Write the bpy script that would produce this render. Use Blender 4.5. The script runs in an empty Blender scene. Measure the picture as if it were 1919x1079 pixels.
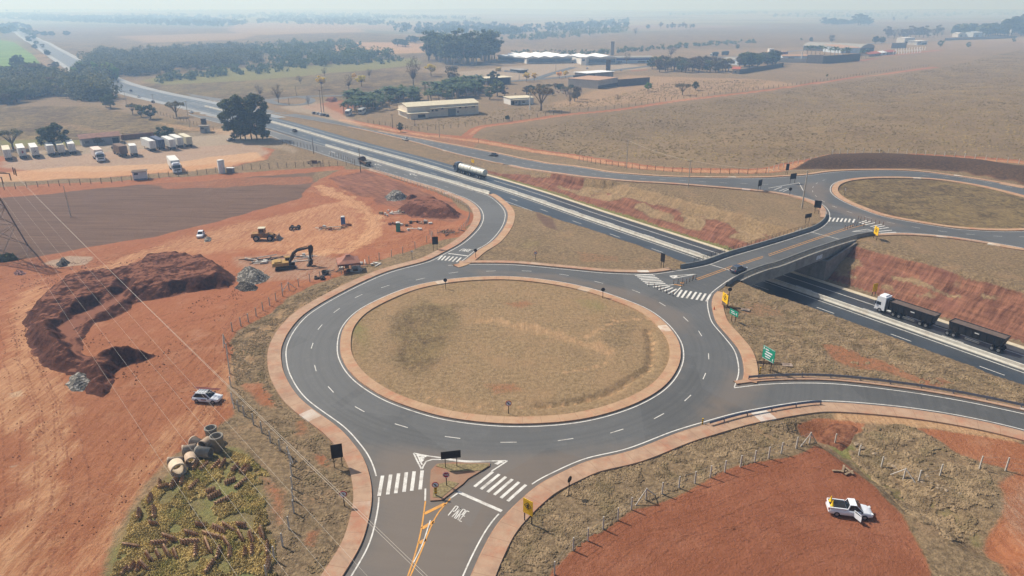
import bpy, bmesh, math, random
import numpy as np
from mathutils import Vector, Matrix, geometry, kdtree
R = math.radians
scn = bpy.context.scene
COL = scn.collection
# ------------------------------------------------------------------ camera, light, exposure
F_PX, HORIZON, CAM_H = 1300.0, 16.0, 52.0
PITCH = math.atan((539.5 - HORIZON) / F_PX)
cam = bpy.data.cameras.new("camera"); camo = bpy.data.objects.new("camera", cam); COL.objects.link(camo)
cam.sensor_width = 36.0; cam.lens = F_PX / 1919.0 * 36.0; cam.clip_start = 0.5; cam.clip_end = 60000
camo.location = (0, 0, CAM_H); camo.rotation_euler = (math.pi / 2 - PITCH, 0, 0)
scn.camera = camo
SUN_EL, SUN_DIR = R(46), Vector((-0.84, 0.54, 0)).normalized()       # towards the sun
w = bpy.data.worlds.new("World"); scn.world = w; w.use_nodes = True
nt = w.node_tree; bg = nt.nodes["Background"]
sky = nt.nodes.new("ShaderNodeTexSky"); sky.sky_type = 'NISHITA'; sky.sun_disc = False
sky.sun_elevation = SUN_EL; sky.sun_rotation = math.atan2(SUN_DIR.x, SUN_DIR.y)
sky.air_density = 1.0; sky.dust_density = 4.0; sky.ozone_density = 1.0; sky.altitude = 500
nt.links.new(sky.outputs[0], bg.inputs[0]); bg.inputs[1].default_value = 0.085
sl = bpy.data.lights.new("sun", 'SUN'); sl.energy = 5.0; sl.angle = R(0.6); sl.color = (1.0, 0.955, 0.88)
so = bpy.data.objects.new("sun", sl); COL.objects.link(so)
sv = Vector((SUN_DIR.x * math.cos(SUN_EL), SUN_DIR.y * math.cos(SUN_EL), math.sin(SUN_EL)))
so.rotation_euler = sv.to_track_quat('Z', 'Y').to_euler(); so.location = sv * 300
vs = scn.view_settings; vs.view_transform = 'Standard'; vs.look = 'None'; vs.gamma = 1.0; vs.exposure = 0.14
vs.use_curve_mapping = False
scn.cycles.max_bounces = 6; scn.cycles.diffuse_bounces = 2; scn.cycles.glossy_bounces = 2
scn.cycles.transparent_max_bounces = 6; scn.cycles.volume_bounces = 3
HAZE = 0.00050

# ------------------------------------------------------------------ small numpy tools
rs = np.random.RandomState(7)
random.seed(7)
def vnoise(x, y, seed=0):
    """smooth value noise, -1..1"""
    xi = np.floor(x).astype(np.int64); yi = np.floor(y).astype(np.int64)
    fx = x - xi; fy = y - yi
    fx = fx * fx * (3 - 2 * fx); fy = fy * fy * (3 - 2 * fy)
    def h(a, b):
        n = (a * 374761393 + b * 668265263 + seed * 974711) & 0x7fffffff
        n = ((n ^ (n >> 13)) * 1274126177) & 0x7fffffff
        return ((n ^ (n >> 16)) & 0xffff) / 32767.5 - 1
    return (h(xi, yi) * (1 - fx) + h(xi + 1, yi) * fx) * (1 - fy) + (h(xi, yi + 1) * (1 - fx) + h(xi + 1, yi + 1) * fx) * fy
def fbm(x, y, seed=0, o=4):
    s = 0; a = .5; f = 1.
    for k in range(o):
        s = s + a * vnoise(x * f, y * f, seed + k); a *= .5; f *= 2.03
    return s
def ss(a, b, x):
    t = np.clip((x - a) / (b - a), 0, 1); return t * t * (3 - 2 * t)
def inpoly(P, x, y):
    P = np.asarray(P); r = np.zeros(x.shape, bool); n = len(P); j = n - 1
    for i in range(n):
        xi, yi = P[i]; xj, yj = P[j]
        if yi != yj:
            r ^= ((yi > y) != (yj > y)) & (x < (xj - xi) * (y - yi) / (yj - yi) + xi)
        j = i
    return r
def polydist(P, x, y, closed=True):
    P = np.asarray(P, float); d = np.full(x.shape, 1e18); n = len(P)
    for i in range(n if closed else n - 1):
        a = P[i]; b = P[(i + 1) % n]; v = b - a; L = (v * v).sum() + 1e-12
        t = np.clip(((x - a[0]) * v[0] + (y - a[1]) * v[1]) / L, 0, 1)
        d = np.minimum(d, (x - a[0] - t * v[0]) ** 2 + (y - a[1] - t * v[1]) ** 2)
    return np.sqrt(d)
def smooth(P, step=1.0, closed=False):
    """Catmull-Rom through the points, resampled evenly"""
    P = np.asarray(P, float); n = len(P); out = []
    rng = range(n) if closed else range(n - 1)
    for i in rng:
        p1 = P[i]; p2 = P[(i + 1) % n]
        p0 = P[(i - 1) % n] if (closed or i > 0) else 2 * p1 - p2
        p3 = P[(i + 2) % n] if (closed or i < n - 2) else 2 * p2 - p1
        k = max(2, int(np.hypot(*(p2 - p1)) / (step * .5)))
        d1 = max(np.hypot(*(p1 - p0)), 1e-3) ** .5; d2 = max(np.hypot(*(p2 - p1)), 1e-3) ** .5; d3 = max(np.hypot(*(p3 - p2)), 1e-3) ** .5
        m1 = (p2 - p1) + d2 * ((p1 - p0) / d1 - (p2 - p0) / (d1 + d2)) if d1 > .05 else p2 - p1
        m2 = (p2 - p1) + d2 * ((p3 - p2) / d3 - (p3 - p1) / (d2 + d3)) if d3 > .05 else p2 - p1
        m1 = d2 * ((p1 - p0) / d1 - (p2 - p0) / (d1 + d2) + (p2 - p1) / d2)
        m2 = d2 * ((p2 - p1) / d2 - (p3 - p1) / (d2 + d3) + (p3 - p2) / d3)
        for q in range(k):
            t = q / k
            out.append((2 * t**3 - 3 * t**2 + 1) * p1 + (t**3 - 2 * t**2 + t) * m1 + (-2 * t**3 + 3 * t**2) * p2 + (t**3 - t**2) * m2)
    if not closed: out.append(P[-1])
    return resample(np.array(out), step, closed)
def resample(P, step, closed=False):
    P = np.asarray(P, float)
    if closed: P = np.vstack([P, P[:1]])
    d = np.r_[0, np.cumsum(np.hypot(*np.diff(P, axis=0).T))]
    n = max(2, int(round(d[-1] / step)) + 1)
    t = np.linspace(0, d[-1], n)
    Q = np.c_[np.interp(t, d, P[:, 0]), np.interp(t, d, P[:, 1])]
    return Q[:-1] if closed else Q
def normals(P, closed=False):
    if closed: T = np.roll(P, -1, 0) - np.roll(P, 1, 0)
    else: T = np.gradient(P, axis=0)
    T = T / (np.hypot(*T.T)[:, None] + 1e-9)
    return np.c_[-T[:, 1], T[:, 0]]          # left of the direction of travel
def offset(P, d, closed=False): return P + normals(P, closed) * d

# ------------------------------------------------------------------ lie of the land
AX = np.array([(210, -60), (150, 24), (110, 80), (90.2, 108), (69.6, 137.7), (48.5, 167.3), (24, 201), (0, 234), (-21, 258.8), (-39.3, 281), (-79.6, 326.5), (-131.5, 388.2), (-177, 435.6), (-221, 481.2), (-261, 520.2), (-323, 588), (-366, 644), (-495, 823), (-640, 1025), (-958, 1469), (-1320, 1978), (-1700, 2500)], float)
AX = smooth(AX, 14.0)
_k = np.r_[0, np.cumsum(np.hypot(*np.diff(AX, axis=0).T))]
AX = AX[(_k < 900) | (np.arange(len(AX)) % 9 == 0)]
AXD = np.r_[0, np.cumsum(np.hypot(*np.diff(AX, axis=0).T))]
AXD = AXD - AXD[np.argmin(np.hypot(AX[:, 0] - 62, AX[:, 1] - 148))]
def sn(x, y):
    """distance along the highway (0 under the bridge, growing west) and across it (north positive)"""
    x = np.asarray(x, float); y = np.asarray(y, float)
    bd = np.full(x.shape, 1e18); S = np.zeros(x.shape); N = np.zeros(x.shape)
    A = AX
    for i in range(len(A) - 1):
        a = A[i]; v = A[i + 1] - a; L = np.hypot(*v); v = v / L
        t = (x - a[0]) * v[0] + (y - a[1]) * v[1]
        lo = -1e9 if i == 0 else 0; hi = 1e9 if i == len(A) - 2 else L
        tc = np.clip(t, lo, hi); px = x - a[0] - tc * v[0]; py = y - a[1] - tc * v[1]
        d = px * px + py * py; m = d < bd
        bd = np.where(m, d, bd); S = np.where(m, AXD[i] + tc, S)
        N = np.where(m, np.sqrt(d) * np.sign(-((x - a[0]) * -v[1] + (y - a[1]) * v[0])), N)
    return S, N
def hw(s, n):
    i = np.clip(np.searchsorted(AXD, s) - 1, 0, len(AX) - 2)
    v = AX[i + 1] - AX[i]; v = v / np.hypot(*v)
    p = AX[i] + v * (s - AXD[i]) + np.array([v[1], -v[0]]) * n
    return p
PS = ([-400, 70, 85, 107, 130, 150, 200, 9000], [0, 0, -.5, -2.2, -5.0, -6.1, -6.25, -6.25])
def T_sn(x, y, s, n):
    """natural surface that the roads follow"""
    sh = 35 * (1 - ss(-14, 12, n))
    d = np.hypot(x, y)
    z = np.interp(s + sh, *PS)
    far = ss(2500, 9000, d)
    z = z + far * (34 + 52 * fbm(x / 2600, y / 1700, 3, 4)) + ss(500, 1800, d) * (1 - far) * 5 * fbm(x / 420, y / 420, 5, 3)
    return z
def T(x, y):
    x = np.asarray(x, float); y = np.asarray(y, float)
    s, n = sn(x, y); return T_sn(x, y, s, n)
HS = ([-400, 75, 110, 150, 165, 9000], [-7.0, -7.0, -6.75, -6.3, -6.22, -6.22])
def H(s): return np.interp(s, *HS)
NW, NE_ = -10.3, 10.2       # highway footprint across
CUT = 0.72
def cut(z, s, n, x=None, y=None):
    h = H(s)
    j = 0 if x is None else fbm(x / 9, y / 9, 21, 3) * 1.2
    dn = np.maximum(0, n - 12.9 + j * .6); bn = np.clip(3.6 + .5 * j, 2.5, 5)
    up = np.where(n > 0, np.where(dn < bn, dn * .84, bn * .84 + np.maximum(0, dn - bn - 1.7) * .84 + np.minimum(dn - bn, 1.7) * .08), np.maximum(0, -n - 11.2 + j) * CUT * .95)
    lim = h - .12 + up
    inh = (n > -11.2) & (n < 12.3) & (s < 190)
    z2 = np.minimum(z, lim)
    return np.where(inh, np.minimum(z2, h - .12), z2)
def ray(px, py):
    x = (px - 959.5) / F_PX; y = (539.5 - py) / F_PX
    return np.array([x, math.cos(PITCH) + y * math.sin(PITCH), -math.sin(PITCH) + y * math.cos(PITCH)])
def onT(px, py, dz=0.0):
    """point of the natural surface seen at a place of the photograph"""
    d = ray(px, py); z = -1.0
    for k in range(40):
        t = (CAM_H - z) / -d[2] if d[2] < -1e-4 else 1e4
        nz = float(T(d[0] * t, d[1] * t)) + dz
        if abs(nz - z) < .002: break
        z = nz
    return np.array([d[0] * t, d[1] * t])
def onTs(L, dz=0.0): return np.array([onT(a, b, dz) for a, b in L])
def ground_z(x, y):
    s, n = sn(x, y); return cut(T_sn(np.asarray(x, float), np.asarray(y, float), s, n), s, n)
def at(px, py):
    """point of the real ground (cuttings included) seen at a place of the photograph"""
    d = ray(px, py)
    t = np.concatenate([np.linspace(40, 400, 1200), np.linspace(401, 3000, 1200)])
    x = d[0] * t; y = d[1] * t; z = CAM_H + d[2] * t
    b = z < ground_z(x, y)
    i = int(np.argmax(b)) if b.any() else len(t) - 1
    lo, hi = t[max(i - 1, 0)], t[i]
    for k in range(18):
        m = (lo + hi) / 2
        if CAM_H + d[2] * m < float(ground_z(d[0] * m, d[1] * m)): hi = m
        else: lo = m
    return Vector((d[0] * hi, d[1] * hi, CAM_H + d[2] * hi))
def mpp(p): return (p[1] * math.cos(PITCH) + (CAM_H - p[2]) * math.sin(PITCH)) / F_PX     # metres per photo pixel there
def plane(px, py, z):
    d = ray(px, py); t = (CAM_H - z) / -d[2]; return Vector((d[0] * t, d[1] * t, z))
def yaw(a, b): return math.atan2(b[1] - a[1], b[0] - a[0])

# ------------------------------------------------------------------ mesh and object helpers
class MB:
    def __init__(s): s.v = []; s.f = []; s.m = []; s.sm = []
    def add(s, V, Fc, mi=0, M=None, sm=False):
        o = len(s.v)
        s.v += [tuple(M @ Vector(p)) for p in V] if M is not None else [tuple(p) for p in V]
        s.f += [tuple(o + i for i in f) for f in Fc]; s.m += [mi] * len(Fc); s.sm += [sm] * len(Fc); return s
    def box(s, c, d, mi=0, M=None, taper=(1, 1)):
        x, y, z = d[0] / 2, d[1] / 2, d[2] / 2; tx, ty = taper
        V = [(c[0] + a * x * (tx if e > 0 else 1), c[1] + b * y * (ty if e > 0 else 1), c[2] + e * z) for e in (-1, 1) for a, b in ((-1, -1), (1, -1), (1, 1), (-1, 1))]
        return s.add(V, [(3, 2, 1, 0), (4, 5, 6, 7), (0, 1, 5, 4), (1, 2, 6, 5), (2, 3, 7, 6), (3, 0, 4, 7)], mi, M)
    def cyl(s, a, b, r0, r1=None, n=10, mi=0, cap=True, sm=True, M=None):
        r1 = r0 if r1 is None else r1
        a = Vector(a); b = Vector(b); d = (b - a).normalized()
        u = d.orthogonal().normalized(); q = d.cross(u)
        V = []
        for p, r in ((a, r0), (b, r1)):
            V += [p + (u * math.cos(2 * math.pi * k / n) + q * math.sin(2 * math.pi * k / n)) * r for k in range(n)]
        Fs = [(k, (k + 1) % n, n + (k + 1) % n, n + k) for k in range(n)]
        s.add(V, Fs, mi, M, sm)
        if cap:
            s.add(V[:n], [tuple(reversed(range(n)))], mi, M); s.add(V[n:], [tuple(range(n))], mi, M)
        return s
    def tube(s, P, r, n=6, mi=0):
        for a, b in zip(P[:-1], P[1:]): s.cyl(a, b, r, r, n, mi, cap=True)
        return s
    def lathe(s, prof, n=16, mi=0, M=None, sm=True, cap=True):
        V = []
        for r, z in prof: V += [(r * math.cos(2 * math.pi * k / n), r * math.sin(2 * math.pi * k / n), z) for k in range(n)]
        Fs = []
        for i in range(len(prof) - 1):
            Fs += [(i * n + k, i * n + (k + 1) % n, (i + 1) * n + (k + 1) % n, (i + 1) * n + k) for k in range(n)]
        s.add(V, Fs, mi, M, sm)
        if cap: s.add(V[:n], [tuple(reversed(range(n)))], mi, M); s.add(V[-n:], [tuple(range(n))], mi, M)
        return s
    def prism(s, poly, y0, y1, mi=0, M=None):
        """outline in x,z pushed along y"""
        n = len(poly)
        V = [(x, y0, z) for x, z in poly] + [(x, y1, z) for x, z in poly]
        return s.add(V, [tuple(range(n)), tuple(reversed(range(n, 2 * n)))] + [((k + 1) % n, k, n + k, n + (k + 1) % n) for k in range(n)], mi, M)
    def slab(s, poly, z0, z1, mi=0, M=None):
        n = len(poly)
        V = [(x, y, z0) for x, y in poly] + [(x, y, z1) for x, y in poly]
        return s.add(V, [tuple(reversed(range(n))), tuple(range(n, 2 * n))] + [(k, (k + 1) % n, n + (k + 1) % n, n + k) for k in range(n)], mi, M)
    def build(s, name, mats, parent=None, loc=None, rot=0):
        me = bpy.data.meshes.new(name)
        me.from_pydata(s.v, [], s.f)
        mats = mats if isinstance(mats, (list, tuple)) else [mats]
        for m in mats: me.materials.append(m)
        me.polygons.foreach_set('material_index', s.m); me.polygons.foreach_set('use_smooth', s.sm)
        bm = bmesh.new(); bm.from_mesh(me); bmesh.ops.recalc_face_normals(bm, faces=bm.faces); bm.to_mesh(me); bm.free()
        o = bpy.data.objects.new(name, me); COL.objects.link(o)
        if parent: o.parent = parent
        if loc is not None: o.location = loc
        if rot: o.rotation_euler = (0, 0, rot)
        return o
def npmesh(name, V, Fq, mats, uv=None, attrs=None, smoothf=False, mi=None):
    """mesh from numpy arrays (all faces the same number of corners)"""
    V = np.asarray(V, np.float32); Fq = np.asarray(Fq, np.int32); k = Fq.shape[1]
    me = bpy.data.meshes.new(name)
    me.vertices.add(len(V)); me.vertices.foreach_set('co', V.ravel())
    me.loops.add(Fq.size); me.loops.foreach_set('vertex_index', Fq.ravel())
    me.polygons.add(len(Fq)); me.polygons.foreach_set('loop_start', np.arange(0, Fq.size, k, dtype=np.int32))
    me.polygons.foreach_set('loop_total', np.full(len(Fq), k, np.int32))
    me.polygons.foreach_set('use_smooth', np.full(len(Fq), smoothf))
    if mi is not None: me.polygons.foreach_set('material_index', np.asarray(mi, np.int32))
    for m in (mats if isinstance(mats, (list, tuple)) else [mats]): me.materials.append(m)
    if uv is not None:
        l = me.uv_layers.new(name='uv'); l.data.foreach_set('uv', np.asarray(uv, np.float32)[Fq.ravel()].ravel())
    for nme, A in (attrs or {}).items():
        a = me.attributes.new(nme, 'FLOAT_COLOR', 'POINT')
        A = np.asarray(A, np.float32); A = np.c_[A, np.ones((len(A), 4 - A.shape[1]), np.float32)] if A.shape[1] < 4 else A
        a.data.foreach_set('color', A.ravel())
    me.update(calc_edges=True); me.validate()
    o = bpy.data.objects.new(name, me); COL.objects.link(o); return o
def tag(o, label, cat, group=None):
    o['label'] = label; o['category'] = cat
    if group: o['group'] = group
    return o
def kind(o, k): o['kind'] = k; return o
def thing(name, label, cat, loc=(0, 0, 0), rot=0, group=None):
    o = bpy.data.objects.new(name, None); COL.objects.link(o); o.empty_display_size = .5
    o.location = loc; o.rotation_euler = (0, 0, rot)
    return tag(o, label, cat, group)
def dup(root, loc, rot=0, label=None, group=None, scale=None):
    r = root.copy(); COL.objects.link(r); r.location = loc; r.rotation_euler = (0, 0, rot)
    if scale: r.scale = scale
    if label: r['label'] = label
    if group: r['group'] = group
    for ch in root.children:
        c = ch.copy(); COL.objects.link(c); c.parent = r
        for g in ch.children:
            d = g.copy(); COL.objects.link(d); d.parent = c
    return r

# ------------------------------------------------------------------ materials
def srgb(r, g, b):
    f = lambda c: (c / 255 / 12.92) if c / 255 <= .04045 else ((c / 255 + .055) / 1.055) ** 2.4
    return (f(r), f(g), f(b), 1)
class NT:
    def __init__(s, name):
        s.m = bpy.data.materials.new(name); s.m.use_nodes = True; s.t = s.m.node_tree
        s.b = s.t.nodes["Principled BSDF"]; s.b.inputs['Specular IOR Level'].default_value = .25
    def n(s, typ, **kw):
        d = s.t.nodes.new('ShaderNode' + typ)
        for k, v in kw.items():
            if hasattr(d, k) and k not in d.inputs: setattr(d, k, v)
            else: d.inputs[k].default_value = v
        return d
    def l(s, a, b): s.t.links.new(a, b)
    def pos(s, kind='Position'):
        if kind == 'Position': return s.n('NewGeometry').outputs['Position']
        return s.n('TexCoord').outputs[kind]
    def noise(s, vec, scale, detail=4, rough=.6, out=0, dist=0.0):
        d = s.n('TexNoise'); d.inputs['Scale'].default_value = scale; d.inputs['Detail'].default_value = detail
        d.inputs['Roughness'].default_value = rough; d.inputs['Distortion'].default_value = dist
        s.l(vec, d.inputs['Vector']); return d.outputs[out]
    def map(s, vec, scale=(1, 1, 1), rot=(0, 0, 0), loc=(0, 0, 0)):
        d = s.n('Mapping'); d.inputs['Scale'].default_value = scale; d.inputs['Rotation'].default_value = rot; d.inputs['Location'].default_value = loc
        s.l(vec, d.inputs['Vector']); return d.outputs[0]
    def ramp(s, fac, a, b):
        d = s.n('MapRange', interpolation_type='SMOOTHSTEP'); d.inputs['From Min'].default_value = a; d.inputs['From Max'].default_value = b
        s.l(fac, d.inputs['Value']); return d.outputs[0]
    def math(s, op, a, b=None, c=None):
        d = s.n('Math', operation=op)
        for i, q in enumerate((a, b, c)):
            if q is None: continue
            if isinstance(q, (int, float)): d.inputs[i].default_value = q
            else: s.l(q, d.inputs[i])
        return d.outputs[0]
    def mix(s, fac, a, b, mode='MIX'):
        d = s.n('Mix', data_type='RGBA', blend_type=mode)
        for i, q in ((0, fac), (6, a), (7, b)):
            if isinstance(q, (int, float)): d.inputs[i].default_value = q
            elif isinstance(q, tuple): d.inputs[i].default_value = q
            else: s.l(q, d.inputs[i])
        return d.outputs[2]
    def bump(s, h, strength=.3, dist=.1):
        d = s.n('Bump'); d.inputs['Strength'].default_value = strength; d.inputs['Distance'].default_value = dist
        s.l(h, d.inputs['Height']); s.l(d.outputs[0], s.b.inputs['Normal'])
    def col(s, c): s.l(c, s.b.inputs['Base Color'])
    def rough(s, v): s.b.inputs['Roughness'].default_value = v
    def attr(s, name): return s.n('Attribute', attribute_name=name).outputs['Color']
    def sep(s, c):
        d = s.n('SeparateColor'); s.l(c, d.inputs[0]); return d.outputs
_mc = {}
def M(name, rgb=None, rough=.7, var=.18, scale=3.0, metal=0.0, dirt=None, dirtamt=.35, bump=0.0, spec=.25):
    """procedural surface: base colour with mottling, optional dust patches and fine bump"""
    if name in _mc: return _mc[name]
    t = NT(name); c = srgb(*rgb); p = t.pos('Object')
    n = t.noise(p, scale, 5, .65)
    lo = tuple(x * (1 - var) for x in c[:3]) + (1,); hi = tuple(min(1, x * (1 + var)) for x in c[:3]) + (1,)
    k = t.mix(t.ramp(n, .3, .7), lo, hi)
    if dirt:
        k = t.mix(t.math('MULTIPLY', t.ramp(t.noise(t.map(p, (1, 1, .4)), scale * .45, 4, .7), .45, .75), dirtamt), k, srgb(*dirt))
    t.col(k); t.rough(rough); t.b.inputs['Metallic'].default_value = metal; t.b.inputs['Specular IOR Level'].default_value = spec
    if bump: t.bump(t.noise(p, scale * 6, 3), bump, .03)
    _mc[name] = t.m; return t.m
# ------------------------------------------------------------------ road lines read off the photograph, laid on the ground
def L(*p): return list(zip(p[0::2], p[1::2]))
cA = L(590,1190, 632,1120, 659.6,1078, 691,1021, 705,971, 710,931, 704,888, 691.5,856, 673,830, 647,802, 625,780, 610,777-3, 572,745, 545,705, 537.5,680, 537.5,650, 555,615, 585,585, 660,542, 730,511, 805,490, 835,475, 870,455, 900,425, 906,405, 895,385, 870,370, 830,355, 780,340, 730,325, 697,316, 640,300, 594,285, 545,270, 499,251, 440,237, 380,222, 345,211)
cA.remove((610,774)); cA.remove((625,780))
cB = L(840,498, 860,492, 890,470, 915,455, 937.5,430, 946,410, 945,395, 930,377.5, 910,365, 855,347.5, 780,326, 705,304, 630,281, 560,261, 500,243, 440,227)
cC = L(840,497.5, 865,496, 955,496, 1060,505, 1135,512, 1190,514, 1222,514, 1267,508, 1325,497, 1364,483, 1428,464, 1490,445, 1533,430, 1550,417.6, 1554.6,407.6, 1552.6,395, 1540,382.6, 1515,372.6, 1485,365, 1440,357.6, 1310,346, 1160,336, 1060,325, 960,309, 855,287, 780,266, 655,237, 512,212, 440,197, 370,181)
cD = L(345,174, 420,188, 509,207, 605,222, 705,246, 792,262, 960,295, 1060,311, 1160,326, 1260,332.5, 1360,334.5, 1435,334, 1465,332.5, 1515,329, 1565,322.5, 1640,320, 1715,322, 1790,331, 1865,342.5, 1919,352.5)
cE = L(1919,465, 1840,451.4, 1765,441.4, 1690,436.4, 1652.7,437, 1615,440, 1577.6,449, 1515,469, 1440,496.5, 1430,498.7, 1403,507.5, 1373.8,520, 1350,535.7, 1331,552, 1326,566.8, 1329,589, 1335,605, 1357.5,632, 1375,655, 1382.5,677, 1384,700, 1376,726)
cF = L(1376,727, 1427.5,721, 1495,718, 1570,720, 1695,734, 1799.5,751, 1919,776, 2010,798)
cG = L(2010,834, 1919,806, 1830,785, 1740,769, 1645,757.5, 1532.5,751, 1480,756, 1432,764, 1380,774, 1315,792, 1262.6,808, 1175,841, 1096,860, 1044,882, 1000,905.5, 938,960, 913,990.6, 885.5,1040.5, 869,1076.6, 850,1120, 826,1190)
i1 = L(955,518, 1035,526, 1105,540, 1165,559, 1215,580, 1252,607.5, 1275,638, 1281,660, 1279,682, 1265,710, 1240,735, 1190,762.5, 1115,786, 1040,797, 940,799, 835,787, 760,766, 710,745, 660,710, 637,677, 632,650, 641,613, 670,582.5, 722,555, 775,536, 830,525, 890,519)
i2 = L(1556,352.5, 1565,342.5, 1590,335.5, 1627,332, 1690,331.5, 1765,336, 1840,347.5, 1915,365)
i2b = L(1915,434, 1865,434, 1790,429, 1715,417.5, 1652,405, 1615,392.5, 1580,377.5, 1560,364)
wA, wB, wC, wD, wE, wF, wG = [smooth(onTs(c), .8) for c in (cA, cB, cC, cD, cE, cF, cG)]
wI1 = smooth(onTs(i1), .8, True)
# the far roundabout: the part beyond the frame closes its circle
q1, q2 = onTs(i2), onTs(i2b); qq = np.vstack([q1, q2])
A_ = np.c_[2 * qq, np.ones(len(qq))]; s_ = np.linalg.lstsq(A_, (qq ** 2).sum(1), rcond=None)[0]
C2 = s_[:2]; R2 = math.sqrt(s_[2] + (C2 ** 2).sum())
C1 = wI1.mean(0)
def arc(p, q, n=14):
    a = math.atan2(*(p - C2)[::-1]); b = math.atan2(*(q - C2)[::-1]); ra = np.hypot(*(p - C2)); rb = np.hypot(*(q - C2))
    if b > a: b -= 2 * math.pi
    return [C2 + (ra + (rb - ra) * k / n) * np.array([math.cos(a + (b - a) * k / n), math.sin(a + (b - a) * k / n)]) for k in range(1, n)]
wI2 = smooth(np.vstack([q1, arc(q1[-1], q2[0]), q2]), .8, True)
wR2 = smooth(np.vstack([onTs(cD[-2:]), arc(onT(*cD[-1]), onT(*cE[0])), onTs(cE[:2])]), .8)
GUT = .75                                                             # dusty asphalt left between the white line and the kerb
oA = offset(wA, GUT); oB = offset(wB, -GUT); oC = offset(wC, GUT * .9); oD = offset(wD, GUT); oE = offset(wE, GUT); oF = offset(wF, GUT); oG = offset(wG, GUT)
oR2 = offset(wR2, GUT)
oI1 = offset(wI1, -GUT * .6 if np.cross(wI1[1] - wI1[0], C1 - wI1[0]) < 0 else GUT * .6, True)
oI2 = offset(wI2, -GUT * .6 if np.cross(wI2[1] - wI2[0], C2 - wI2[0]) < 0 else GUT * .6, True)
ASPH = np.vstack([oA, oB[::-1], oC, oD, oR2[1:-1], oE, oF, oG])
HOLES = [oI1, oI2]
def in_asph(x, y):
    m = inpoly(ASPH[::2], x, y)
    for h in HOLES: m &= ~inpoly(h[::2], x, y)
    return m
def near_tree(curves):
    P = np.vstack(curves); t = kdtree.KDTree(len(P))
    for i, p in enumerate(P): t.insert((p[0], p[1], 0), i)
    t.balance(); return t
def near(tree, x, y): return np.array([tree.find((a, b, 0))[2] for a, b in zip(x, y)])

def cdt_sheet(name, loops, zf, mats, grid=2.5, attrs=None, test=None):
    """flat-ish sheet bounded by loops, with inner points so that it follows the ground"""
    V = []; Eg = []
    for lp in loops:
        o = len(V); V += [tuple(p) for p in lp]; Eg += [(o + i, o + (i + 1) % len(lp)) for i in range(len(lp))]
    B = np.array(V); x0, y0 = B.min(0); x1, y1 = B.max(0)
    gx, gy = np.meshgrid(np.arange(x0, x1, grid), np.arange(y0, y1, grid)); gx = gx.ravel(); gy = gy.ravel()
    tst = test or (lambda x, y: inpoly(loops[0], x, y))
    m = tst(gx, gy); gx, gy = gx[m], gy[m]
    if len(gx):
        d = near(near_tree([np.array(lp) for lp in loops]), gx, gy); k = d > grid * .5
        V += list(zip(gx[k], gy[k]))
    r = geometry.delaunay_2d_cdt([Vector(p) for p in V], Eg, [], 0, 1e-5)
    P = np.array([tuple(v) for v in r[0]]); Fc = np.array([f for f in r[2] if len(f) == 3])
    c = P[Fc].mean(1); Fc = Fc[tst(c[:, 0], c[:, 1])]
    a = P[Fc[:, 1]] - P[Fc[:, 0]]; b = P[Fc[:, 2]] - P[Fc[:, 0]]
    neg = (a[:, 0] * b[:, 1] - a[:, 1] * b[:, 0]) < 0; Fc[neg] = Fc[neg][:, ::-1]
    z = zf(P[:, 0], P[:, 1])
    return npmesh(name, np.c_[P, z], Fc, mats, attrs=attrs(P[:, 0], P[:, 1]) if attrs else None)
def sweep(name, curve, prof, zf, mats, closed=False, pm=None, mb=None, taper=None):
    """cross-section prof = [(offset to the left, height)] carried along a curve; uv = metres"""
    n = len(curve); N = normals(curve, closed); Vs = []; k = len(prof); z0 = zf(curve[:, 0], curve[:, 1])
    for j, (o, h) in enumerate(prof):
        tp = 1 if taper is None else taper[:, None]
        p = curve + N * o
        Vs.append(np.c_[p, z0 + h * (1 if taper is None else taper)])
    V = np.stack(Vs, 1).reshape(-1, 3)
    u = np.r_[0, np.cumsum(np.hypot(*np.diff(curve, axis=0).T))]; pv = np.r_[0, np.cumsum([math.hypot(prof[j + 1][0] - prof[j][0], prof[j + 1][1] - prof[j][1]) for j in range(k - 1)])]
    uv = np.stack(np.meshgrid(u, pv, indexing='ij'), -1).reshape(-1, 2)
    Fq = []; mi = []
    for i in range(n if closed else n - 1):
        a = i * k; b = ((i + 1) % n) * k
        for j in range(k - 1): Fq.append((a + j, b + j, b + j + 1, a + j + 1)); mi.append(pm[j] if pm else 0)
    o = npmesh(name, V, Fq, mats, uv=uv, mi=mi)
    return o
ROADZ = .03
zroad = lambda x, y: T(x, y) + ROADZ

# ------------------------------------------------------------------ ground zones (what grows or lies where), as masks
ZX = np.r_[-np.geomspace(1, 200, 190)[::-1] * 75 - 35, np.arange(-110, 125, .62), np.geomspace(1, 110, 170) * 125]
ZX[:190] = -110 - (np.geomspace(1, 160, 190)[::-1] - 1) * 75
ZX[-170:] = 125 + (np.geomspace(1, 110, 170) - 1) * 100
ZY = np.r_[np.arange(18, 275, .62), 275 + (np.geomspace(1, 460, 330) - 1) * 30]
ZX = np.unique(ZX); ZY = np.unique(ZY)
gx, gy = np.meshgrid(ZX, ZY); gsh = gx.shape; gx = gx.ravel(); gy = gy.ravel()
vis = (np.abs(gx) < gy * .80 + 60)
gs, gn = sn(gx, gy)
gT = T_sn(gx, gy, gs, gn)
dist = np.hypot(gx, gy)
Zr = {k: np.zeros(len(gx), np.float32) for k in ('soil', 'plough', 'green', 'straw', 'earth', 'grey', 'pink', 'wood', 'dark')}
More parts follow.
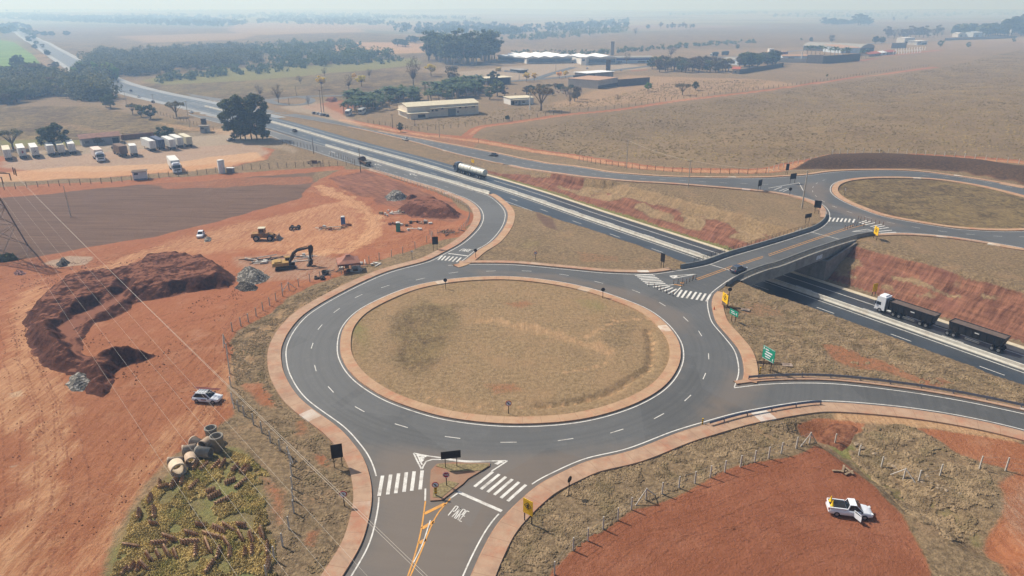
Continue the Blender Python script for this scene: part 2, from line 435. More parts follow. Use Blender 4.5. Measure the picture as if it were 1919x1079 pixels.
def zone(key, px, val=1.0, edge=1.0, wob=1.0, world=False):
    P = np.asarray(px, float) if world else onTs(px)
    mx = P.max(0) + 6 * edge + 4 * wob; mn = P.min(0) - 6 * edge - 4 * wob
    k = np.where((gx > mn[0]) & (gx < mx[0]) & (gy > mn[1]) & (gy < mx[1]))[0]
    if not len(k): return
    sc = np.maximum(edge, 1.2) * 3
    x = gx[k] + wob * fbm(gx[k] / (2.5 * sc), gy[k] / (2.5 * sc), 31, 3) * 1.6; y = gy[k] + wob * fbm(gx[k] / (2.5 * sc), gy[k] / (2.5 * sc), 47, 3) * 1.6
    d = polydist(P, x, y); d = np.where(inpoly(P, x, y), d, -d)
    v = ss(-edge, edge, d) * val
    if val < 0: Zr[key][k] = Zr[key][k] * (1 - ss(-edge, edge, d) * -val)
    else: Zr[key][k] = np.maximum(Zr[key][k], v)
def path(key, px, width, val=1.0, edge=.6, wob=.6, step=2.0):
    P = smooth(onTs(px), step); zone_line(key, P, width, val, edge, wob)
def zone_line(key, P, width, val, edge, wob):
    mx = P.max(0) + width + 4; mn = P.min(0) - width - 4
    k = np.where((gx > mn[0]) & (gx < mx[0]) & (gy > mn[1]) & (gy < mx[1]))[0]
    if not len(k): return
    x = gx[k] + wob * fbm(gx[k] / 3, gy[k] / 3, 33, 3) * 1.6; y = gy[k] + wob * fbm(gx[k] / 3, gy[k] / 3, 49, 3) * 1.6
    d = near(near_tree([P]), x, y)
    v = (1 - ss(width / 2 - edge, width / 2 + edge, d)) * abs(val)
    if val < 0: Zr[key][k] = Zr[key][k] * (1 - v)
    else: Zr[key][k] = np.maximum(Zr[key][k], v)
# red soil of the yards
zone('soil', L(-60,1150, -60,498, 130,470, 300,440, 420,412, 560,372, 600,335, 640,318, 690,318, 770,342, 850,372, 892,408, 868,440, 800,462, 700,492, 560,545, 470,600, 428,640, 430,700, 440,770, 400,800, 330,850, 280,900, 230,985, 195,1150), 1, 1.2, 1.5)
zone('soil', L(-20,352, 300,333, 480,322, 640,310, 650,318, 500,330, 250,348, 0,372), .8, 1.5, 2)
zone('plough', L(-60,372, 180,345, 420,328, 560,330, 610,345, 600,372, 450,418, 330,440, 200,468, -60,500), 1, 1.0, 1)
zone('soil', L(240,342, 400,334, 590,330, 600,345, 420,350, 300,356), .55, 1.5, 2)
zone('plough', L(340,318+20, 480,328, 590,322, 600,345, 520,352, 420,352), .6, 1.5, 2)
zone('earth', L(620,335, 680,318, 770,348, 850,380, 872,405, 840,418, 760,400, 700,375, 640,355), .75, 1.5, 2)
zone('soil', L(-20,290, 60,296, 250,280, 470,268, 512,280, 505,300, 440,312, 250,330, 60,338, -20,330), .95, 2.0, 2)
zone('grey', L(40,286, 260,262, 420,250, 500,262, 505,285, 470,300, 300,318, 80,322, 0,310), .72, 3, 3)
zone('pink', L(-20,325, 120,312, 300,306, 480,285, 500,300, 400,318, 200,332, -20,342), .9, 2, 2); zone('pink', L(300,450, 420,425, 560,395, 660,380, 700,420, 690,460, 600,480, 460,470, 380,480, 250,480), .5, 4, 4)
zone('grey', L(120,272, 420,240, 540,262, 560,290, 520,282, 470,262, 300,270), .5, 3, 3)
# tracks, dark oil patches and paler wheel lanes in the yard
path('pink', L(0,800, 60,640, 90,560, 260,480, 420,440, 560,400, 640,380), 7, .55, 2, 2)
path('pink', L(30,1100, 80,900, 100,760, 45,640, 70,540), 6, .5, 2, 2)
path('pink', L(130,1100, 260,900, 400,740, 520,600, 640,540), 5, .45, 2, 2)
path('pink', L(560,470, 640,470, 690,440, 700,410, 660,380, 600,350), 6, .7, 2, 2)
path('plough', L(165,830, 140,870, 150,910, 180,960), 2.8, 1, .6, 1.6); zone('plough', L(125,925, 190,898, 212,955, 165,1060, 95,1080, 105,1000), .62, 2.5, 2.5); path('plough', L(160,830, 145,860, 148,900), 1.4, 1, .4, 1)
zone('plough', L(160,850, 190,845, 195,870, 165,875), .9, .5, 1)
zone('grey', L(15,735, 45,728, 42,742, 20,744), .8, .3, .3); zone('grey', L(13,873, 30,872, 25,880), .7, .2, .3)
zone('plough', L(140,910, 195,900, 200,960, 150,1000), .45, 1.5, 2)
zone('grey', L(430,480, 600,470, 680,500, 560,528, 470,530), .5, 2, 2)
zone('green', L(640,440, 780,430, 860,450, 700,490, 620,500), .35, 3, 3)
zone('grey', L(80,490, 120,478, 170,482, 160,496, 100,502), .9, 1, 1.5)
# weeds around the precast pieces and bare strip
zone('green', L(300,900, 340,860, 430,830, 470,850, 510,890, 500,960, 520,1000, 520,1150, 190,1150, 225,1010, 250,950), .62, 1, 1.6)
zone('soil', L(470,850, 520,900, 540,930, 540,980, 520,990, 500,930), .55, 1.2, 1.5)
zone('soil', L(560,920, 640,900, 625,945, 570,950), .35, 1, 1.5); zone('soil', L(580,995, 610,990, 600,1040, 570,1030), .6, .8, 1)
zone('soil', L(590,845, 620,850, 625,880, 600,870), .7, .8, 1); zone('soil', L(455,715, 500,710, 520,760, 480,750), .65, .8, 1.5); zone('soil', L(530,790, 560,785, 575,815, 545,820), .5, .8, 1.5); zone('soil', L(462,670, 480,665, 475,690), .5, .6, 1)
# red yard at the lower right
zone('soil', L(1030,1100, 1042,1072, 1105,1018, 1190,957, 1250,930, 1340,895, 1440,865, 1530,832, 1580,856, 1640,905, 1690,960, 1715,1000, 1740,1060, 1760,1150, 1000,1150), 1, .7, .8)
zone('dark', L(1030,1100, 1042,1072, 1105,1018, 1190,957, 1250,930, 1340,895, 1440,865, 1530,832, 1580,856, 1640,905, 1690,960, 1715,1000, 1740,1060, 1760,1150, 1000,1150), .9, .7, .8)
zone('soil', L(1720,800, 1919,832, 2000,880, 1990,905, 1919,890, 1850,872, 1800,850, 1770,828), 1, .8, 1)
zone('soil', L(1860,905, 1925,890, 2000,900, 2000,1150, 1900,1100, 1840,1010, 1850,960), .8, 1, 1.5)
zone('grey', L(1850,950, 1925,900, 2000,960, 2000,1100, 1900,1060), .4, 1.5, 2)
zone('pink', L(1560,770, 1660,774, 1790,795, 1919,822, 1919,835, 1760,806, 1640,792, 1560,786), .8, .8, 1)
zone('soil', L(1490,785, 1530,780, 1620,790, 1610,810, 1560,800, 1500,800), .9, .5, 1); zone('green', L(1560,815, 1600,820, 1615,842, 1585,840), .9, .6, 1)
path('green', L(1600,850, 1660,890, 1720,930, 1790,955, 1840,985), 3, .55, 1, 1.5)
# grass between highway and roundabouts
zone('soil', L(1520,640, 1600,650, 1700,690, 1800,720, 1780,735, 1650,700, 1560,672), .55, 1, 2.5)
zone('soil', L(1380,565, 1440,570, 1480,590, 1420,600, 1370,590), .4, 1, 2)
zone('soil', L(1060,470, 1160,480, 1170,495, 1080,492), .4, 1, 2); zone('plough', L(1000,395, 1040,410, 1048,432, 1020,425), .7, .8, 1)
zone('green', L(960,440, 1040,450, 1030,475, 970,468), .3, 3, 2)
zone('straw', [tuple(p) for p in wI1[::6]], .85, .6, .3, True)
zone('straw', L(750,572, 800,560, 880,565, 885,600, 868,650, 845,690, 790,712, 745,705, 722,665, 728,610), -.6, 3.5, 3)
zone('straw', L(1150,600, 1210,590, 1235,640, 1190,665, 1140,650), -.4, 3, 2)
zone('dark', L(750,572, 800,560, 880,565, 885,600, 868,650, 845,690, 790,712, 745,705, 722,665, 728,610), .6, 3, 2)
zone('dark', L(1150,600, 1210,590, 1235,640, 1190,665, 1140,650), .4, 3, 2); zone('plough', L(1050,640, 1110,655, 1120,690, 1080,680, 1040,660), .35, 2, 2)
path('pink', L(900,600, 1000,615, 1080,640, 1140,655), 3, .58, 1.5, 1.5); path('pink', L(1090,640, 1140,610, 1180,600, 1220,598), 1.4, .7, .6, .8); path('pink', L(1060,700, 1110,690, 1135,675, 1135,660), 1.2, .7, .6, .6)
zone('soil', L(940,560, 1010,556, 1040,570, 980,580), .5, 2, 3); zone('soil', L(880,720, 960,712, 1000,735, 920,745), .5, 2, 3); zone('green', L(660,600, 700,590, 720,640, 680,680), .5, 3, 3); zone('dark', L(900,620, 980,600, 1050,610, 1020,660, 930,670), .35, 4, 5); zone('green', L(1060,560, 1150,570, 1200,610, 1120,600), .4, 3, 4)
path('pink', L(1215,620, 1222,650, 1215,690, 1180,712, 1175,722, 1140,736, 1080,752, 1000,762, 880,762, 800,745), .9, .8, .3, .3)
zone('dark', [tuple(p) for p in wI2[::6]], .75, .6, .3, True)
# dark brown bank beyond the far roundabout and the red fence road
zone('earth', L(1480,318, 1560,298, 1640,294, 1919,310, 2100,330, 2100,380, 1919,345, 1800,322, 1700,315, 1560,317), .9, .8, .6)
zone('dark', L(1480,318, 1560,298, 1640,294, 1919,310, 2100,330, 2100,380, 1919,345, 1800,322, 1700,315, 1560,317), .8, .8, .6)
path('soil', L(625,205, 640,222, 717,239, 780,250, 855,257, 905,265, 960,275, 1060,290, 1160,306, 1260,317, 1435,319, 1490,308, 1565,297.5, 1640,291, 1765,293, 1919,304, 2100,324), 7.5, 1, 1.0, .8)
path('soil', L(870,262, 880,250, 905,237, 955,230, 1060,215, 1160,205, 1260,190, 1335,181, 1435,169, 1540,154, 1640,140, 1752,125), 6.0, 1, .8, .6)
path('soil', L(1602,116, 1665,105, 1740,96, 1800,89, 1919,78), 7, .9, 2, 1)
path('pink', L(640,224, 780,251, 905,266, 960,276, 1060,291, 1160,307, 1260,318, 1435,320, 1490,309, 1565,298, 1640,292, 1765,294, 1919,305), 5, .6, 1, .8); path('pink', L(880,252, 905,238, 955,231, 1060,216, 1160,206, 1260,191, 1335,182, 1435,170, 1540,155, 1640,141, 1745,127), 3, .5, .8, .6)
zone('soil', L(700,232, 800,250, 900,262, 880,280, 780,262, 690,242), .5, 3, 3)
zone('soil', L(560,200, 640,186, 680,200, 640,215, 590,210), .6, 3, 3); zone('grey', L(520,200, 600,190, 660,222, 690,242, 600,222), .6, 3, 2)
# fields
zone('dark', L(880,250, 1100,215, 1430,175, 1760,128, 1919,120, 2300,150, 2300,340, 1919,300, 1640,288, 1430,314, 1160,300), .32, 10, 8)
zone('straw', L(1000,270, 1200,250, 1500,235, 1919,190, 1919,292, 1640,285, 1430,310, 1160,300), .30, 14, 12)
zone('plough', L(-300,205, 180,200, 260,215, 420,245, 300,262, -300,290), .22, 5, 4); zone('dark', L(-300,200, 180,198, 260,213, 420,245, 300,264, -300,290), .9, 5, 4); zone('pink', L(60,232, 100,228, 160,234, 230,246, 200,248, 120,240), .35, 3, 5)
zone('pink', L(240,215, 300,228, 400,240, 480,252, 460,258, 330,242), .5, 3, 3)
zone('green', L(0,262, 150,262, 160,272, 0,275), .9, 2, 2)
zone('plough', L(280,150, 520,145, 700,130, 860,140, 830,165, 640,185, 560,180, 400,185, 290,175), .3, 8, 6)
zone('dark', L(240,170, 290,150, 520,145, 700,130, 860,140, 900,150, 830,170, 640,190, 560,182, 400,188), .95, 8, 6)
zone('green', L(290,160, 480,152, 620,140, 700,140, 560,165, 430,180, 300,178), .35, 8, 8)
zone('dark', L(-300,60, 100,50, 500,52, 800,70, 930,90, 930,130, 800,125, 500,140, 250,150, 100,120), .8, 25, 15)
zone('green', L(250,150, 420,128, 600,122, 780,108, 800,120, 640,135, 480,150, 300,160), .8, 10, 10)
zone('green', L(-200,72, 30,75, 90,135, 60,140, -200,120), 1, 10, 4)
zone('plough', L(90,55, 330,48, 480,58, 450,66, 200,72, 110,70), .3, 20, 15); zone('straw', L(210,68, 400,62, 480,62, 470,72, 280,80), .7, 15, 10)
zone('pink', L(80,72, 115,100, 165,120, 140,130, 90,90), .8, 5, 4); zone('pink', L(60,80, 90,115, 125,140, 112,142, 70,110), .8, 5, 4)
zone('straw', L(430,42, 640,44, 700,60, 600,62, 480,66, 430,58), .8, 25, 15); zone('pink', L(600,78, 800,80, 820,98, 700,102, 600,95), .6, 12, 10)
zone('pink', L(920,75, 1180,62, 1430,44, 1919,38, 2300,38, 2300,75, 1919,70, 1560,88, 1240,95, 1000,92), .15, 25, 20)
zone('dark', L(920,75, 1180,62, 1430,44, 1919,38, 2300,38, 2300,75, 1919,70, 1560,88, 1240,95, 1000,92), .6, 25, 20)
zone('straw', L(920,75, 1180,62, 1430,44, 1919,38, 2300,38, 2300,75, 1919,70, 1560,88, 1240,95, 1000,92), .3, 25, 20)
zone('straw', L(1240,95, 1560,88, 1700,68, 1919,60, 2300,60, 2300,66, 1919,80, 1740,98, 1500,120), .45, 15, 12)
zone('green', L(1650,36, 1919,30, 2300,28, 2300,36, 1919,37), .7, 40, 20)
zone('pink', L(1180,140, 1430,148, 1500,158, 1300,185, 1100,205, 1040,200, 1080,180), .45, 8, 8)
zone('soil', L(1180,130, 1215,128, 1215,132, 1180,135), .5, 3, 3); zone('grey', L(850,135, 1000,120, 1180,118, 1215,128, 1100,140, 960,150, 860,150), .6, 6, 5)
# cut slopes of the highway
cd = gT - cut(gT, gs, gn)
hcut = ss(.4, 1.4, cd) * (np.abs(gn) > 11.3) * ((gn < 0) | (gn > 12.2 + .8 * fbm(gs / 6, gs / 9, 3, 2)))
up = np.clip((gn - 12.0) / 10.0 + .22 * fbm(gs / 14, gn / 8, 61, 3), 0, 1.2)
Zr['earth'] = np.maximum(Zr['earth'], np.where(gn > 0, hcut * (1 - ss(.52, .86, up) * ss(-2, 16, gs)) * (1 - .9 * ss(-.06, .16, fbm(gs / 9, gn / 3.5, 71, 3)) * ss(.12, .32, up)), hcut * .15))
Zr['straw'] = np.maximum(Zr['straw'], np.where(gn > 0, hcut * ss(.55, .88, up) * ss(-2, 16, gs) * .9, 0))
Zr['straw'] = np.maximum(Zr['straw'], np.where((gn > 0), hcut * ss(-.06, .16, fbm(gs / 9, gn / 3.5, 71, 3)) * ss(.12, .32, up) * .9, 0))
Zr['green'] = np.maximum(Zr['green'], ((gn > 9.8) & (gn < 12.8) & (gs < 130) & (gs > 6)) * .75)
# ------------------------------------------------------------------ height of the ground
allc = near_tree([oA, oB, oC, oD, oR2, oE, oF, oG, oI1, oI2])
kk = np.where((gy < 420) & (gx > -220) & (gx < 260))[0]
dk = np.full(len(gx), 99.); dk[kk] = near(allc, gx[kk], gy[kk])
inside = np.zeros(len(gx), bool); inside[kk] = in_asph(gx[kk], gy[kk])
z = cut(gT, gs, gn, gx, gy)
rough = ss(2.5, 9, dk) * ss(11, 15, np.abs(gn)) * (~inside)
z = z + rough * (.10 * fbm(gx / 2.2, gy / 2.2, 11, 4) + .22 * fbm(gx / 13, gy / 13, 12, 3)) * (1 - ss(500, 900, dist) * .5)
gul = hcut * (gn > 0)
z = z + gul * (.35 * fbm(gs / 1.1, gn / 6, 91, 3) + .5 * fbm(gs / 5, gn / 5, 92, 3) + .35 * ss(-.1, .1, np.sin(gn * 1.5 + 1.5 * fbm(gs / 12, gn / 9, 93, 2))))
bank = np.zeros(len(gx)); bp = onTs(L(1490,318, 1560,303, 1640,300, 1919,317, 2100,340, 2100,370, 1919,342, 1800,320, 1700,314, 1560,316))
z = z + 2.2 * ss(0, 9, np.where(inpoly(onTs(L(1480,318, 1560,297, 1640,288, 1919,300, 2300,330, 2300,420, 1919,345, 1800,322, 1700,315, 1560,317)), gx, gy), polydist(onTs(L(1480,319, 1560,317, 1700,315, 1800,322, 1919,345, 2300,420)), gx, gy, False), 0)) * (1 - ss(14, 30, polydist(onTs(L(1480,319, 1560,317, 1700,315, 1800,322, 1919,345, 2300,420)), gx, gy, False)))
gp = smooth(onTs(L(1500,792, 1560,815, 1610,850, 1670,890, 1720,930, 1790,965, 1850,1010)), 1.5); kq = np.where((gx > 20) & (gx < 90) & (gy < 95))[0]
if len(kq): z[kq] -= (1.5 * (1 - ss(.5, 4.2, near(near_tree([gp]), gx[kq], gy[kq]) + .8 * fbm(gx[kq] / 3, gy[kq] / 3, 5, 3)))) * ss(3, 6, dk[kq])
dp = smooth(onTs(L(1215,620, 1222,650, 1215,690, 1180,712, 1140,736, 1080,752, 1010,761)), 1.0); kq = np.where((gx > -20) & (gx < 40) & (gy < 125) & (gy > 70))[0]
z[kq] -= .6 * (1 - ss(.2, .9, near(near_tree([dp]), gx[kq], gy[kq])))
z = np.where(inside & (cd < .3), gT - .10, z)
z = np.where((~inside) & (dk < 2.2), np.minimum(z, gT + .02), z)
z = np.where((dk < 2.5) & (cd > .01) & (cd < .8), np.minimum(z, gT - .05), z)
z = np.where((inside | (dk < 2.4)) & (gn > 14) & (gs > 20), gT - .10, z)
gz = z
def zg(x, y):
    """height of the built ground mesh"""
    i = np.clip(np.searchsorted(ZX, x) - 1, 0, len(ZX) - 2); j = np.clip(np.searchsorted(ZY, y) - 1, 0, len(ZY) - 2)
    G = gz.reshape(gsh); fx = (x - ZX[i]) / (ZX[i + 1] - ZX[i]); fy = (y - ZY[j]) / (ZY[j + 1] - ZY[j])
    fx = np.clip(fx, 0, 1); fy = np.clip(fy, 0, 1)
    return (G[j, i] * (1 - fx) + G[j, i + 1] * fx) * (1 - fy) + (G[j + 1, i] * (1 - fx) + G[j + 1, i + 1] * fx) * fy
_tm = np.concatenate([np.linspace(40, 400, 1000), np.geomspace(401, 14000, 2200)])
def at(px, py):
    """point of the built ground seen at a place of the photograph"""
    d = ray(px, py); b = CAM_H + d[2] * _tm < zg(d[0] * _tm, d[1] * _tm)
    i = int(np.argmax(b)) if b.any() else len(_tm) - 1
    t = np.linspace(_tm[max(i - 1, 0)], _tm[i], 60); b = CAM_H + d[2] * t < zg(d[0] * t, d[1] * t); j = int(np.argmax(b)) if b.any() else 59
    return Vector((d[0] * t[j], d[1] * t[j], CAM_H + d[2] * t[j]))
def gp_(px, py, dz=0.0):
    p = at(px, py); return Vector((p.x, p.y, float(zg(p.x, p.y)) + dz))

def zlook(key, x, y):
    i = np.clip(np.searchsorted(ZX, x), 0, len(ZX) - 1); j = np.clip(np.searchsorted(ZY, y), 0, len(ZY) - 1); return Zr[key].reshape(gsh)[j, i]
def ground_material():
    t = NT("ground"); P = t.pos()
    w1 = t.sep(t.attr('za')); w2 = t.sep(t.attr('zb')); w3 = t.sep(t.attr('zc'))
    fine = t.noise(P, 1.4, 6, .72); med = t.noise(P, .16, 5, .65); big = t.noise(P, .018, 5, .6)
    clump = t.noise(P, 2.6, 3, .6, dist=.6)
    str_ = t.noise(t.map(P, (1.5, .22, .3), (0, 0, R(-40))), 1.0, 6, .75, dist=.8)
    def on(v, sharp=.22, src=fine, amt=.75):
        return t.ramp(t.math('ADD', v, t.math('MULTIPLY', t.math('SUBTRACT', src, .5), amt)), .5 - sharp, .5 + sharp)
    def duo(a, b, src, lo=.33, hi=.67): return t.mix(t.ramp(src, lo, hi), srgb(*a), srgb(*b))
    grass = t.mix(t.ramp(clump, .38, .66), duo((108, 90, 70), (154, 132, 102), fine), duo((90, 77, 58), (132, 113, 87), fine))
    grass = t.mix(t.math('MULTIPLY', t.ramp(med, .5, .72), .5), grass, srgb(158, 128, 98))
    grass = t.mix(t.math('MULTIPLY', t.ramp(big, .45, .65), .35), grass, srgb(144, 122, 94))
    soil = duo((140, 88, 60), (164, 110, 79), t.math('ADD', t.math('MULTIPLY', str_, .55), t.math('MULTIPLY', fine, .45)), .36, .64)
    soil = t.mix(t.math('MULTIPLY', t.ramp(fine, .45, .75), .4), soil, srgb(140, 86, 60)); soil = t.mix(t.math('MULTIPLY', t.ramp(med, .5, .75), .6), soil, srgb(176, 132, 103)); soil = t.mix(t.math('MULTIPLY', t.ramp(big, .46, .6), .45), soil, srgb(156, 98, 70))
    rut = t.noise(t.map(P, (1.6, .5, .5)), 1.0, 6, .8, dist=1.2); soil = t.mix(t.math('MULTIPLY', t.ramp(rut, .56, .72), .55), soil, srgb(112, 66, 48)); soil = t.mix(t.math('MULTIPLY', t.ramp(rut, .44, .32), .35), soil, srgb(200, 150, 112))
    prow = t.noise(t.map(P, (.05, 1.6, .2), (0, 0, R(-14))), 1.0, 5, .7)
    plough = duo((94, 74, 62), (122, 98, 83), prow, .3, .68); plough = t.mix(t.math('MULTIPLY', t.ramp(fine, .4, .7), .3), plough, srgb(88, 68, 56))
    green = duo((96, 92, 56), (138, 130, 80), clump); green = t.mix(t.math('MULTIPLY', t.ramp(med, .45, .65), .5), green, srgb(120, 124, 78))
    straw = duo((122, 101, 74), (166, 141, 108), fine, .28, .74); straw = t.mix(t.math('MULTIPLY', t.ramp(med, .42, .7), .55), straw, srgb(160, 130, 98)); straw = t.mix(t.math('MULTIPLY', t.ramp(clump, .55, .75), .5), straw, srgb(136, 112, 78))
    ero = t.noise(t.map(t.map(P, (1, 1, 1), (0, 0, R(-125.5))), (1.5, .16, .16)), 1.0, 6, .75)
    ben = t.noise(t.map(t.map(P, (1, 1, 1), (0, 0, R(-125.5))), (.10, .5, 1.6)), 1.0, 5, .7); earth = duo((88, 58, 46), (160, 112, 88), t.math('ADD', t.math('MULTIPLY', ero, .6), t.math('MULTIPLY', ben, .4)), .34, .66); earth = t.mix(t.math('MULTIPLY', t.ramp(med, .45, .7), .4), earth, srgb(138, 92, 80))
    grey = duo((150, 134, 116), (182, 166, 146), fine)
    pink = duo((186, 142, 104), (208, 168, 128), str_)
    c = grass
    farpatch = t.n('TexVoronoi'); farpatch.inputs['Scale'].default_value = 1.0; t.l(t.map(P, (.0011, .0021, 0), (0, 0, R(22))), farpatch.inputs['Vector'])
    fc = t.n('ValToRGB'); cr = fc.color_ramp; cr.interpolation = 'CONSTANT'
    cr.elements[0].color = srgb(132,  120,  98); cr.elements[1].position = .22; cr.elements[1].color = srgb(100,  102,  78)
    for p_, q_ in ((.4, (142,  122,  102)), (.58, (122,  124,  88)), (.74, (108,  104,  88)), (.88, (150,  142,  108))):
        e = cr.elements.new(p_); e.color = srgb(*q_)
    t.l(t.sep(farpatch.outputs['Color'])[0], fc.inputs[0])
    c = t.mix(t.ramp(w3[2], .4, .6), c, t.mix(t.math('MULTIPLY', med, .6), fc.outputs[0], grass))
    # the wide pasture: mottled, with yellower tufts
    pt = t.noise(t.map(P, (1, .5, 1)), .7, 8, .85)
    c = t.mix(on(w3[1], .35, med, 1.1), c, t.mix(t.ramp(pt, .38, .6), t.mix(t.ramp(fine, .35, .7), srgb(56, 46, 36), srgb(90, 74, 57)), t.mix(t.ramp(fine, .3, .7), srgb(110, 94, 64), srgb(150, 130, 92))))
    pb = t.noise(t.map(P, (.6, 1.2, 1)), .16, 7, .8); pc = t.noise(t.map(P, (1, .45, 1)), .045, 6, .7); c = t.mix(t.math('MULTIPLY', t.math('MULTIPLY', t.ramp(pc, .48, .62), .6), w3[1]), c, srgb(80, 64, 52)); c = t.mix(t.math('MULTIPLY', t.math('MULTIPLY', t.ramp(pc, .5, .36), .6), w3[1]), c, srgb(142, 121, 84))
    c = t.mix(t.math('MULTIPLY', t.math('MULTIPLY', t.ramp(pb, .50, .66), .8), w3[1]), c, srgb(66, 54, 42)); c = t.mix(t.math('MULTIPLY', t.math('MULTIPLY', t.ramp(pb, .48, .34), .7), w3[1]), c, srgb(146, 128, 88))
    c = t.mix(on(w2[0], .28, med, .9), c, straw)
    c = t.mix(on(w1[2], .3, med, .9), c, green)
    c = t.mix(on(w1[1], .25), c, plough)
    soil = t.mix(t.math('MULTIPLY', w3[1], .75), soil, t.mix(t.ramp(rut, .56, .70), t.mix(t.ramp(med, .4, .65), srgb(126, 76, 55), srgb(142, 90, 68)), srgb(104, 62, 45)))
    c = t.mix(on(w1[0], .22), c, soil)
    c = t.mix(t.math('MULTIPLY', on(w2[2], .3, str_, .8), .75), c, grey)
    c = t.mix(t.math('MULTIPLY', on(w3[0], .35, str_, .9), .7), c, pink)
    c = t.mix(on(w2[1], .25, med, .6), c, t.mix(on(w3[1], .3), earth, duo((62, 48, 40), (100, 80, 62), fine)))
    t.col(c); t.rough(.95); t.b.inputs['Specular IOR Level'].default_value = .08
    h = t.math('ADD', t.math('MULTIPLY', t.noise(P, 2.2, 5, .7), 1.0), t.math('MULTIPLY', t.noise(P, 9, 3, .6), .35))
    t.bump(h, .85, .32)
    return t.m
Zr['far'] = ss(1500, 2000, dist).astype(np.float32)
ok = vis.reshape(gsh); ii, jj = np.where(ok[:-1, :-1] | ok[1:, 1:])
nx = gsh[1]; q = ii * nx + jj
FQ = np.stack([q, q + 1, q + 1 + nx, q + nx], 1)
used = np.unique(FQ); remap = np.full(len(gx), -1); remap[used] = np.arange(len(used)); FQ = remap[FQ]
cl = lambda *k: np.stack([Zr[i][used] for i in k], 1)
MG = ground_material()
ground = kind(npmesh("ground", np.c_[gx[used], gy[used], gz[used]], FQ, MG, attrs={'za': cl('soil', 'plough', 'green'), 'zb': cl('straw', 'earth', 'grey'), 'zc': cl('pink', 'dark', 'far')}, smoothf=True), 'structure')

# ------------------------------------------------------------------ roads
def asphalt(name, lo, hi, dusty=(128, 108, 94), rough=.62):
    t = NT(name); P = t.pos(); fine = t.noise(P, 6, 5, .7); big = t.noise(P, .05, 5, .6); lane = t.noise(t.map(P, (.5, .5, 1)), .35, 4, .7, dist=.8)
    c = t.mix(t.ramp(fine, .3, .7), srgb(*lo), srgb(*hi))
    c = t.mix(t.math('MULTIPLY', t.ramp(big, .42, .62), .35), c, srgb(*[v * .9 for v in lo]))
    d = t.sep(t.attr('dust'))[0]
    vm = t.n('VectorMath', operation='DISTANCE'); t.l(P, vm.inputs[0]); vm.inputs[1].default_value = (float(C1[0]), float(C1[1]), 0)
    rr_ = t.n('CombineXYZ'); t.l(vm.outputs['Value'], rr_.inputs[0]); tr_ = t.noise(rr_.outputs[0], 1.1, 3, .7); c = t.mix(t.math('MULTIPLY', t.ramp(tr_, .42, .62), .42), c, srgb(*[v * .84 for v in lo]))
    c = t.mix(t.math('MULTIPLY', t.ramp(t.noise(P, .35, 6, .75), .52, .72), .32), c, srgb(*[v * 1.2 for v in hi]))
    k = t.ramp(t.math('ADD', d, t.math('MULTIPLY', t.math('SUBTRACT', lane, .5), .8)), .1, 1.0)
    c = t.mix(t.math('MULTIPLY', k, .75), c, srgb(*dusty))
    vo = t.n('TexVoronoi'); vo.inputs['Scale'].default_value = .07; t.l(P, vo.inputs['Vector']); c = t.mix(t.math('MULTIPLY', t.ramp(t.sep(vo.outputs['Color'])[0], .55, .6), .22), c, srgb(*[q * 1.13 for q in hi]))
    t.col(c); t.rough(rough); t.b.inputs['Specular IOR Level'].default_value = .35
    t.bump(fine, .15, .02); return t.m
AS1 = asphalt("asphalt", (81, 81, 80), (95, 95, 94), (112, 100, 89))
AS3 = asphalt("sky_pale_asphalt", (128, 128, 126), (142, 142, 140), (140, 128, 118), .45)  # far highway: the sky's reflection is put into this paler asphalt colour
AS2 = asphalt("new_asphalt", (54, 58, 62), (66, 70, 74), (110, 100, 92), .36)
dz = [(onTs(p), e) for p, e in ((L(650,1100, 690,990, 700,900, 690,840, 780,835, 830,850, 1000,850, 1120,838, 1200,825, 1180,845, 1050,890, 960,960, 860,1100), 2.5), (L(870,505, 1040,515, 1190,545, 1290,590, 1300,640, 1270,620, 1180,560, 1050,525, 900,512), 2.0), (L(1490,345, 1545,340, 1550,380, 1600,395, 1700,425, 1640,425, 1540,385), 2.5), (L(1370,690, 1440,722, 1400,760, 1300,790, 1340,740), 2))]
def dust(x, y):
    v = np.zeros(len(x)); 
    for P_, e in dz:
        d = polydist(P_, x, y); d = np.where(inpoly(P_, x, y), d, -d); v = np.maximum(v, ss(-e, e, d))
    d = near(allc, x, y); v = np.maximum(v, .7 * (1 - ss(.1, 1.7, d)) * (.65 + .6 * fbm(x / 5, y / 5, 41, 3)))
    return {'dust': np.stack([v] * 3, 1)}
kind(cdt_sheet("road", [ASPH, oI1, oI2], zroad, AS1, 2.2, dust, in_asph), 'structure')
zfar = lambda x, y: T(x, y) + .12
for q, wd_ in ((L(360,179, 440,189, 500,187, 560,181, 640,179, 690,174, 720,168), 7), (L(500,187, 520,194, 545,197, 575,194, 580,185, 560,181), 6), (L(800,160, 845,163, 900,157, 960,152, 1040,146, 1110,137, 1180,128, 1240,121), 9), (L(1000,149, 1040,136, 1075,126), 8), (L(1330,108, 1420,104, 1500,94, 1580,88, 1680,78, 1800,73, 1919,67), 10)):
    c_ = smooth(onTs(q), 4); kind(sweep("road", c_, [(wd_ / 2, 0), (-wd_ / 2, 0)], zfar, AS1), 'structure')
kind(cdt_sheet("crop_field", [onTs(L(-160,78, -20,72, 26,80, 62,104, 84,130, 40,134, -20,130, -160,124))], lambda x, y: T(x, y) + .9, M("crop_green", (104, 128, 62), .95, .2, .02, dirt=(130, 140, 84), dirtamt=.5, spec=.05), 40.0), 'structure')
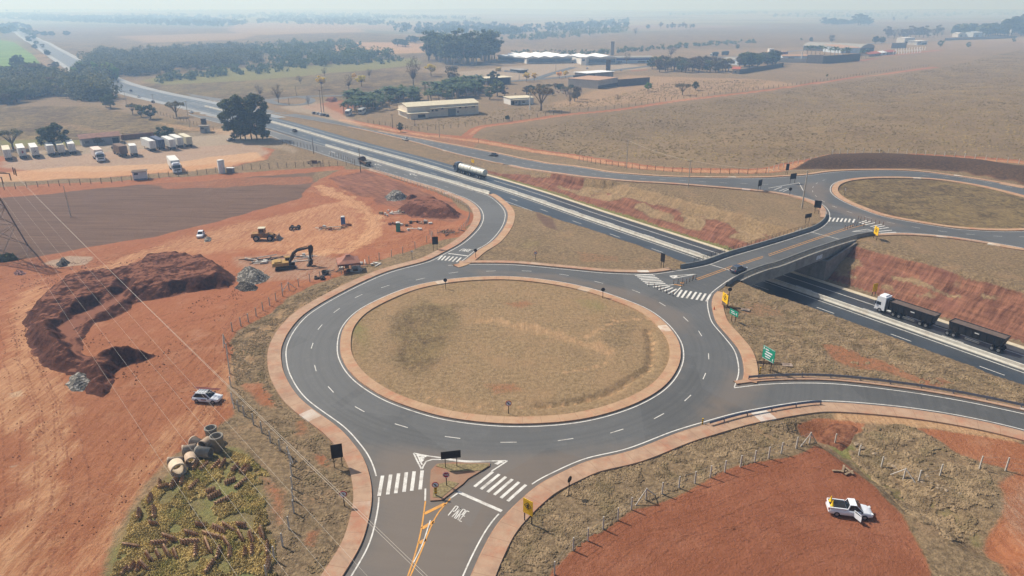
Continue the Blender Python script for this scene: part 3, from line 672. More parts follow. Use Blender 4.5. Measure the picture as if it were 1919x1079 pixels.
# highway carriageways
def hwz(x, y):
    s, n = sn(x, y); return np.where(s < 190, H(s), T_sn(x, y, s, n) + .06 * ss(160, 230, s) + 1.3 * ss(450, 1800, s))
axis = AX[(AXD > -170) & (AXD < 1200)]
so_ = [hw(s, 0) for s in np.r_[np.arange(-150, 460, 4.0), np.arange(460, 2900, 20)]]
axc = np.array(so_)
kind(sweep("road", axc, [(10.3, .0), (0, .03), (-8.9, .0)], lambda x, y: hwz(x, y), AS2), 'structure')
kind(sweep("road", axc[(np.arange(len(axc)) > 118)], [(15.5, -.03), (0, -.02), (-15.0, -.03)], lambda x, y: hwz(x, y), AS3), 'structure')
kind(sweep("drain_channel", axc[:75], [(-8.9, .0), (-8.95, .09), (-10.1, .09), (-10.2, -.3)], lambda x, y: hwz(x, y), M("gutter_concrete", (196, 184, 160), .9, .12, 1.5, dirt=(170, 130, 100))), 'structure')

# ------------------------------------------------------------------ kerbs and pavements
def panels(name, a, b, pale):
    t = NT(name); uv = t.n('UVMap').outputs[0]; P = t.pos()
    x = t.n('SeparateXYZ'); t.l(uv, x.inputs[0]); cell = t.math('FLOOR', t.math('DIVIDE', x.outputs[0], 2.6))
    wn = t.n('TexWhiteNoise', noise_dimensions='1D'); t.l(cell, wn.inputs['W'])
    fr = t.math('FRACT', t.math('DIVIDE', x.outputs[0], 2.6)); joint = t.math('LESS_THAN', fr, .025)
    c = t.mix(t.ramp(t.noise(P, .5, 5, .7), .3, .7), srgb(*a), srgb(*b))
    c = t.mix(t.math('MULTIPLY', t.ramp(wn.outputs['Value'], .0, 1.0), .45), c, srgb(*[v * .94 for v in b]))
    c = t.mix(t.ramp(t.math('ADD', wn.outputs['Value'], t.math('MULTIPLY', t.noise(P, .09, 3), .25)), 1.05, 1.12), c, srgb(*pale))
    c = t.mix(t.math('MULTIPLY', t.ramp(t.noise(P, .22, 5, .75), .45, .7), .6), c, srgb(168, 106, 78))
    c = t.mix(t.math('MULTIPLY', t.ramp(t.noise(P, 1.1, 5, .75), .55, .75), .35), c, srgb(132, 98, 78))
    c = t.mix(t.math('MULTIPLY', joint, .5), c, srgb(120, 86, 66))
    t.col(c); t.rough(.9); t.bump(t.noise(P, 8, 3), .15, .02); return t.m
PAV = panels("pavement_concrete", (152, 122, 101), (178, 149, 124), (202, 196, 186))
PAV2 = panels("pavement_tan", (164, 132, 104), (182, 151, 121), (208, 198, 182))
KRB = M("kerb_concrete", (176, 140, 114), .9, .15, 1.2, dirt=(140, 92, 68), dirtamt=.6)
KB = .20
def paving(c, side, wid, mat=PAV, closed=False, name="pavement", kw=.14):
    q = lambda o: o * side
    kind(sweep("kerb", c, [(q(0), -.02), (q(.02), KB), (q(kw), KB + .004)], zroad, KRB, closed), 'structure')
    kind(sweep(name, c, [(q(kw), KB - .002), (q(wid), KB - .02), (q(wid + .05), -.35)], zroad, mat, closed), 'structure')
def seg(w, p0, p1):
    a = np.argmin(np.hypot(*(w - onT(*p0)).T)); b = np.argmin(np.hypot(*(w - onT(*p1)).T)); return w[min(a, b):max(a, b) + 1]
paving(seg(oA, (590,1190), (697,316)), 1, 2.1)
si1 = -1 if np.cross(wI1[1] - wI1[0], C1 - wI1[0]) < 0 else 1
si2 = -1 if np.cross(wI2[1] - wI2[0], C2 - wI2[0]) < 0 else 1
paving(oI1, si1, 1.75, PAV2, True); paving(oI2, si2, 1.75, PAV2, True)
paving(seg(oB, (846,497), (912,366)), -1, 2.0, PAV2)
paving(seg(oC, (858,496), (1262,509)), 1, 1.5)
paving(seg(oC, (1552,410), (960,309)), 1, 1.6)
paving(seg(oC, (950,306), (655,237)), 1, .5, PAV2)
paving(np.vstack([seg(oD, (705,246), (1919,352)), oR2[2:-2]]), 1, 1.5, PAV2)
paving(seg(oE, (1919,465), (1630,438)), 1, 1.3)
paving(seg(oE, (1340,545), (1384,712)), 1, 2.1, PAV2)
paving(seg(oF, (1384,726), (2010,798)), 1, .9)
paving(seg(oG, (2010,834), (826,1190)), 1, 2.4)

# ------------------------------------------------------------------ painted markings
WH = M("white_paint", (210, 207, 200), .7, .12, 1.8, dirt=(140, 128, 118), dirtamt=.65)
YE = M("yellow_paint", (210, 150, 72), .7, .12, 1.8, dirt=(140, 116, 92), dirtamt=.6)
class MK:
    """strips of paint on the road surface"""
    def __init__(s): s.V = []; s.F = []
    def line(s, P, w, zf=zroad, off=0.0, lift=.014, dash=None):
        P = np.asarray(P, float)
        if len(P) < 2: return
        N = normals(P); z = zf(P[:, 0], P[:, 1]) + lift
        a = P + N * (off + w / 2); b = P + N * (off - w / 2); o = len(s.V)
        for i in range(len(P)): s.V += [(*a[i], z[i]), (*b[i], z[i])]
        for i in range(len(P) - 1): s.F.append((o + 2 * i + 1, o + 2 * i + 3, o + 2 * i + 2, o + 2 * i))
    def px(s, pts, w, zf=zroad, lift=.016):
        s.line(resample(onTs(pts), 1.0) if len(pts) == 2 else smooth(onTs(pts), .8), w, zf, 0, lift)
    def dashes(s, P, length, gap, w, zf=zroad, phase=0, off=0.0):
        d = np.r_[0, np.cumsum(np.hypot(*np.diff(P, axis=0).T))]; t = phase
        while t + length < d[-1]:
            k = np.linspace(t, t + length, 4); s.line(np.c_[np.interp(k, d, P[:, 0]), np.interp(k, d, P[:, 1])], w, zf, off); t += length + gap
    def build(s, mat): return kind(npmesh("road_marking", s.V, s.F, mat), 'structure')
wm = MK(); ym = MK()
def seg2(w, p0, p1): return seg(w, p0, p1)
LW = .17
wm.line(seg(wA, (590,1190), (710,934)), LW); wm.line(seg(wA, (704,889), (345,211)), LW)
wm.line(seg(wB, (860,492), (440,227)), LW); wm.line(wC, LW); wm.line(seg(wD, (705,246), (1919,352)), LW * .9); wm.line(wR2, LW)
wm.line(wE, LW); wm.line(wF, LW); wm.line(seg(wG, (2010,834), (992,910)), LW); wm.line(seg(wG, (938,960), (826,1190)), LW)
wm.line(np.vstack([wI1, wI1[:1]]), LW); wm.line(np.vstack([wI2, wI2[:1]]), LW)
for x, y in L(585,648, 591,690, 620,730, 674,767, 752,798, 848,820, 953,829, 1060,824, 1156,808, 1235,780, 1289,746, 1320,705, 1328,668, 1312,625, 1285,598, 1241,570, 1192,546, 1122,529, 1057,515, 987,508, 920,508, 850,511, 788,523, 722,537, 672,555, 631,582, 600,613):
    p = onT(x, y); d = p - C1; d = d / np.hypot(*d); tg = np.array([-d[1], d[0]]); wm.line([p - tg * 1.05, p + tg * 1.05], .13)
rr = np.array([C2 + (R2 + 4.6) * np.array([math.cos(a), math.sin(a)]) for a in np.arange(-4.0, 1.4, .02)]); wm.dashes(rr, 2, 4, .13)
X7 = lambda *p: [(600 + p[i] / 3.608, 780 + p[i + 1] / 3.608) for i in range(0, len(p), 2)]
for q4 in ((422,403,398,540), (477,396,457,530), (531,388,511,522), (583,380,567,513), (636,374,619,505), (690,368,676,496)): wm.px(X7(*q4), .42)
for q4 in ((1168,376,1043,478), (1212,393,1087,495), (1256,410,1132,514), (1300,427,1177,533), (1345,446,1222,554), (1392,464,1268,575)): wm.px(X7(*q4), .38)
wm.px(X7(930,512, 1228,643), .42)
for q4 in ((712,490,710,572), (932,520,880,556), (632,250,720,268,810,280), (632,250,660,310,688,362), (655,258,690,330), (688,362,725,300,850,293), (810,280,980,303,1268,302), (850,293,985,310,1160,306), (1268,302,1160,372), (1180,322,1240,310)): wm.px(X7(*q4), .2)
for q4 in ((655,262,720,272), (665,285,705,280), (676,310,694,292), (1190,325,1225,305)): wm.px(X7(*q4), .45, lift=.018)
for q4 in ((745,705,690,870,632,990),): wm.px(X7(*q4), .12, lift=.02)
for q4 in ((712,575,685,760,660,870,625,990,590,1090), (882,556,795,660,735,780,700,870,650,990,606,1090)): ym.px(X7(*q4), .16)
for q4 in ((706,660,845,592), (690,760,768,712), (670,860,716,832)): ym.px(X7(*q4), .42)
def letters(mk, org, ux, uy, text, w):
    G = {'P': [((0, 0), (0, 1), (.8, 1), (.8, .5), (0, .5))], 'A': [((0, 0), (.4, 1), (.8, 0)), ((.2, .4), (.6, .4))], 'R': [((0, 0), (0, 1), (.8, 1), (.8, .52), (0, .52)), ((.3, .52), (.8, 0))], 'E': [((.8, 0), (0, 0), (0, 1), (.8, 1)), ((0, .5), (.6, .5))]}
    for k, ch in enumerate(text):
        for st in G[ch]:
            for a, b in zip(st[:-1], st[1:]): mk.line([org + ux * (k + a[0] * .82) + uy * a[1], org + ux * (k + b[0] * .82) + uy * b[1]], w, lift=.016 + .002 * (k % 2))
o_ = onT(*X7(866,672)[0]); letters(wm, o_, (onT(*X7(960,716)[0]) - o_) / 3.8, onT(*X7(918,607)[0]) - o_, "PARE", .13)
X6 = lambda *p: [(480 + p[i] / 3.996, 270 + p[i + 1] / 3.996) for i in range(0, len(p), 2)]
for q4 in ((1395,836,1362,868), (1420,838,1388,870), (1450,840,1415,873), (1478,843,1442,876), (1506,846,1470,880), (1535,850,1500,884)): wm.px(X6(*q4), .38)
wm.px(X6(1440,820, 1585,838), .4)
o_ = onT(*X6(1520,802)[0]); letters(wm, o_, (onT(*X6(1590,808)[0]) - o_) / 3.4, onT(*X6(1548,784)[0]) - o_, "PARE", .16)
for c in ((575,62), (915,155), (1180,230)):
    p = onT(*X6(*c)[0]); d = onT(*X6(c[0] - 30, c[1] - 9)[0]) - p; d = d / np.hypot(*d); nn = np.array([-d[1], d[0]])
    wm.line([p - d * 2.4, p + d * .8], .35); wm.line([p + d * .6 + nn * .9, p + d * 2.6], .4); wm.line([p + d * .6 - nn * .9, p + d * 2.6], .4)
cen = smooth(onTs(X6(1440,325, 1275,275, 1115,230, 965,190, 700,115, 480,50)), 1); wm.dashes(cen, 2.2, 4.2, .13)
X4 = lambda *p: [(1150 + p[i] / 5.139, 380 + p[i + 1] / 5.139) for i in range(0, len(p), 2)]
for q4 in ((205,700,380,690), (228,715,398,705), (245,729,420,719), (262,743,437,733), (280,758,458,748), (300,773,478,763), (320,788,497,778), (657,840,612,908), (703,846,655,915), (748,853,702,920), (795,860,750,928), (840,868,797,935), (886,875,843,942), (932,882,893,950)): wm.px(X4(*q4), .42)
for q4 in ((380,812,520,792), (430,835,540,806), (475,855,570,818), (525,875,606,830)): wm.px(X4(*q4), .4)
for q4 in ((540,705,795,688), (795,688,575,728), (540,705,575,728), (500,800,580,788), (580,885,645,815), (925,592,1120,652)): wm.px(X4(*q4), .22)
wm.px(X4(548,708, 612,704), .5, lift=.02); wm.px(X4(575,722, 610,710), .5, lift=.022)
for q4 in ((795,732,1145,608,1439,515), (805,745,1150,622,1439,528)): ym.px(X4(*q4), .15)
X8 = lambda *p: [(1440 + p[i] / 3.996, 270 + p[i + 1] / 3.996) for i in range(0, len(p), 2)]
for q4 in ((0,826,300,723,545,640,640,608), (4,838,300,735,560,648,730,600)): ym.px(X8(*q4), .15)
for q4 in ((580,785,660,800), (640,770,680,775)): ym.px(X4(*q4), .35)
for q4 in ((467,550,450,580), (497,552,480,580), (525,553,510,582), (555,556,540,583), (583,558,570,585), (612,560,600,586), (645,562,632,588), (680,590,735,572), (700,597,765,578), (725,605,800,588), (765,618,850,600), (785,628,870,612), (800,640,900,625), (815,655,925,645), (840,668,955,660)): wm.px(X8(*q4), .4)
for q4 in ((318,658,545,716), (625,656,780,650), (625,656,740,637), (740,637,780,650), (0,330,230,290), (40,345,100,320), (80,352,140,330), (110,356,160,335), (230,290,260,348)): wm.px(X8(*q4), .22)
# highway lines
hz = lambda x, y: hwz(x, y) + .03
for n, w_ in ((5.9, .24), (-1.4, .22), (-8.6, .2), (1.2, .2)):
    wm.line(axc[:150], w_, lambda x, y: hwz(x, y) + .02, -n)
ss_ = np.arange(-150, 700, 2.0); hx = np.array([hw(s, 0) for s in ss_])
wm.dashes(hx, 4, 12, .2, lambda x, y: hwz(x, y) + .02, 3, -2.45); wm.dashes(hx, 4, 12, .2, lambda x, y: hwz(x, y) + .02, 9, 5.1)
sr = np.array([(a + b) / 2 for a, b in zip(resample(seg(wC, (1310,346), (512,212)), 1)[::-1], resample(seg(wD, (509,207), (1310,334)), 1)[:len(resample(seg(wC, (1310,346), (512,212)), 1))])]) if False else None
for q4 in ((1440,346, 1310,340, 1160,331, 1060,318, 960,302, 870,284, 790,264, 660,236),): wm.dashes(smooth(onTs(L(*q4)), 1), 2.2, 4.2, .14)
wm.build(WH); ym.build(YE)
# splitter island of the near approach
isl = X7(745,365, 780,332, 850,322, 1000,322, 1140,322, 1150,335, 1140,350, 1000,430, 975,455, 830,570, 750,572, 735,582, 735,480)
isl = onTs(X7(748,372, 790,328, 900,318, 1060,322, 1148,322, 1146,342, 1000,428, 968,462, 825,572, 745,578, 742,470))
ic = isl.mean(0)
mb = MB(); mb.slab([tuple(p) for p in isl][::1], ROADZ - .02, ROADZ + .15); kind(mb.build("traffic_island", PAV), 'structure')
def isl_patch(px):
    P_ = onTs(X7(*px)); m_ = MB(); m_.slab([tuple(p) for p in P_], ROADZ + .12, ROADZ + .19); kind(m_.build("grass_verge", GR), 'structure')
GR = M("verge_grass", (128, 114, 82), .95, .35, 3.5, bump=.5)
isl_patch((782,346, 800,330, 1060,330, 1140,328, 1138,345, 1090,376, 880,382, 845,362)); isl_patch((762,555, 765,500, 800,470, 870,445, 938,462, 818,562))
# ------------------------------------------------------------------ bridge
def adopt(par, *obs):
    for o in obs: o.parent = par; o.matrix_parent_inverse = Matrix.Translation(-Vector(par.location))
    return obs[0]
CON = M("concrete", (150, 146, 138), .9, .14, .8, dirt=(112, 100, 90), dirtamt=.5, bump=.1)
COND = M("old_concrete", (134, 126, 118), .92, .16, .7, dirt=(92, 78, 68), dirtamt=.6, bump=.1)
BARC = M("barrier_concrete", (206, 202, 190), .88, .10, .9, dirt=(160, 140, 120), dirtamt=.45)
STL = M("steel_rail", (120, 126, 140), .45, .10, 2, metal=.5)
DKS = M("dark_steel", (52, 46, 42), .6, .15, 2)
GALV = M("galvanised", (160, 162, 160), .5, .12, 2, metal=.4)
zT = lambda x, y: T(x, y) + ROADZ
bL = seg(oC, (1285,507), (1551,402)); bR = seg(oE, (1634,438), (1352,534))
bridge = thing("road_bridge", "grey concrete bridge carrying the road over the highway cutting", "bridge", hw(0, 0).tolist() + [-7])
PARA = [(0, -.02), (.04, .22), (.17, .40), (.24, .92), (.44, .92), (.46, -.25)]
adopt(bridge, sweep("parapet", bL, PARA, zT, M("parapet_concrete", (128, 128, 126), .85, .12, 1, dirt=(90, 84, 78))), sweep("parapet", bR, PARA, zT, M("parapet_concrete", (128, 128, 126))))
sL, nL = sn(*bL.T); sR, nR = sn(*bR.T)
spL = bL[(nL > -21.5) & (nL < 24)]; spR = bR[(nR > -21.5) & (nR < 24)]
for sp in (spL, spR):
    adopt(bridge, sweep("walkway", sp, [(.46, .10), (1.5, .10), (1.55, .25), (1.75, .25), (1.75, -.45), (1.45, -.5), (1.45, -2.3), (.8, -2.3), (.8, -.4)], zT, CON))
    q = offset(sp, 1.62); d = MB()
    pts = [(*p, float(zT(p[:1], p[1:])[0]) + .25) for p in q]
    for h in (.30, .62, .95): d.tube([(x, y, z + h) for x, y, z in pts[::2]], .035, 5)
    for x, y, z in pts[::2]: d.cyl((x, y, z), (x, y, z + .97), .04, n=5)
    adopt(bridge, d.build("railing", DKS if sp is spL else M("pale_rail", (150, 144, 132), .6)))
k = min(len(spL), len(spR)); a = resample(offset(spL, .9), 1.2); b = resample(offset(spR, .9)[::-1], 1.2); m = 40
ia = np.linspace(0, len(a) - 1, m); f_ = lambda A: np.c_[np.interp(ia, range(len(a)), A[:, 0]), np.interp(ia, range(len(a)), A[:, 1])]
ib = np.linspace(0, len(b) - 1, m); b2 = np.c_[np.interp(ib, range(len(b)), b[:, 0]), np.interp(ib, range(len(b)), b[:, 1])]; a2 = f_(a)
d = MB()
for t_ in np.linspace(0.0, 1.0, 6):
    c_ = a2 * (1 - t_) + b2 * t_
    for i in range(m - 1):
        p, q = c_[i], c_[i + 1]; n_ = np.array([-(q - p)[1], (q - p)[0]]); n_ = n_ / np.hypot(*n_) * .3
        V = [(*(p + n_), -.42), (*(p - n_), -.42), (*(q - n_), -.42), (*(q + n_), -.42), (*(p + n_), -2.25), (*(p - n_), -2.25), (*(q - n_), -2.25), (*(q + n_), -2.25)]
        d.add(V, [(4, 5, 6, 7), (0, 3, 7, 4), (1, 5, 6, 2)])
V = [(*p, -.40) for p in a2] + [(*p, -.40) for p in b2]
d.add(V, [(i, i + 1, m + i + 1, m + i) for i in range(m - 1)])
adopt(bridge, d.build("girder", COND))
s0 = sn(*spR[np.argmin(np.abs(sn(*spR.T)[1] - 11))])[0]; s1 = sn(*spL[np.argmin(np.abs(sn(*spL.T)[1] - 11))])[0]
s0, s1 = float(min(s0, s1)) - 2.6, float(max(s0, s1)) + 3.4
def snbox(d, sa, sb, na, nb, za, zb):
    d.slab([tuple(hw(sa, na)), tuple(hw(sa, nb)), tuple(hw(sb, nb)), tuple(hw(sb, na))], za, zb)
d = MB(); snbox(d, s0, s1, 10.5, 11.5, -7.4, -2.32)
for s_e in (s0, s1 - .5):
    P_ = [(11.5, -7.4), (12.6, -7.4), (22.5, -.35), (22.5, .0), (11.5, -2.35)]
    V = [(*hw(s_e, n), z) for n, z in P_] + [(*hw(s_e + .5, n), z) for n, z in P_]
    d.add(V, [(0, 1, 2, 3, 4), (9, 8, 7, 6, 5)] + [(i, i + 5, (i + 1) % 5 + 5, (i + 1) % 5) for i in range(5)])
adopt(bridge, d.build("abutment", COND))
d = MB(); snbox(d, s0 + 2, s1 - 2, -20, -19, -3.6, -2.32); adopt(bridge, d.build("abutment", COND))
# the pale banner on the girder
ib_ = int(len(spR) * .36); q = offset(spR, 1.49); p0, p1 = q[ib_], q[ib_ - 3]
d = MB(); nn = normals(spR)[ib_]
V = [(*p0, -1.75), (*p1, -1.75), (*p1, -.75), (*p0, -.75)]; V2 = [(x + nn[0] * .04, y + nn[1] * .04, z) for x, y, z in V]
d.add(V + V2, [(0, 1, 2, 3), (7, 6, 5, 4), (0, 4, 5, 1), (1, 5, 6, 2), (2, 6, 7, 3), (3, 7, 4, 0)]); adopt(bridge, d.build("banner", M("banner", (214, 218, 222), .7, .25, 4)))

# ------------------------------------------------------------------ barriers and guard rails
JB = [(.42, -.05), (.40, .10), (.20, .38), (.15, .88), (-.15, .88), (-.20, .38), (-.40, .10), (-.42, -.05)]
def whole(name, label, cat, fn):
    o = fn; return tag(o, label, cat)
tag(sweep("concrete_barrier", axc[:140], JB, lambda x, y: hwz(x, y) + .02, BARC), "long pale concrete barrier dividing the two highway carriageways", "barrier")
rb = seg(oB, (912,366), (605,274)); tag(sweep("concrete_barrier", offset(rb, -.5), JB, lambda x, y: zT(x, y), BARC), "low pale concrete barrier between the curved ramp and the highway", "barrier")
def guard_rail(label, c, a, b, off):
    c = offset(seg(c, a, b), off); zz = T(c[:, 0], c[:, 1]) + .12
    t = thing("guard_rail", label, "guard rail", (*c[len(c) // 2], float(zz[len(c) // 2])))
    N = normals(c); d = MB(); n = len(c); pr = [(.02, .34), (.09, .42), (.02, .52), (.09, .62), (.02, .72), (-.02, .72), (-.02, .34)]; k = len(pr); V = []
    for i in range(n): V += [(*(c[i] + N[i] * o), zz[i] + h) for o, h in pr]
    d.add(V, [(i * k + j, (i + 1) * k + j, (i + 1) * k + (j + 1) % k, i * k + (j + 1) % k) for i in range(n - 1) for j in range(k)])
    adopt(t, d.build("rail", STL))
    for i in range(0, n, 5):
        d = MB(); d.box((c[i][0] + N[i][0] * .1, c[i][1] + N[i][1] * .1, zz[i] + .3), (.12, .12, .85)); adopt(t, d.build("post", STL))
guard_rail("blue-grey steel guard rail along the outer edge of the exit road below the green sign", oF, (1415,721), (2010,798), .75)
guard_rail("short steel guard rail on the near kerb of the exit road", oG, (1530,752), (1322,790), .45)

# ------------------------------------------------------------------ signs
BLK = M("sign_back", (34, 28, 26), .6, .2, 3); PST = M("sign_post", (58, 44, 38), .7, .2, 4)
SGN = {'g': M("sign_green", (24, 140, 112), .5, .08, 3), 'y': M("sign_yellow", (234, 186, 18), .5, .08, 3), 'w': M("sign_white", (222, 224, 230), .5, .05, 3), 'r': M("sign_red", (176, 36, 50), .5, .08, 3), 'k': M("sign_black", (26, 24, 24), .6, .1, 3)}
def board(name, label, bl, br, bot, hgt, over, face=None, toward=True, extra=None, sag=0):
    """panel on two posts, posts at two base points of the photograph"""
    a = gp_(*bl); b = gp_(*br); c = (a + b) / 2; yw = yaw(a, b); wd = (b - a).to_2d().length
    t = thing(name, label, "sign", c, yw)
    for s in (-1, 1):
        z = (a if s < 0 else b).z - c.z
        d = MB(); d.box((s * wd / 2, .06, (z + bot + hgt * .8) / 2), (.09, .09, bot + hgt * .8 - z + .2)); d.build("post", PST, t)
    d = MB(); d.box((0, 0, bot + hgt / 2), (wd + over, .05, hgt)); pl = d.build("panel", BLK if face is None else (face if toward else BLK), t)
    if extra: extra(t, wd + over, bot, hgt)
    return t
def glyphs(t, W, bot, h, rows, mat, y=-.04):
    d = MB()
    for (u0, u1, v0, v1) in rows: d.box(((u0 + u1 - 1) / 2 * W, y, bot + h * (v0 + v1) / 2), (abs(u1 - u0) * W, .012, abs(v1 - v0) * h))
    return d.build("lettering", mat, t)
board("sign_board", "black backed board on two posts beside the left pavement of the near approach", (627,876.5), (641.5,874), 1.35, 1.95, .45)
board("sign_board", "wide black backed board on the splitter island of the near approach", (835,880), (856.5,877.5), 1.55, 1.05, 1.0)
board("sign_board", "black backed board on two posts beside the curved ramp mouth", (812.6,469.5), (819.6,469), 1.5, 1.9, .5)
board("sign_board", "black backed board on the grass beside the bridge parapet", (1238.5,502), (1242.6,503.5), 1.5, 1.9, .5)
board("sign_board", "dark board on the verge between service road and cutting", (1420.5,358.5), (1425,357), 1.6, 1.9, .8)
board("sign_board", "dark narrow board by the kerb north of the far splitter island", (1472.5,327), (1475.5,327.2), 1.5, 2.2, .5)
board("sign_board", "dark square board standing on the far splitter island", (1480.5,345), (1489,344), 1.6, 1.8, .6)
board("sign_board", "large black backed board beside the concrete lamp pole", (1526.4,400), (1533.6,401), 1.7, 2.0, .8)
board("sign_board", "wide low black board on the grass behind the bridge parapet", (1509.5,419), (1516,417.5), 1.5, 1.1, 1.2)
def ped(t, W, bot, h):
    d = MB(); k = .36 * min(W, h); c = bot + h * .58
    pts = [(0, k), (k, 0), (0, -k), (-k, 0)]
    for a, b in zip(pts, pts[1:] + pts[:1]): d.cyl((a[0], -.045, c + a[1]), (b[0], -.045, c + b[1]), .025, n=4)
    d.lathe([(.0, -.01), (.07, -.01), (.07, .01), (0, .01)], 8, 0, Matrix.Translation((.02, -.05, c + k * .42)) @ Matrix.Rotation(R(90), 4, 'X'))
    for a, b in (((0, .3), (-.02, -.12)), ((-.02, -.12), (.2, -.45)), ((-.02, -.12), (-.22, -.45)), ((0, .22), (.26, -.0)), ((0, .22), (-.25, .0))): d.cyl((a[0] * k * 1.3, -.05, c + a[1] * k * 1.3), (b[0] * k * 1.3, -.05, c + b[1] * k * 1.3), .045, n=5)
    d.build("pictogram", SGN['k'], t)
board("sign_board", "yellow pedestrian warning board beside the right pavement of the near approach", (982.5,978), (995.8,985), 1.3, 1.9, .3, SGN['y'], True, ped)
board("sign_board", "yellow pedestrian board by the pavement at the bridge end of the near roundabout", (1352.5,573), (1361,580), 1.1, 1.75, .25, SGN['y'], True, ped)
board("sign_board", "yellow pedestrian board at the far end of the bridge", (1636.5,446), (1642,450), 1.2, 1.9, .6, SGN['y'], True, ped)
board("sign_board", "yellow board standing below the bridge at the foot of the red cutting", (1634,555), (1639.8,554.5), 1.1, 1.9, .3, SGN['y'], True)
board("sign_board", "small yellow board on the verge above the white tanker", (884,309), (888,310), 1.0, 1.3, .4, SGN['y'], True)
board("sign_board", "small green direction sign on two posts beside the pavement", (1370,602), (1376.5,605.5), 1.35, 1.0, 1.2, SGN['g'], True, lambda t, W, b, h: glyphs(t, W, b, h, [(.15, .55, .62, .74), (.2, .7, .3, .42), (.8, .86, .25, .7)], SGN['w']))
board("sign_board", "large green direction sign on two posts near the exit road gore", (1429,691), (1442.5,699), 1.85, 2.1, .9, SGN['g'], True, lambda t, W, b, h: glyphs(t, W, b, h, [(.05, .12, .72, .9), (.2, .5, .76, .84), (.25, .8, .56, .66), (.2, .72, .36, .46), (.25, .65, .18, .26), (.86, .92, .12, .3), (.02, .98, .965, .985), (.02, .98, .015, .035)], SGN['w']))
def rsign(label, base, hgt, r, face='back', yw=0.0, sides=24, extra=None, name="road_sign"):
    p = gp_(*base); t = thing(name, label, "sign", p, yw)
    d = MB(); d.cyl((0, .05, -.2), (0, .05, hgt + r * .6), .055, n=8); d.build("post", PST, t)
    Q = Matrix.Translation((0, 0, hgt)) @ Matrix.Rotation(R(90), 4, 'X') @ Matrix.Rotation(R(180 / sides), 4, 'Z')
    d = MB(); d.lathe([(r, -.015), (r, .015)], sides, 0, Q, False)
    d.build("disc", BLK if face == 'back' else (SGN['r'] if face in ('ban', 'stop') else SGN['w']), t)
    if face == 'ban':
        d = MB(); d.lathe([(r * .78, .0), (r * .78, .03)], sides, 0, Q, False); d.build("face", SGN['w'], t)
        d = MB(); d.cyl((-r * .5, -.035, hgt + r * .5), (r * .5, -.035, hgt - r * .5), .05, n=4); d.cyl((0, -.035, hgt - r * .4), (0, -.035, hgt + r * .35), .05, n=4); d.build("symbol", SGN['k'], t)
    if face == 'stop':
        G = {'P': [(0, 0, 0, 1), (0, 1, .7, 1), (.7, 1, .7, .5), (.7, .5, 0, .5)], 'A': [(0, 0, .35, 1), (.35, 1, .7, 0), (.15, .4, .55, .4)], 'R': [(0, 0, 0, 1), (0, 1, .7, 1), (.7, 1, .7, .5), (.7, .5, 0, .5), (.3, .5, .7, 0)], 'E': [(0, 0, 0, 1), (0, 1, .7, 1), (0, .5, .55, .5), (0, 0, .7, 0)]}
        d = MB()
        for i, ch in enumerate("PARE"):
            for x0, z0, x1, z1 in G[ch]: d.cyl((-.33 + .18 * i + x0 * .17, -.03, hgt - .13 + z0 * .27), (-.33 + .18 * i + x1 * .17, -.03, hgt - .13 + z1 * .27), .02, n=4)
        for k in range(8): a_, b_ = R(22.5 + 45 * k), R(67.5 + 45 * k); d.cyl((math.cos(a_) * r * .92, -.03, hgt + math.sin(a_) * r * .92), (math.cos(b_) * r * .92, -.03, hgt + math.sin(b_) * r * .92), .014, n=4)
        d.build("lettering", SGN['w'], t)
    if extra: extra(t)
    return t
rsign("round black backed sign on the island grass at the top of the near roundabout", (835,541), 1.85, .38)
rsign("round black backed sign at the upper right rim of the near roundabout island", (1129.5,558), 1.75, .38)
rsign("round black backed sign on the grass tip beside the curved ramp mouth", (891.5,484), 1.9, .38)
rsign("round black backed sign on the grass right of the near approach", (1066.5,929), 2.3, .40, yw=R(50))
rsign("round white no turning sign with red rim at the foot of the island", (953,775), 1.65, .42, 'ban')
rsign("round white red rimmed sign on the verge left of the near approach", (645.5,949), 1.7, .42, 'ban', R(10))
rsign("octagonal red stop sign reading PARE on the splitter island", (837,914), 1.85, .42, 'stop', 0, 8)
def hz_plate(t):
    d = MB(); d.box((0, 0, .95), (.30, .05, .9)); d.build("marker_plate", SGN['y'], t)
    for k in range(4): d = MB(); d.box((0, -.032, .62 + .22 * k), (.30, .012, .09)); d.build("stripe", SGN['k'], t)
rsign("round white red rimmed sign above a striped marker on the splitter island tip", (817,932), 1.75, .40, 'ban', extra=hz_plate)
rsign("small white round sign on the grass triangle above the near roundabout", (1003.5,487.5), 1.75, .36, 'ban')
rsign("small round sign behind the fence at the edge of the works yard", (772.5,486), 1.9, .22, 'w')
rsign("small white sign on the grass of the far roundabout island", (1582.5,366.5), 1.9, .36, 'w', R(70))
rsign("round black backed sign on the grass before the far splitter island", (1479.5,367), 2.1, .5)
rsign("round black backed sign on the yellow pedestrian board by the bridge end pavement", (1364,575.5), 3.6, .38)
for lab, b in (("yellow and black striped marker post on the near kerb of the exit road", (1316,797)), ("yellow and black striped marker post under the large green sign", (1424,700))):
    t = thing("hazard_marker", lab, "marker post", gp_(*b)); d = MB(); d.box((0, 0, .55), (.16, .10, 1.1)); d.build("post", SGN['k'], t)
    for k in range(4): d = MB(); d.box((0, 0, .2 + .28 * k), (.168, .108, .13)); d.build("stripe", SGN['y'], t)
t = thing("traffic_cone", "single orange traffic cone on the pavement by the bridge end", "cone", gp_(1338,582, .12)); d = MB(); d.box((0, 0, .02), (.36, .36, .04)); d.build("base", SGN['k'], t); d = MB(); d.lathe([(.15, .04), (.03, .75)], 12); d.build("cone", M("cone_orange", (206, 84, 40), .6), t)
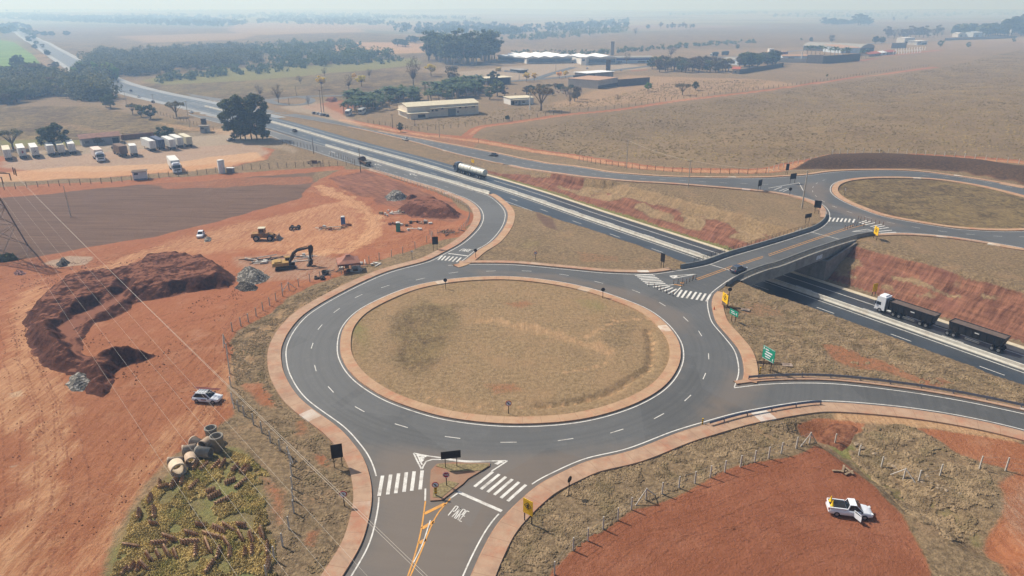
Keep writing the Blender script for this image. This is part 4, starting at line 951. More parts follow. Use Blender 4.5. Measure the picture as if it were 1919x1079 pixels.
# fallen sign frames lying on the grass
for lab, a, b in (("dark metal sign frame lying on the grass behind the large green sign", (1410,679), (1480,684)), ("dark metal sign frame lying on the grass behind the small green sign", (1356,575), (1400,581))):
    p, q = gp_(*a, .1), gp_(*b, .1); t = thing("fallen_sign_frame", lab, "metal frame", (p + q) / 2, yaw(p, q)); Lh = (q - p).length / 2
    d = MB(); d.cyl((-Lh, .3, .05), (Lh, .2, .05), .07, n=6); d.cyl((-Lh, -.35, .05), (Lh, -.2, .05), .07, n=6); d.build("pole", PST, t)
    d = MB(); d.box((Lh * .85, -.2, .06), (1.6, 1.1, .05)); d.build("panel", M("weathered_plate", (150, 132, 118), .8, .3, 3), t)
# flexible bollards
bol0 = None
def bollard(p, gr, lab):
    global bol0
    if bol0 is None:
        bol0 = thing("flexible_bollard", lab, "bollard", p, 0, gr); d = MB(); d.lathe([(.13, 0), (.13, .04), (.055, .06), (.055, .95), (.02, .98)], 10); d.build("post", M("bollard_black", (44, 32, 28), .7), bol0)
        d = MB(); d.cyl((0, 0, .66), (0, 0, .76), .06, n=10); d.build("reflector", M("bollard_orange", (196, 110, 50), .5), bol0)
        return bol0
    return dup(bol0, p, 0, lab, gr)
for i, (x, y) in enumerate(X4(337,808, 392,826, 421,840, 450,848, 482,860, 508,872, 541,888, 572,902)): bollard(gp_(x, y, .12), "bollards round the near end of the bridge", "thin dark bollard in the row along the crossing hatching of the near roundabout")
for i, (x, y) in enumerate(X4(577,787, 618,780, 662,772, 699,780, 731,766, 767,740, 757,756, 790,744, 653,812, 674,800)): bollard(gp_(x, y, .12), "bollards round the near end of the bridge", "thin dark bollard on the orange line tip at the near bridge end")
for i, (x, y) in enumerate(X8(672,566, 690,572, 715,578, 740,586, 768,592, 798,598, 828,604, 857,611)): bollard(gp_(x, y, .12), "bollards round the far end of the bridge", "thin dark bollard in the row along the crossing hatching of the far roundabout")
for i, (x, y) in enumerate(X8(572,638, 590,640, 610,632, 630,622, 645,610, 660,616, 690,610, 713,618)): bollard(gp_(x, y, .12), "bollards round the far end of the bridge", "thin dark bollard on the orange line tip at the far bridge end")

# ------------------------------------------------------------------ poles, wires, pylon
POLC = M("pole_concrete", (176, 166, 152), .85, .12, 2); POLW = M("pole_wood", (96, 82, 70), .9, .2, 2)
def pole(label, base, top, arm=None, mat=POLC, r=.16):
    p = gp_(*base); d_ = ray(*top); hz_ = math.hypot(p.x, p.y); h = CAM_H + d_[2] * hz_ / math.hypot(d_[0], d_[1]) - p.z
    t = thing("utility_pole", label, "pole", p); d = MB(); d.cyl((0, 0, -.3), (0, 0, h), r, r * .62, 8); d.build("shaft", mat, t)
    if arm is not None:
        d = MB(); d.box((0, 0, h - .35), (1.9, .1, .12), 0, Matrix.Rotation(arm, 4, 'Z'))
        d.build("crossarm", POLW, t); d = MB()
        for s in (-.8, 0, .8): d.cyl(tuple(Matrix.Rotation(arm, 3, 'Z') @ Vector((s, 0, h - .3))), tuple(Matrix.Rotation(arm, 3, 'Z') @ Vector((s, 0, h - .05))), .06, .04, 6)
        d.build("insulator", M("insulator", (130, 110, 96), .4), t)
    return p + Vector((0, 0, h - .1))
pA = pole("tall pale concrete pole on the verge at the bridge end of the far roundabout", (1502.5,390), (1511,319), None, POLC, .24)
pB = pole("concrete pole beside the service road at the head of the cutting", (1174,315.5), (1176,262), .3)
pC = pole("concrete pole on the grass between service road and cutting", (1289.5,349.5), (1292,299.5), .3)
pole("dark pole at the road edge beside the parked flatbed truck", (676,323), (672.5,277), None, POLW, .15)
pole("dark pole at the fence corner by the highway", (588,288), (585.5,257), None, POLW, .15)
pole("thin pole alone in the brown ploughed field", (133,406), (122.5,347), None, POLC, .13)
pole("dark pole with crossarm beside the brown truck in the lorry park", (236,279.5), (232,248), 0, POLW, .16)
pole("tall pole left of the pair behind the parked cars", (602.5,211), (600.5,168), .2, POLW, .2); pole("tall pole right of the pair behind the parked cars", (607,210), (608,163), .2, POLW, .2)
pole("pole on the red verge left of the cream warehouse", (736,240), (736,214), 0, POLW, .18); pole("pole beside the red dirt track below the warehouse", (823.5,257), (823,223), 0, POLC, .18)
pole("pole in the grass before the cream warehouse", (777.5,236), (777,222), None, POLW, .15)
pole("pole beside the highway left of the dark twin tree", (356,239), (350,189), 0, POLC, .18); pole("pole right of the highway curve by the woodland", (288.5,195), (287,176), 0, POLC, .18); pole("pole by the highway near the woodland edge", (237.5,197), (234,170), 0, POLC, .18)
pole("pole beside the slip road loop behind the bare tree", (542,197), (541,183), None, POLW, .18); pole("pole in the field behind the slip road loop", (555.5,179), (555,160), None, POLW, .18); pole("pole beside the factory entrance road", (1041.5,133), (1041,110), 0, POLC, .25); pole("pole beside the factory car park", (973,149), (973,136), 0, POLC, .25)
pole("white tall pole by the gate of the white house", (993,205), (991.5,174), None, M("white_pole", (214, 212, 206), .6), .5)
pole("white pole beside the grey block wall", (1501,115), (1500.5,96.5), None, M("white_pole", (214, 212, 206), .6), .8); pole("white pole among the trees behind the grey walls", (1400,112), (1399.5,92), None, M("white_pole", (214, 212, 206), .6), .6)
pole("thin pole in the wide pasture field", (895+2,0+268), (895,258), None, POLW, .1); pole("pole by the field fence below the red track", (1415,326), (1414.5,322), None, POLW, .1)
WIR = M("wire", (200, 190, 176), .5, .05, 1)
def wire(name, label, a, b, sag, r, group=None):
    a, b = Vector(a), Vector(b); d = MB(); n = 14; P = [a.lerp(b, i / n) - Vector((0, 0, sag * 4 * (i / n) * (1 - i / n))) for i in range(n + 1)]
    d.tube(P, r, 4); return tag(d.build(name, WIR), label, "wire", group)
wire("power_wire", "thin wire between the two concrete poles along the service road", pB, pC, .8, .03); wire("power_wire", "thin wire from the grass pole to the tall pole by the far roundabout", pC, pA, .8, .03)
LAT = M("lattice_steel", (126, 104, 90), .7, .2, 2)
tw = Vector((*onT(22, 478)[:2], 0)) + Vector((-6.5, 3.0, 0)); tw.z = float(zg(tw.x, tw.y))
pyl = thing("transmission_pylon", "tall lattice steel pylon at the left edge beside the weeds", "pylon", tw)
d = MB(); cs = ((1, 1), (-1, 1), (-1, -1), (1, -1)); lv = [(0, 5.2), (6, 4.2), (11, 3.4), (15.5, 2.6), (19.5, 1.9), (23, 1.3), (27, 1.0), (33, .8)]
for (z0, w0), (z1, w1) in zip(lv[:-1], lv[1:]):
    for i in range(4):
        a_, b_ = cs[i], cs[(i + 1) % 4]
        d.cyl((a_[0] * w0, a_[1] * w0, z0), (a_[0] * w1, a_[1] * w1, z1), .2, n=5)
        d.cyl((a_[0] * w0, a_[1] * w0, z0), (b_[0] * w1, b_[1] * w1, z1), .09, n=4); d.cyl((b_[0] * w0, b_[1] * w0, z0), (a_[0] * w1, a_[1] * w1, z1), .06, n=4)
        d.cyl((a_[0] * w1, a_[1] * w1, z1), (b_[0] * w1, b_[1] * w1, z1), .06, n=4)
d.build("lattice_mast", LAT, pyl)
wy = yaw((0, 0), plane(813, 1079, 17).to_2d() - tw.to_2d()); pv_ = Vector((-math.sin(wy), math.cos(wy), 0))
WEND = [(813,1079,17.0,27,327), (805,1079,17.0,31,329), (698,1079,16.0,21,338), (627,1079,16.0,6,345), (547,1079,15.0,-4,360), (450,1079,15.0,-8,385)]
d = MB(); ends = []
for (ex, ey, ez, sx, sy) in WEND:
    rd = ray(sx, sy); tt = (tw.y - 3) / rd[1]; P0 = Vector((rd[0] * tt, rd[1] * tt, CAM_H + rd[2] * tt)); e = plane(ex, ey, ez); e = P0 + (e - P0) * 1.25; ends.append((P0, e))
for zz in sorted({round(p.z, 0) for p, e in ends[2:]}):
    p = min((p for p, e in ends), key=lambda q: abs(q.z - zz)); q = p - tw
    d.cyl((q.x, q.y, q.z + 1.7), (0, 0, q.z + 1.4), .12, .2, 5); d.cyl((q.x, q.y, q.z + 1.7), (0, 0, q.z + 3.0), .08, n=4)
for p, e in ends:
    q = p - tw; d.cyl((q.x, q.y, q.z), (q.x, q.y, q.z + 1.8), .13, n=6)
d.build("crossarm", LAT, pyl)
for i, (p, e) in enumerate(ends): wire("power_wire", "bright power line of the close pair running down from the pylon" if i < 2 else "thin power line running from the pylon over the red yard", p, e, .9, .013 if i < 2 else .008, "power lines over the red yard" if i < 2 else "thin power lines over the red yard")

# ------------------------------------------------------------------ fences
FW = M("fence_post_pale", (184, 176, 166), .85, .12, 3); FD = M("fence_post_wood", (98, 80, 66), .9, .2, 3); FWI = M("fence_wire", (150, 140, 128), .5, .1, 1)
def fence(label, px=None, posts=None, spacing=3.0, h=1.7, r=.075, mat=FW, brace=(), wires=3, wr=.012, pts=None):
    P = posts and [gp_(*p) for p in posts]
    if P is None:
        c = resample(smooth(onTs(px), 1.5), spacing); c = c if len(c) <= 100 else resample(c, spacing * len(c) / 99)
        P = [Vector((x, y, float(zg(x, y)))) for x, y in c]
    t = thing("fence", label, "fence", P[len(P) // 2]); o = P[len(P) // 2]; me = None
    for i, p in enumerate(P):
        if me is None:
            d = MB(); d.box((0, 0, h / 2 - .1), (r * 2, r * 2, h + .2), 0, None, (.9, .9)); q = d.build("post", mat, t); me = q.data
        else: q = bpy.data.objects.new("post", me); COL.objects.link(q); q.parent = t
        q.location = p - o
    for i in brace:
        p = P[i]; n_ = P[min(i + 1, len(P) - 1)]; m_ = P[max(i - 1, 0)]; u = (n_ - m_).normalized(); d = MB()
        for s in (-1, 1): f = p + u * s * 1.55; d.cyl((f.x - o.x, f.y - o.y, float(zg(f.x, f.y)) - o.z), tuple(p - o + Vector((0, 0, h * .93))), .07, n=5)
        d.build("brace", mat, t)
    d = MB()
    for k in range(wires):
        z = h * (.25 + .7 * k / max(1, wires - 1)); d.tube([tuple(p - o + Vector((0, 0, z))) for p in P], wr, 3)
    if wires: d.build("wire", FWI, t)
    return t
fence("pale concrete post fence between the red yard and the roundabout verge", posts=L(530,555, 517.5,564, 505.7,572.5, 493,582, 480.5,592.5, 466,604, 451.7,611, 435.7,621, 420.7,643.7, 426,662, 428,680, 431,700, 433,725, 436,755, 447.5,770, 458,780, 475.5,796, 491,811, 507,829, 525,845, 541,858, 545,872, 547,891, 548,916, 549.5,938, 551,961, 542,992, 530,1024, 514.6,1049, 500,1085), brace=(8, 13, 20), h=1.75)
fence("thin post fence along the works yard below the tent and boards", posts=L(529,545, 542,544, 560,537, 581,528, 600,523, 619,519, 640,513, 660,506, 674,501, 692,494, 711,487.5, 734,482, 755,476, 778,466, 800,455, 810,445), brace=(1, 15), h=1.8)
fence("wire mesh fence following the outer edge of the curved ramp", px=L(806,440, 850,440, 872,425, 880,405, 877,392, 860,380, 830,366, 790,352, 750,338, 697,318), spacing=2.2, h=1.5, wires=5)
fence("pale post fence with braced posts around the lower right red yard", posts=L(1039,1077, 1074,1031.5, 1101.5,1013.5, 1130,992, 1157.6,975, 1183,955, 1210,937.6, 1240.7,926.5, 1272,915, 1302,905.5, 1331,894.7, 1358,885, 1387.5,875, 1414,866, 1440,859, 1464,850, 1492,840, 1516.5,831), brace=(6, 17), h=1.7)
fence("pale post fence crossing the grassy gully at right", posts=L(1564,833, 1609,855, 1651,877, 1692.6,899, 1721,903, 1761,892), brace=(3,), h=1.7)
fence("two pale posts on the red bank at the right edge", posts=L(1835,879, 1884,882, 1945,888), brace=(), h=1.9)
fence("dark post fence along the lorry park and ploughed field", px=L(-30,357, 10,356, 50,352.5, 100,349, 168,345, 236,340, 247,338) , spacing=3.3, h=2.1, mat=FD)
fence("dark post fence from the small hut to the highway corner", px=L(280,335.5, 325,331, 365,328.5, 420,322, 449,318.6, 500,316, 558,313, 600,312.5, 627,312, 665,310), spacing=3.3, h=2.2, mat=FD, wires=4)
fence("dark mesh fence along the ramp above the lorry park", px=L(530,270, 560,275, 594,283), spacing=2.6, h=2.2, mat=FD, wires=4); fence("dark mesh fence on the ramp edge by the dark pole", px=L(620,292, 640,298, 665,308), spacing=2.2, h=2.2, mat=FD, wires=4)
fence("white post fence along the red dirt road behind the far roundabout", px=L(1440,322.5, 1502,306, 1565,299, 1640,295, 1690,295, 1790,297.5, 1865,302.5, 1930,309), spacing=3.4, h=1.9, r=.09)
fence("dark post fence along the red dirt road above the service road", px=L(1085,302, 1135,309.5, 1235,320, 1335,325.5, 1435,325), spacing=3.2, h=1.9, mat=FD)
fence("dark wooden post fence along the thin red track in the pasture", px=L(960,227, 1060,212, 1160,202, 1260,187, 1385,172, 1500,158, 1640,137, 1740,124), spacing=7, h=2.2, r=.12, mat=FD)
fence("dark wooden post fence between two pasture fields", px=L(1222,159, 1335,167, 1397,170), spacing=5, h=2.2, r=.12, mat=FD)
fence("dark wooden post fence below the cream warehouse", px=L(690,231, 740,238, 780,245, 855,239, 955,226), spacing=4.5, h=2.0, r=.1, mat=FD)
fence("wire fence along the highway left of the dark twin tree", px=L(290,212, 340,226, 380,238, 400,243), spacing=5, h=2.0, mat=FD)
# ------------------------------------------------------------------ vehicles (local x forward, z up)
GLS = M("vehicle_glass", (26, 32, 38), .12, .1, 2, spec=.6); TYR = M("tyre_rubber", (30, 28, 27), .9, .15, 3); HUB = M("wheel_hub", (150, 150, 150), .4, .1, 3, metal=.5)
LMP = M("headlamp", (210, 214, 216), .2, .05, 3, spec=.5); TLP = M("tail_lamp", (130, 24, 22), .3, .1, 3, spec=.5); TRM = M("black_trim", (36, 36, 38), .7, .1, 3)
def paint(n, c, r=.3): return M("paint_" + n, c, r, .05, 2, spec=.5, dirt=(150, 110, 90), dirtamt=.15)
def wheels(t, spots, r, wd=.22, name="wheel"):
    for x, y in spots:
        d = MB(); d.cyl((x, y - wd / 2, r), (x, y + wd / 2, r), r, n=16, mi=0); s = 1 if y > 0 else -1
        d.cyl((x, y + s * wd * .5, r), (x, y + s * (wd * .5 + .015), r), r * .58, n=12, mi=1); d.build(name, [TYR, HUB], t)
def loft(d, secs, mi=0, M_=None):
    """secs: (x, [(y,z)...]) rings joined along x"""
    n = len(secs[0][1]); V = [(x, y, z) for x, rg in secs for y, z in rg]
    F_ = [(i * n + k, i * n + (k + 1) % n, (i + 1) * n + (k + 1) % n, (i + 1) * n + k) for i in range(len(secs) - 1) for k in range(n)]
    d.add(V, F_, mi, M_, True); d.add(V[:n], [tuple(reversed(range(n)))], mi, M_); d.add(V[-n:], [tuple(range(n))], mi, M_)
def ring(w, zb, zt): return [(-w * .9, zb), (w * .9, zb), (w, zb + .12), (w, (zb + zt) * .52), (w * .93, zt - .03), (w * .84, zt), (-w * .84, zt), (-w * .93, zt - .03), (-w, (zb + zt) * .52), (-w, zb + .12)]
def quadpanel(d, q, off, shrink=.88, mi=0):
    q = [Vector(p) for p in q]; c = sum(q, Vector()) / len(q); n = (q[1] - q[0]).cross(q[2] - q[0]).normalized()
    if n.dot(c - Vector((c.x * .6, 0, .9))) < 0: n = -n
    V = [c + (p - c) * shrink + n * off for p in q]; V2 = [p - n * (off + .02) for p in V]; k = len(q)
    d.add(V + V2, [tuple(range(k))] + [(i, (i + 1) % k, k + (i + 1) % k, k + i) for i in range(k)], mi)
def car(name, label, cat, p, yw, mat, Ln=4.0, W=1.72, Hh=1.48, style='hatch', group=None):
    t = thing(name, label, cat, p, yw, group); w = W / 2; f = Ln / 2
    belt = Hh * .60
    d = MB()
    secs = [(-f, ring(w * .88, .38, belt * .86)), (-f + .12, ring(w * .96, .28, belt * .98)), (-f * .45, ring(w, .24, belt)), (f * .2, ring(w, .24, belt)), (f * .42, ring(w, .24, belt * .97)), (f * .8, ring(w * .95, .26, belt * .86)), (f * .96, ring(w * .86, .28, belt * .74)), (f, ring(w * .78, .34, belt * .64))]
    loft(d, secs)
    xb0, xt0, xt1, xb1 = {'hatch': (-f * .96, -f * .72, f * .06, f * .46), 'sedan': (-f * .68, -f * .36, f * .10, f * .46), 'pickup': (-f * .18, -f * .08, f * .22, f * .54)}[style]
    gb, gt = w * .90, w * .70
    B = [(xb0, -gb, belt - .03), (xb1, -gb * .95, belt - .05), (xb1, gb * .95, belt - .05), (xb0, gb, belt - .03)]; Tt = [(xt0, -gt, Hh - .02), (xt1, -gt, Hh), (xt1, gt, Hh), (xt0, gt, Hh - .02)]
    d.add(B + Tt, [(0, 1, 5, 4), (1, 2, 6, 5), (2, 3, 7, 6), (3, 0, 4, 7), (4, 5, 6, 7)])
    if style == 'pickup':
        d.box((-f * .58, w * .88, belt + .06), (f * .78, .12, .20)); d.box((-f * .58, -w * .88, belt + .06), (f * .78, .12, .20)); d.box((-f * .97, 0, belt + .04), (.10, W * .84, .2))
    d.build("body", mat, t)
    if style == 'pickup': d = MB(); d.box((-f * .58, 0, belt + .06), (f * .74, W * .78, .06)); d.build("bed_cover", TRM, t)
    for nm, q in (("windscreen", [B[1], B[2], Tt[2], Tt[1]]), ("rear_window", [B[3], B[0], Tt[0], Tt[3]]), ("side_window", [B[0], B[1], Tt[1], Tt[0]]), ("side_window", [B[2], B[3], Tt[3], Tt[2]])):
        d = MB(); quadpanel(d, q, .012, .84 if nm == "side_window" else .88); d.build(nm, GLS, t)
    wheels(t, [(f * .62, w - .1), (f * .62, -w + .1), (-f * .62, w - .1), (-f * .62, -w + .1)], .31)
    for s in (-1, 1):
        d = MB(); d.box((f * .955, s * w * .68, belt * .72), (.16, .34, .16)); d.build("headlight", LMP, t); d = MB(); d.box((-f * .985, s * w * .74, belt * .84), (.1, .22, .26)); d.build("tail_light", TLP, t)
        d = MB(); d.box((xb1 - .22, s * (w + .08), belt + .06), (.14, .18, .12)); d.build("mirror", TRM, t)
    return t
def place(b, a, dz=0.0):
    """middle point and heading from rear and front ground points of the photograph"""
    p, q = gp_(*b, dz), gp_(*a, dz); return (p + q) / 2, yaw(p, q)
p, a_ = place((368,749), (412,752)); c1 = car("hatchback_car", "white hatchback car with a roof ladder parked on red soil by the fence", "car", p, a_, paint("white", (226, 230, 236)), 3.95)
d = MB()
for s in (-.45, .45): d.tube([(-1.7, s, 1.62), (1.2, s, 1.62)], .03, 4)
for k in range(5): d.box((-1.1 + .42 * k, 0, 1.56), (.05, 1.2, .05))
d.build("roof_rack", GALV, c1); d = MB()
for s in (.32, .62): d.box((-.1, s, 1.72), (3.9, .06, .08))
for k in range(13): d.box((-1.9 + .3 * k, .47, 1.72), (.04, .30, .04))
d.build("ladder", M("ladder_red", (120, 52, 66), .6), c1)
d = MB(); d.box((-.1, -.87, .62), (.8, .02, .16)); d.build("door_lettering", M("door_mark", (120, 50, 62), .6, .3, 8), c1)
p, a_ = place((1556,957), (1624,966)); c2 = car("pickup_truck", "white pickup with open front door and yellow cones in its bed on the red yard", "pickup", p, a_, paint("white", (226, 230, 236)), 4.6, 1.78, 1.58, 'pickup')
d = MB()
for s in (-.45, .35): d.lathe([(.22, 1.05), (.22, 1.12), (.16, 1.12), (.04, 1.75)], 10, 0, Matrix.Translation((-1.95, s, 0)))
d.build("yellow_cones", SGN['y'], c2)
d = MB(); d.box((0, 0, 0), (1.05, .06, .62)); d.box((-.05, 0, .48), (.9, .05, .06)); d.box((.42, 0, .26), (.05, .05, .45)); d.box((-.48, 0, .26), (.05, .05, .45))
q = d.build("open_door", paint("white", (226, 230, 236)), c2, (.55, -1.28, .62), R(-62)); q.rotation_euler[2] = R(62 - 180 + 60)
d = MB(); d.box((0, 0, .26), (.82, .02, .38)); g_ = d.build("door_glass", GLS, q)
p, q_ = (Vector((*onT(1373,512.5), ROADZ + .01)), Vector((*onT(1394,505.5), ROADZ + .01))); a_ = yaw(p, q_); p = (p + q_) / 2; car("hatchback_car", "dark blue hatchback driving over the bridge beside the orange centre line", "car", p, a_, paint("navy", (52, 62, 82)), 4.1)
p, a_ = place((380,437), (373,449)); car("hatchback_car", "small white car parked on the red yard left of the wheel loader", "car", p, a_, paint("white", (226, 230, 236)), 3.9)
road_cars = [("dark blue car on the highway just right of the dark twin tree", (558,249), (546,244.5), (36, 42, 54)), ("silver car on the service road left of the red verge", (765,264), (755,261.5), (196, 198, 196)), ("black car on the service road above the white tanker", (931,293.5), (918,292), (34, 34, 36)), ("black car parked in the shade left of the dark twin tree", (428,265), (439,263), (30, 30, 34)),
  ("small dark car on the far highway near the woodland pole", (288.5,192.8), (285,191.4), (40, 42, 50)), ("white car on the far highway below the woodland", (262,183), (258.5,181.5), (220, 222, 222)), ("dark car on the far highway beside the bright trees", (247,172), (244,170.5), (48, 48, 56)), ("white car on the service lane right of the small field tree", (361,212.5), (355.5,210.5), (216, 220, 220)), ("dark car on the distant bend of the highway", (86,94), (83,92), (44, 46, 54)), ("dark car highest on the distant stretch of the highway", (121,105), (118,103), (44, 46, 54)), ("white van on the factory entrance road", (1095,131), (1105,127), (206, 208, 210)), ("white car right of the brown billboard tower", (1160,133.5), (1167,131), (204, 206, 206))]
for lab, b, a, c in road_cars:
    p, a_ = place(b, a, .05); car("car", lab, "car", p, a_, paint("c%d_%d" % (c[0], c[2]), c), 4.2, 1.75, 1.46, 'sedan')
for i, (x, y, c) in enumerate(((588,213.5,(70,74,84)), (595,214.5,(190,192,194)), (601,216,(200,200,204)), (607,217,(56,60,68)), (613,218.5,(40,42,48)))):
    p = gp_(x, y); car("car", ("leftmost grey car of the row parked below the twin poles", "second car from the left in the row parked below the twin poles", "white middle car of the row parked below the twin poles", "fourth car from the left in the row parked below the twin poles", "rightmost black car of the row parked below the twin poles")[i], "car", p, R(118), paint("p%d" % i, c), 4.2, 1.75, 1.46, 'hatch', "cars parked below the twin poles")
pk = [(946.5,134.2), (950,134.4), (954,134.8), (958,135), (962,135.5), (967,135.8), (971,136), (976,131), (982,131.2), (988,131.5)]
k0 = None
for i, (x, y) in enumerate(pk):
    if k0 is None: k0 = car("car", "pale car parked under the factory car shelter", "car", gp_(x, y), R(100), paint("silver", (196, 198, 200)), 4.2, 1.75, 1.46, 'hatch', "cars parked at the factory")
    else: dup(k0, gp_(x, y), R(100 + 5 * (i % 3)), "pale car parked under the factory car shelter", "cars parked at the factory")
# trucks --------------------------------------------------------------
CHS = M("chassis", (44, 42, 42), .8, .2, 2)
def cabover(t, mat, x0, Ln=2.3, W=2.5, Hh=3.3, base=.55, name="cab"):
    """flat-nosed cab, front at x0"""
    w = W / 2; d = MB()
    out = [(x0 - Ln, base), (x0 - .05, base), (x0, base + .5), (x0 - .02, base + 1.05), (x0 - .28, Hh - .25), (x0 - .75, Hh), (x0 - Ln, Hh)]
    d.prism(out, -w, w); d.box((x0 - Ln * .55, 0, Hh + .12), (Ln * .7, W * .8, .26), 0, None, (.8, .85)); d.box((x0 + .04, 0, base + .1), (.14, W * .98, .42))
    c = d.build(name, mat, t)
    d = MB(); quadpanel(d, [(x0 - .02, -w, base + 1.1), (x0 - .02, w, base + 1.1), (x0 - .27, w, Hh - .3), (x0 - .27, -w, Hh - .3)], .012, .9); d.build("windscreen", GLS, c)
    for s in (-1, 1):
        d = MB(); d.box((x0 - .85, s * w, base + 1.5), (.95, .03, .75)); d.build("side_window", GLS, c)
        d = MB(); d.box((x0 + .09, s * w * .74, base + .18), (.08, .42, .2)); d.build("headlight", LMP, c)
        d = MB(); d.box((x0 - .1, s * (w + .16), base + 1.6), (.16, .22, .75)); d.build("mirror", TRM, c)
    d = MB(); d.box((x0 + .02, 0, base + .72), (.06, W * .7, .38)); d.build("grille", TRM, c)
    return c
BOX = {'w': M("box_white", (214, 214, 210), .6, .06, .8, dirt=(160, 140, 120), dirtamt=.3), 'c': M("box_cream", (206, 198, 172), .6, .06, .8, dirt=(150, 130, 110), dirtamt=.3), 'n': M("box_navy", (60, 72, 100), .6, .1, .8), 'p': M("box_pale_pink", (214, 196, 184), .6, .08, .8, dirt=(160, 130, 110), dirtamt=.3), 'b': M("box_brown", (112, 88, 72), .8, .15, .8)}
def boxtrailer(name, label, p, yw, Ln=12.0, body='w', roof=None, group=None, W=2.6, Hb=2.75, zb=1.15):
    t = thing(name, label, "trailer", p, yw, group); t.scale = (1.1, 1.0, 1.18); d = MB(); d.box((0, 0, zb + Hb / 2), (Ln, W, Hb)); b = d.build("box_body", BOX[body], t)
    d = MB(); d.box((0, 0, zb + Hb + .02), (Ln * .99, W * .98, .05)); d.build("roof", BOX[roof or body], b)
    d = MB(); d.box((-Ln / 2 - .02, 0, zb + Hb / 2), (.05, .06, Hb * .96)); d.box((-Ln / 2 - .03, -W * .25, zb + .9), (.06, .06, 1.6)); d.box((-Ln / 2 - .03, W * .25, zb + .9), (.06, .06, 1.6)); d.build("door_bar", GALV, b)
    d = MB(); d.box((0, 0, zb - .18), (Ln * .96, 1.0, .3)); d.box((-Ln / 2 + .1, 0, .75), (.1, W * .95, .18)); d.build("chassis", CHS, t)
    wheels(t, [(-Ln * .36 + k * 1.3, s * (W / 2 - .28)) for k in range(3) for s in (-1, 1)], .5, .5)
    d = MB()
    for s in (-1, 1): d.box((Ln * .30, s * .9, .55), (.14, .14, 1.1))
    d.build("landing_leg", CHS, t); return t
def back(b, a, Ln):
    p, q = gp_(*b), gp_(*a); yw = yaw(p, q); return p + Vector((math.cos(yw), math.sin(yw), 0)) * Ln / 2, yw
row = "box trailers in the left row of the lorry park"
labs = ["leftmost white box trailer in the left row, cut near the picture edge", "second white box trailer of the left row with a dark red mark on its doors", "third white box trailer of the left row with a dark cross on its doors", "fourth white box trailer of the left row, left of the tree trunk", "cream topped box trailer of the left row in front of the tree", "rightmost white box trailer of the left row, right of the tree"]
for i, (b, a) in enumerate((((17.5,301), (13.5,290)), ((45,297.5), (39,287)), ((69,296), (62,285)), ((98,292.5), (92,282)), ((117.5,291), (111,281)), ((137.5,289), (131,279)))):
    p, yw = back(b, a, 11.5); t = boxtrailer("box_trailer", labs[i], p, yw, 11.5, 'w', 'c' if i in (0, 4) else 'w', row)
    if i == 1: d = MB(); d.slab([(.5 * math.cos(k), .35 * math.sin(k)) for k in np.arange(0, 6.2, .5)], 0, .02, 0, Matrix.Translation((-5.80, -.1, 2.5)) @ Matrix.Rotation(R(-90), 4, 'Y')); d.build("door_mark", M("mark_red", (140, 60, 60), .6), t)
    if i == 2:
        d = MB()
        for s in (-1, 1): d.cyl((-5.79, -.45, 2.4 - s * .35), (-5.79, .45, 2.4 + s * .35), .07, n=4)
        d.build("door_mark", M("mark_navy", (50, 54, 80), .6), t)
row = "box trailers in the right row of the lorry park"
labs = ["leftmost white box trailer in the right row of the lorry park", "navy blue box trailer in the right row", "white box trailer directly right of the navy one", "white box trailer, second from the right end of the right row", "cream box trailer at the right end of the right row"]
for i, (b, a, c) in enumerate((((288,283.5), (268,274.5), 'w'), ((304.5,281), (288,272.5), 'n'), ((325,280.7), (306,271), 'w'), ((339.5,277), (322,268.5), 'w'), ((356,275.5), (338,266), 'c'))):
    p, yw = back(b, a, 11.5); boxtrailer("box_trailer", labs[i], p, yw, 11.5, c, None, row)
def boxtruck(name, label, p, yw, body, cab, Ln=10.5, W=2.6):
    t = thing(name, label, "truck", p, yw); t.scale = (1.15, 1.22, 1.22); cabover(t, cab, Ln / 2, 2.2, 2.45, 3.0, .5)
    lb = Ln - 2.5; x = -Ln / 2 + lb / 2; d = MB(); d.box((x, 0, 2.45), (lb, W, 2.6)); b = d.build("box_body", body, t); d = MB(); d.box((x, 0, 3.77), (lb * .98, W * .97, .05)); d.build("roof", body, b)
    d = MB(); d.box((-.2, 0, .95), (Ln * .92, 1.0, .3)); d.build("chassis", CHS, t)
    wheels(t, [(Ln / 2 - 1.3, 1.0), (Ln / 2 - 1.3, -1.0)] + [(-Ln * .30 + k * 1.25, s * 1.0) for k in (0, 1) for s in (-1, 1)], .5, .42); return t
def fr(b, a, Ln):
    p, q = gp_(*b), gp_(*a); yw = yaw(p, q); return q - Vector((math.cos(yw), math.sin(yw), 0)) * Ln / 2, yw
p, yw = fr((176,291), (190,303), 11); boxtruck("box_truck", "pale pink box truck facing the camera between the two trailer rows", p, yw, BOX['p'], paint("white", (220, 222, 224)), 11)
p, yw = fr((318,306), (333,324.5), 12.5); boxtruck("box_truck", "white box truck standing alone near the lorry park fence", p, yw, BOX['w'], paint("white", (220, 222, 224)), 12.5)
p, yw = fr((242.5,299), (220,287), 10.5); boxtruck("box_truck", "brown box truck parked beside the dark crossarm pole", p, yw, BOX['b'], paint("brown", (70, 52, 44)), 10.5)
p, yw = back((253,293), (248.5,287), 6); boxtrailer("box_trailer", "small white box trailer right of the brown truck", p, yw, 6, 'w')
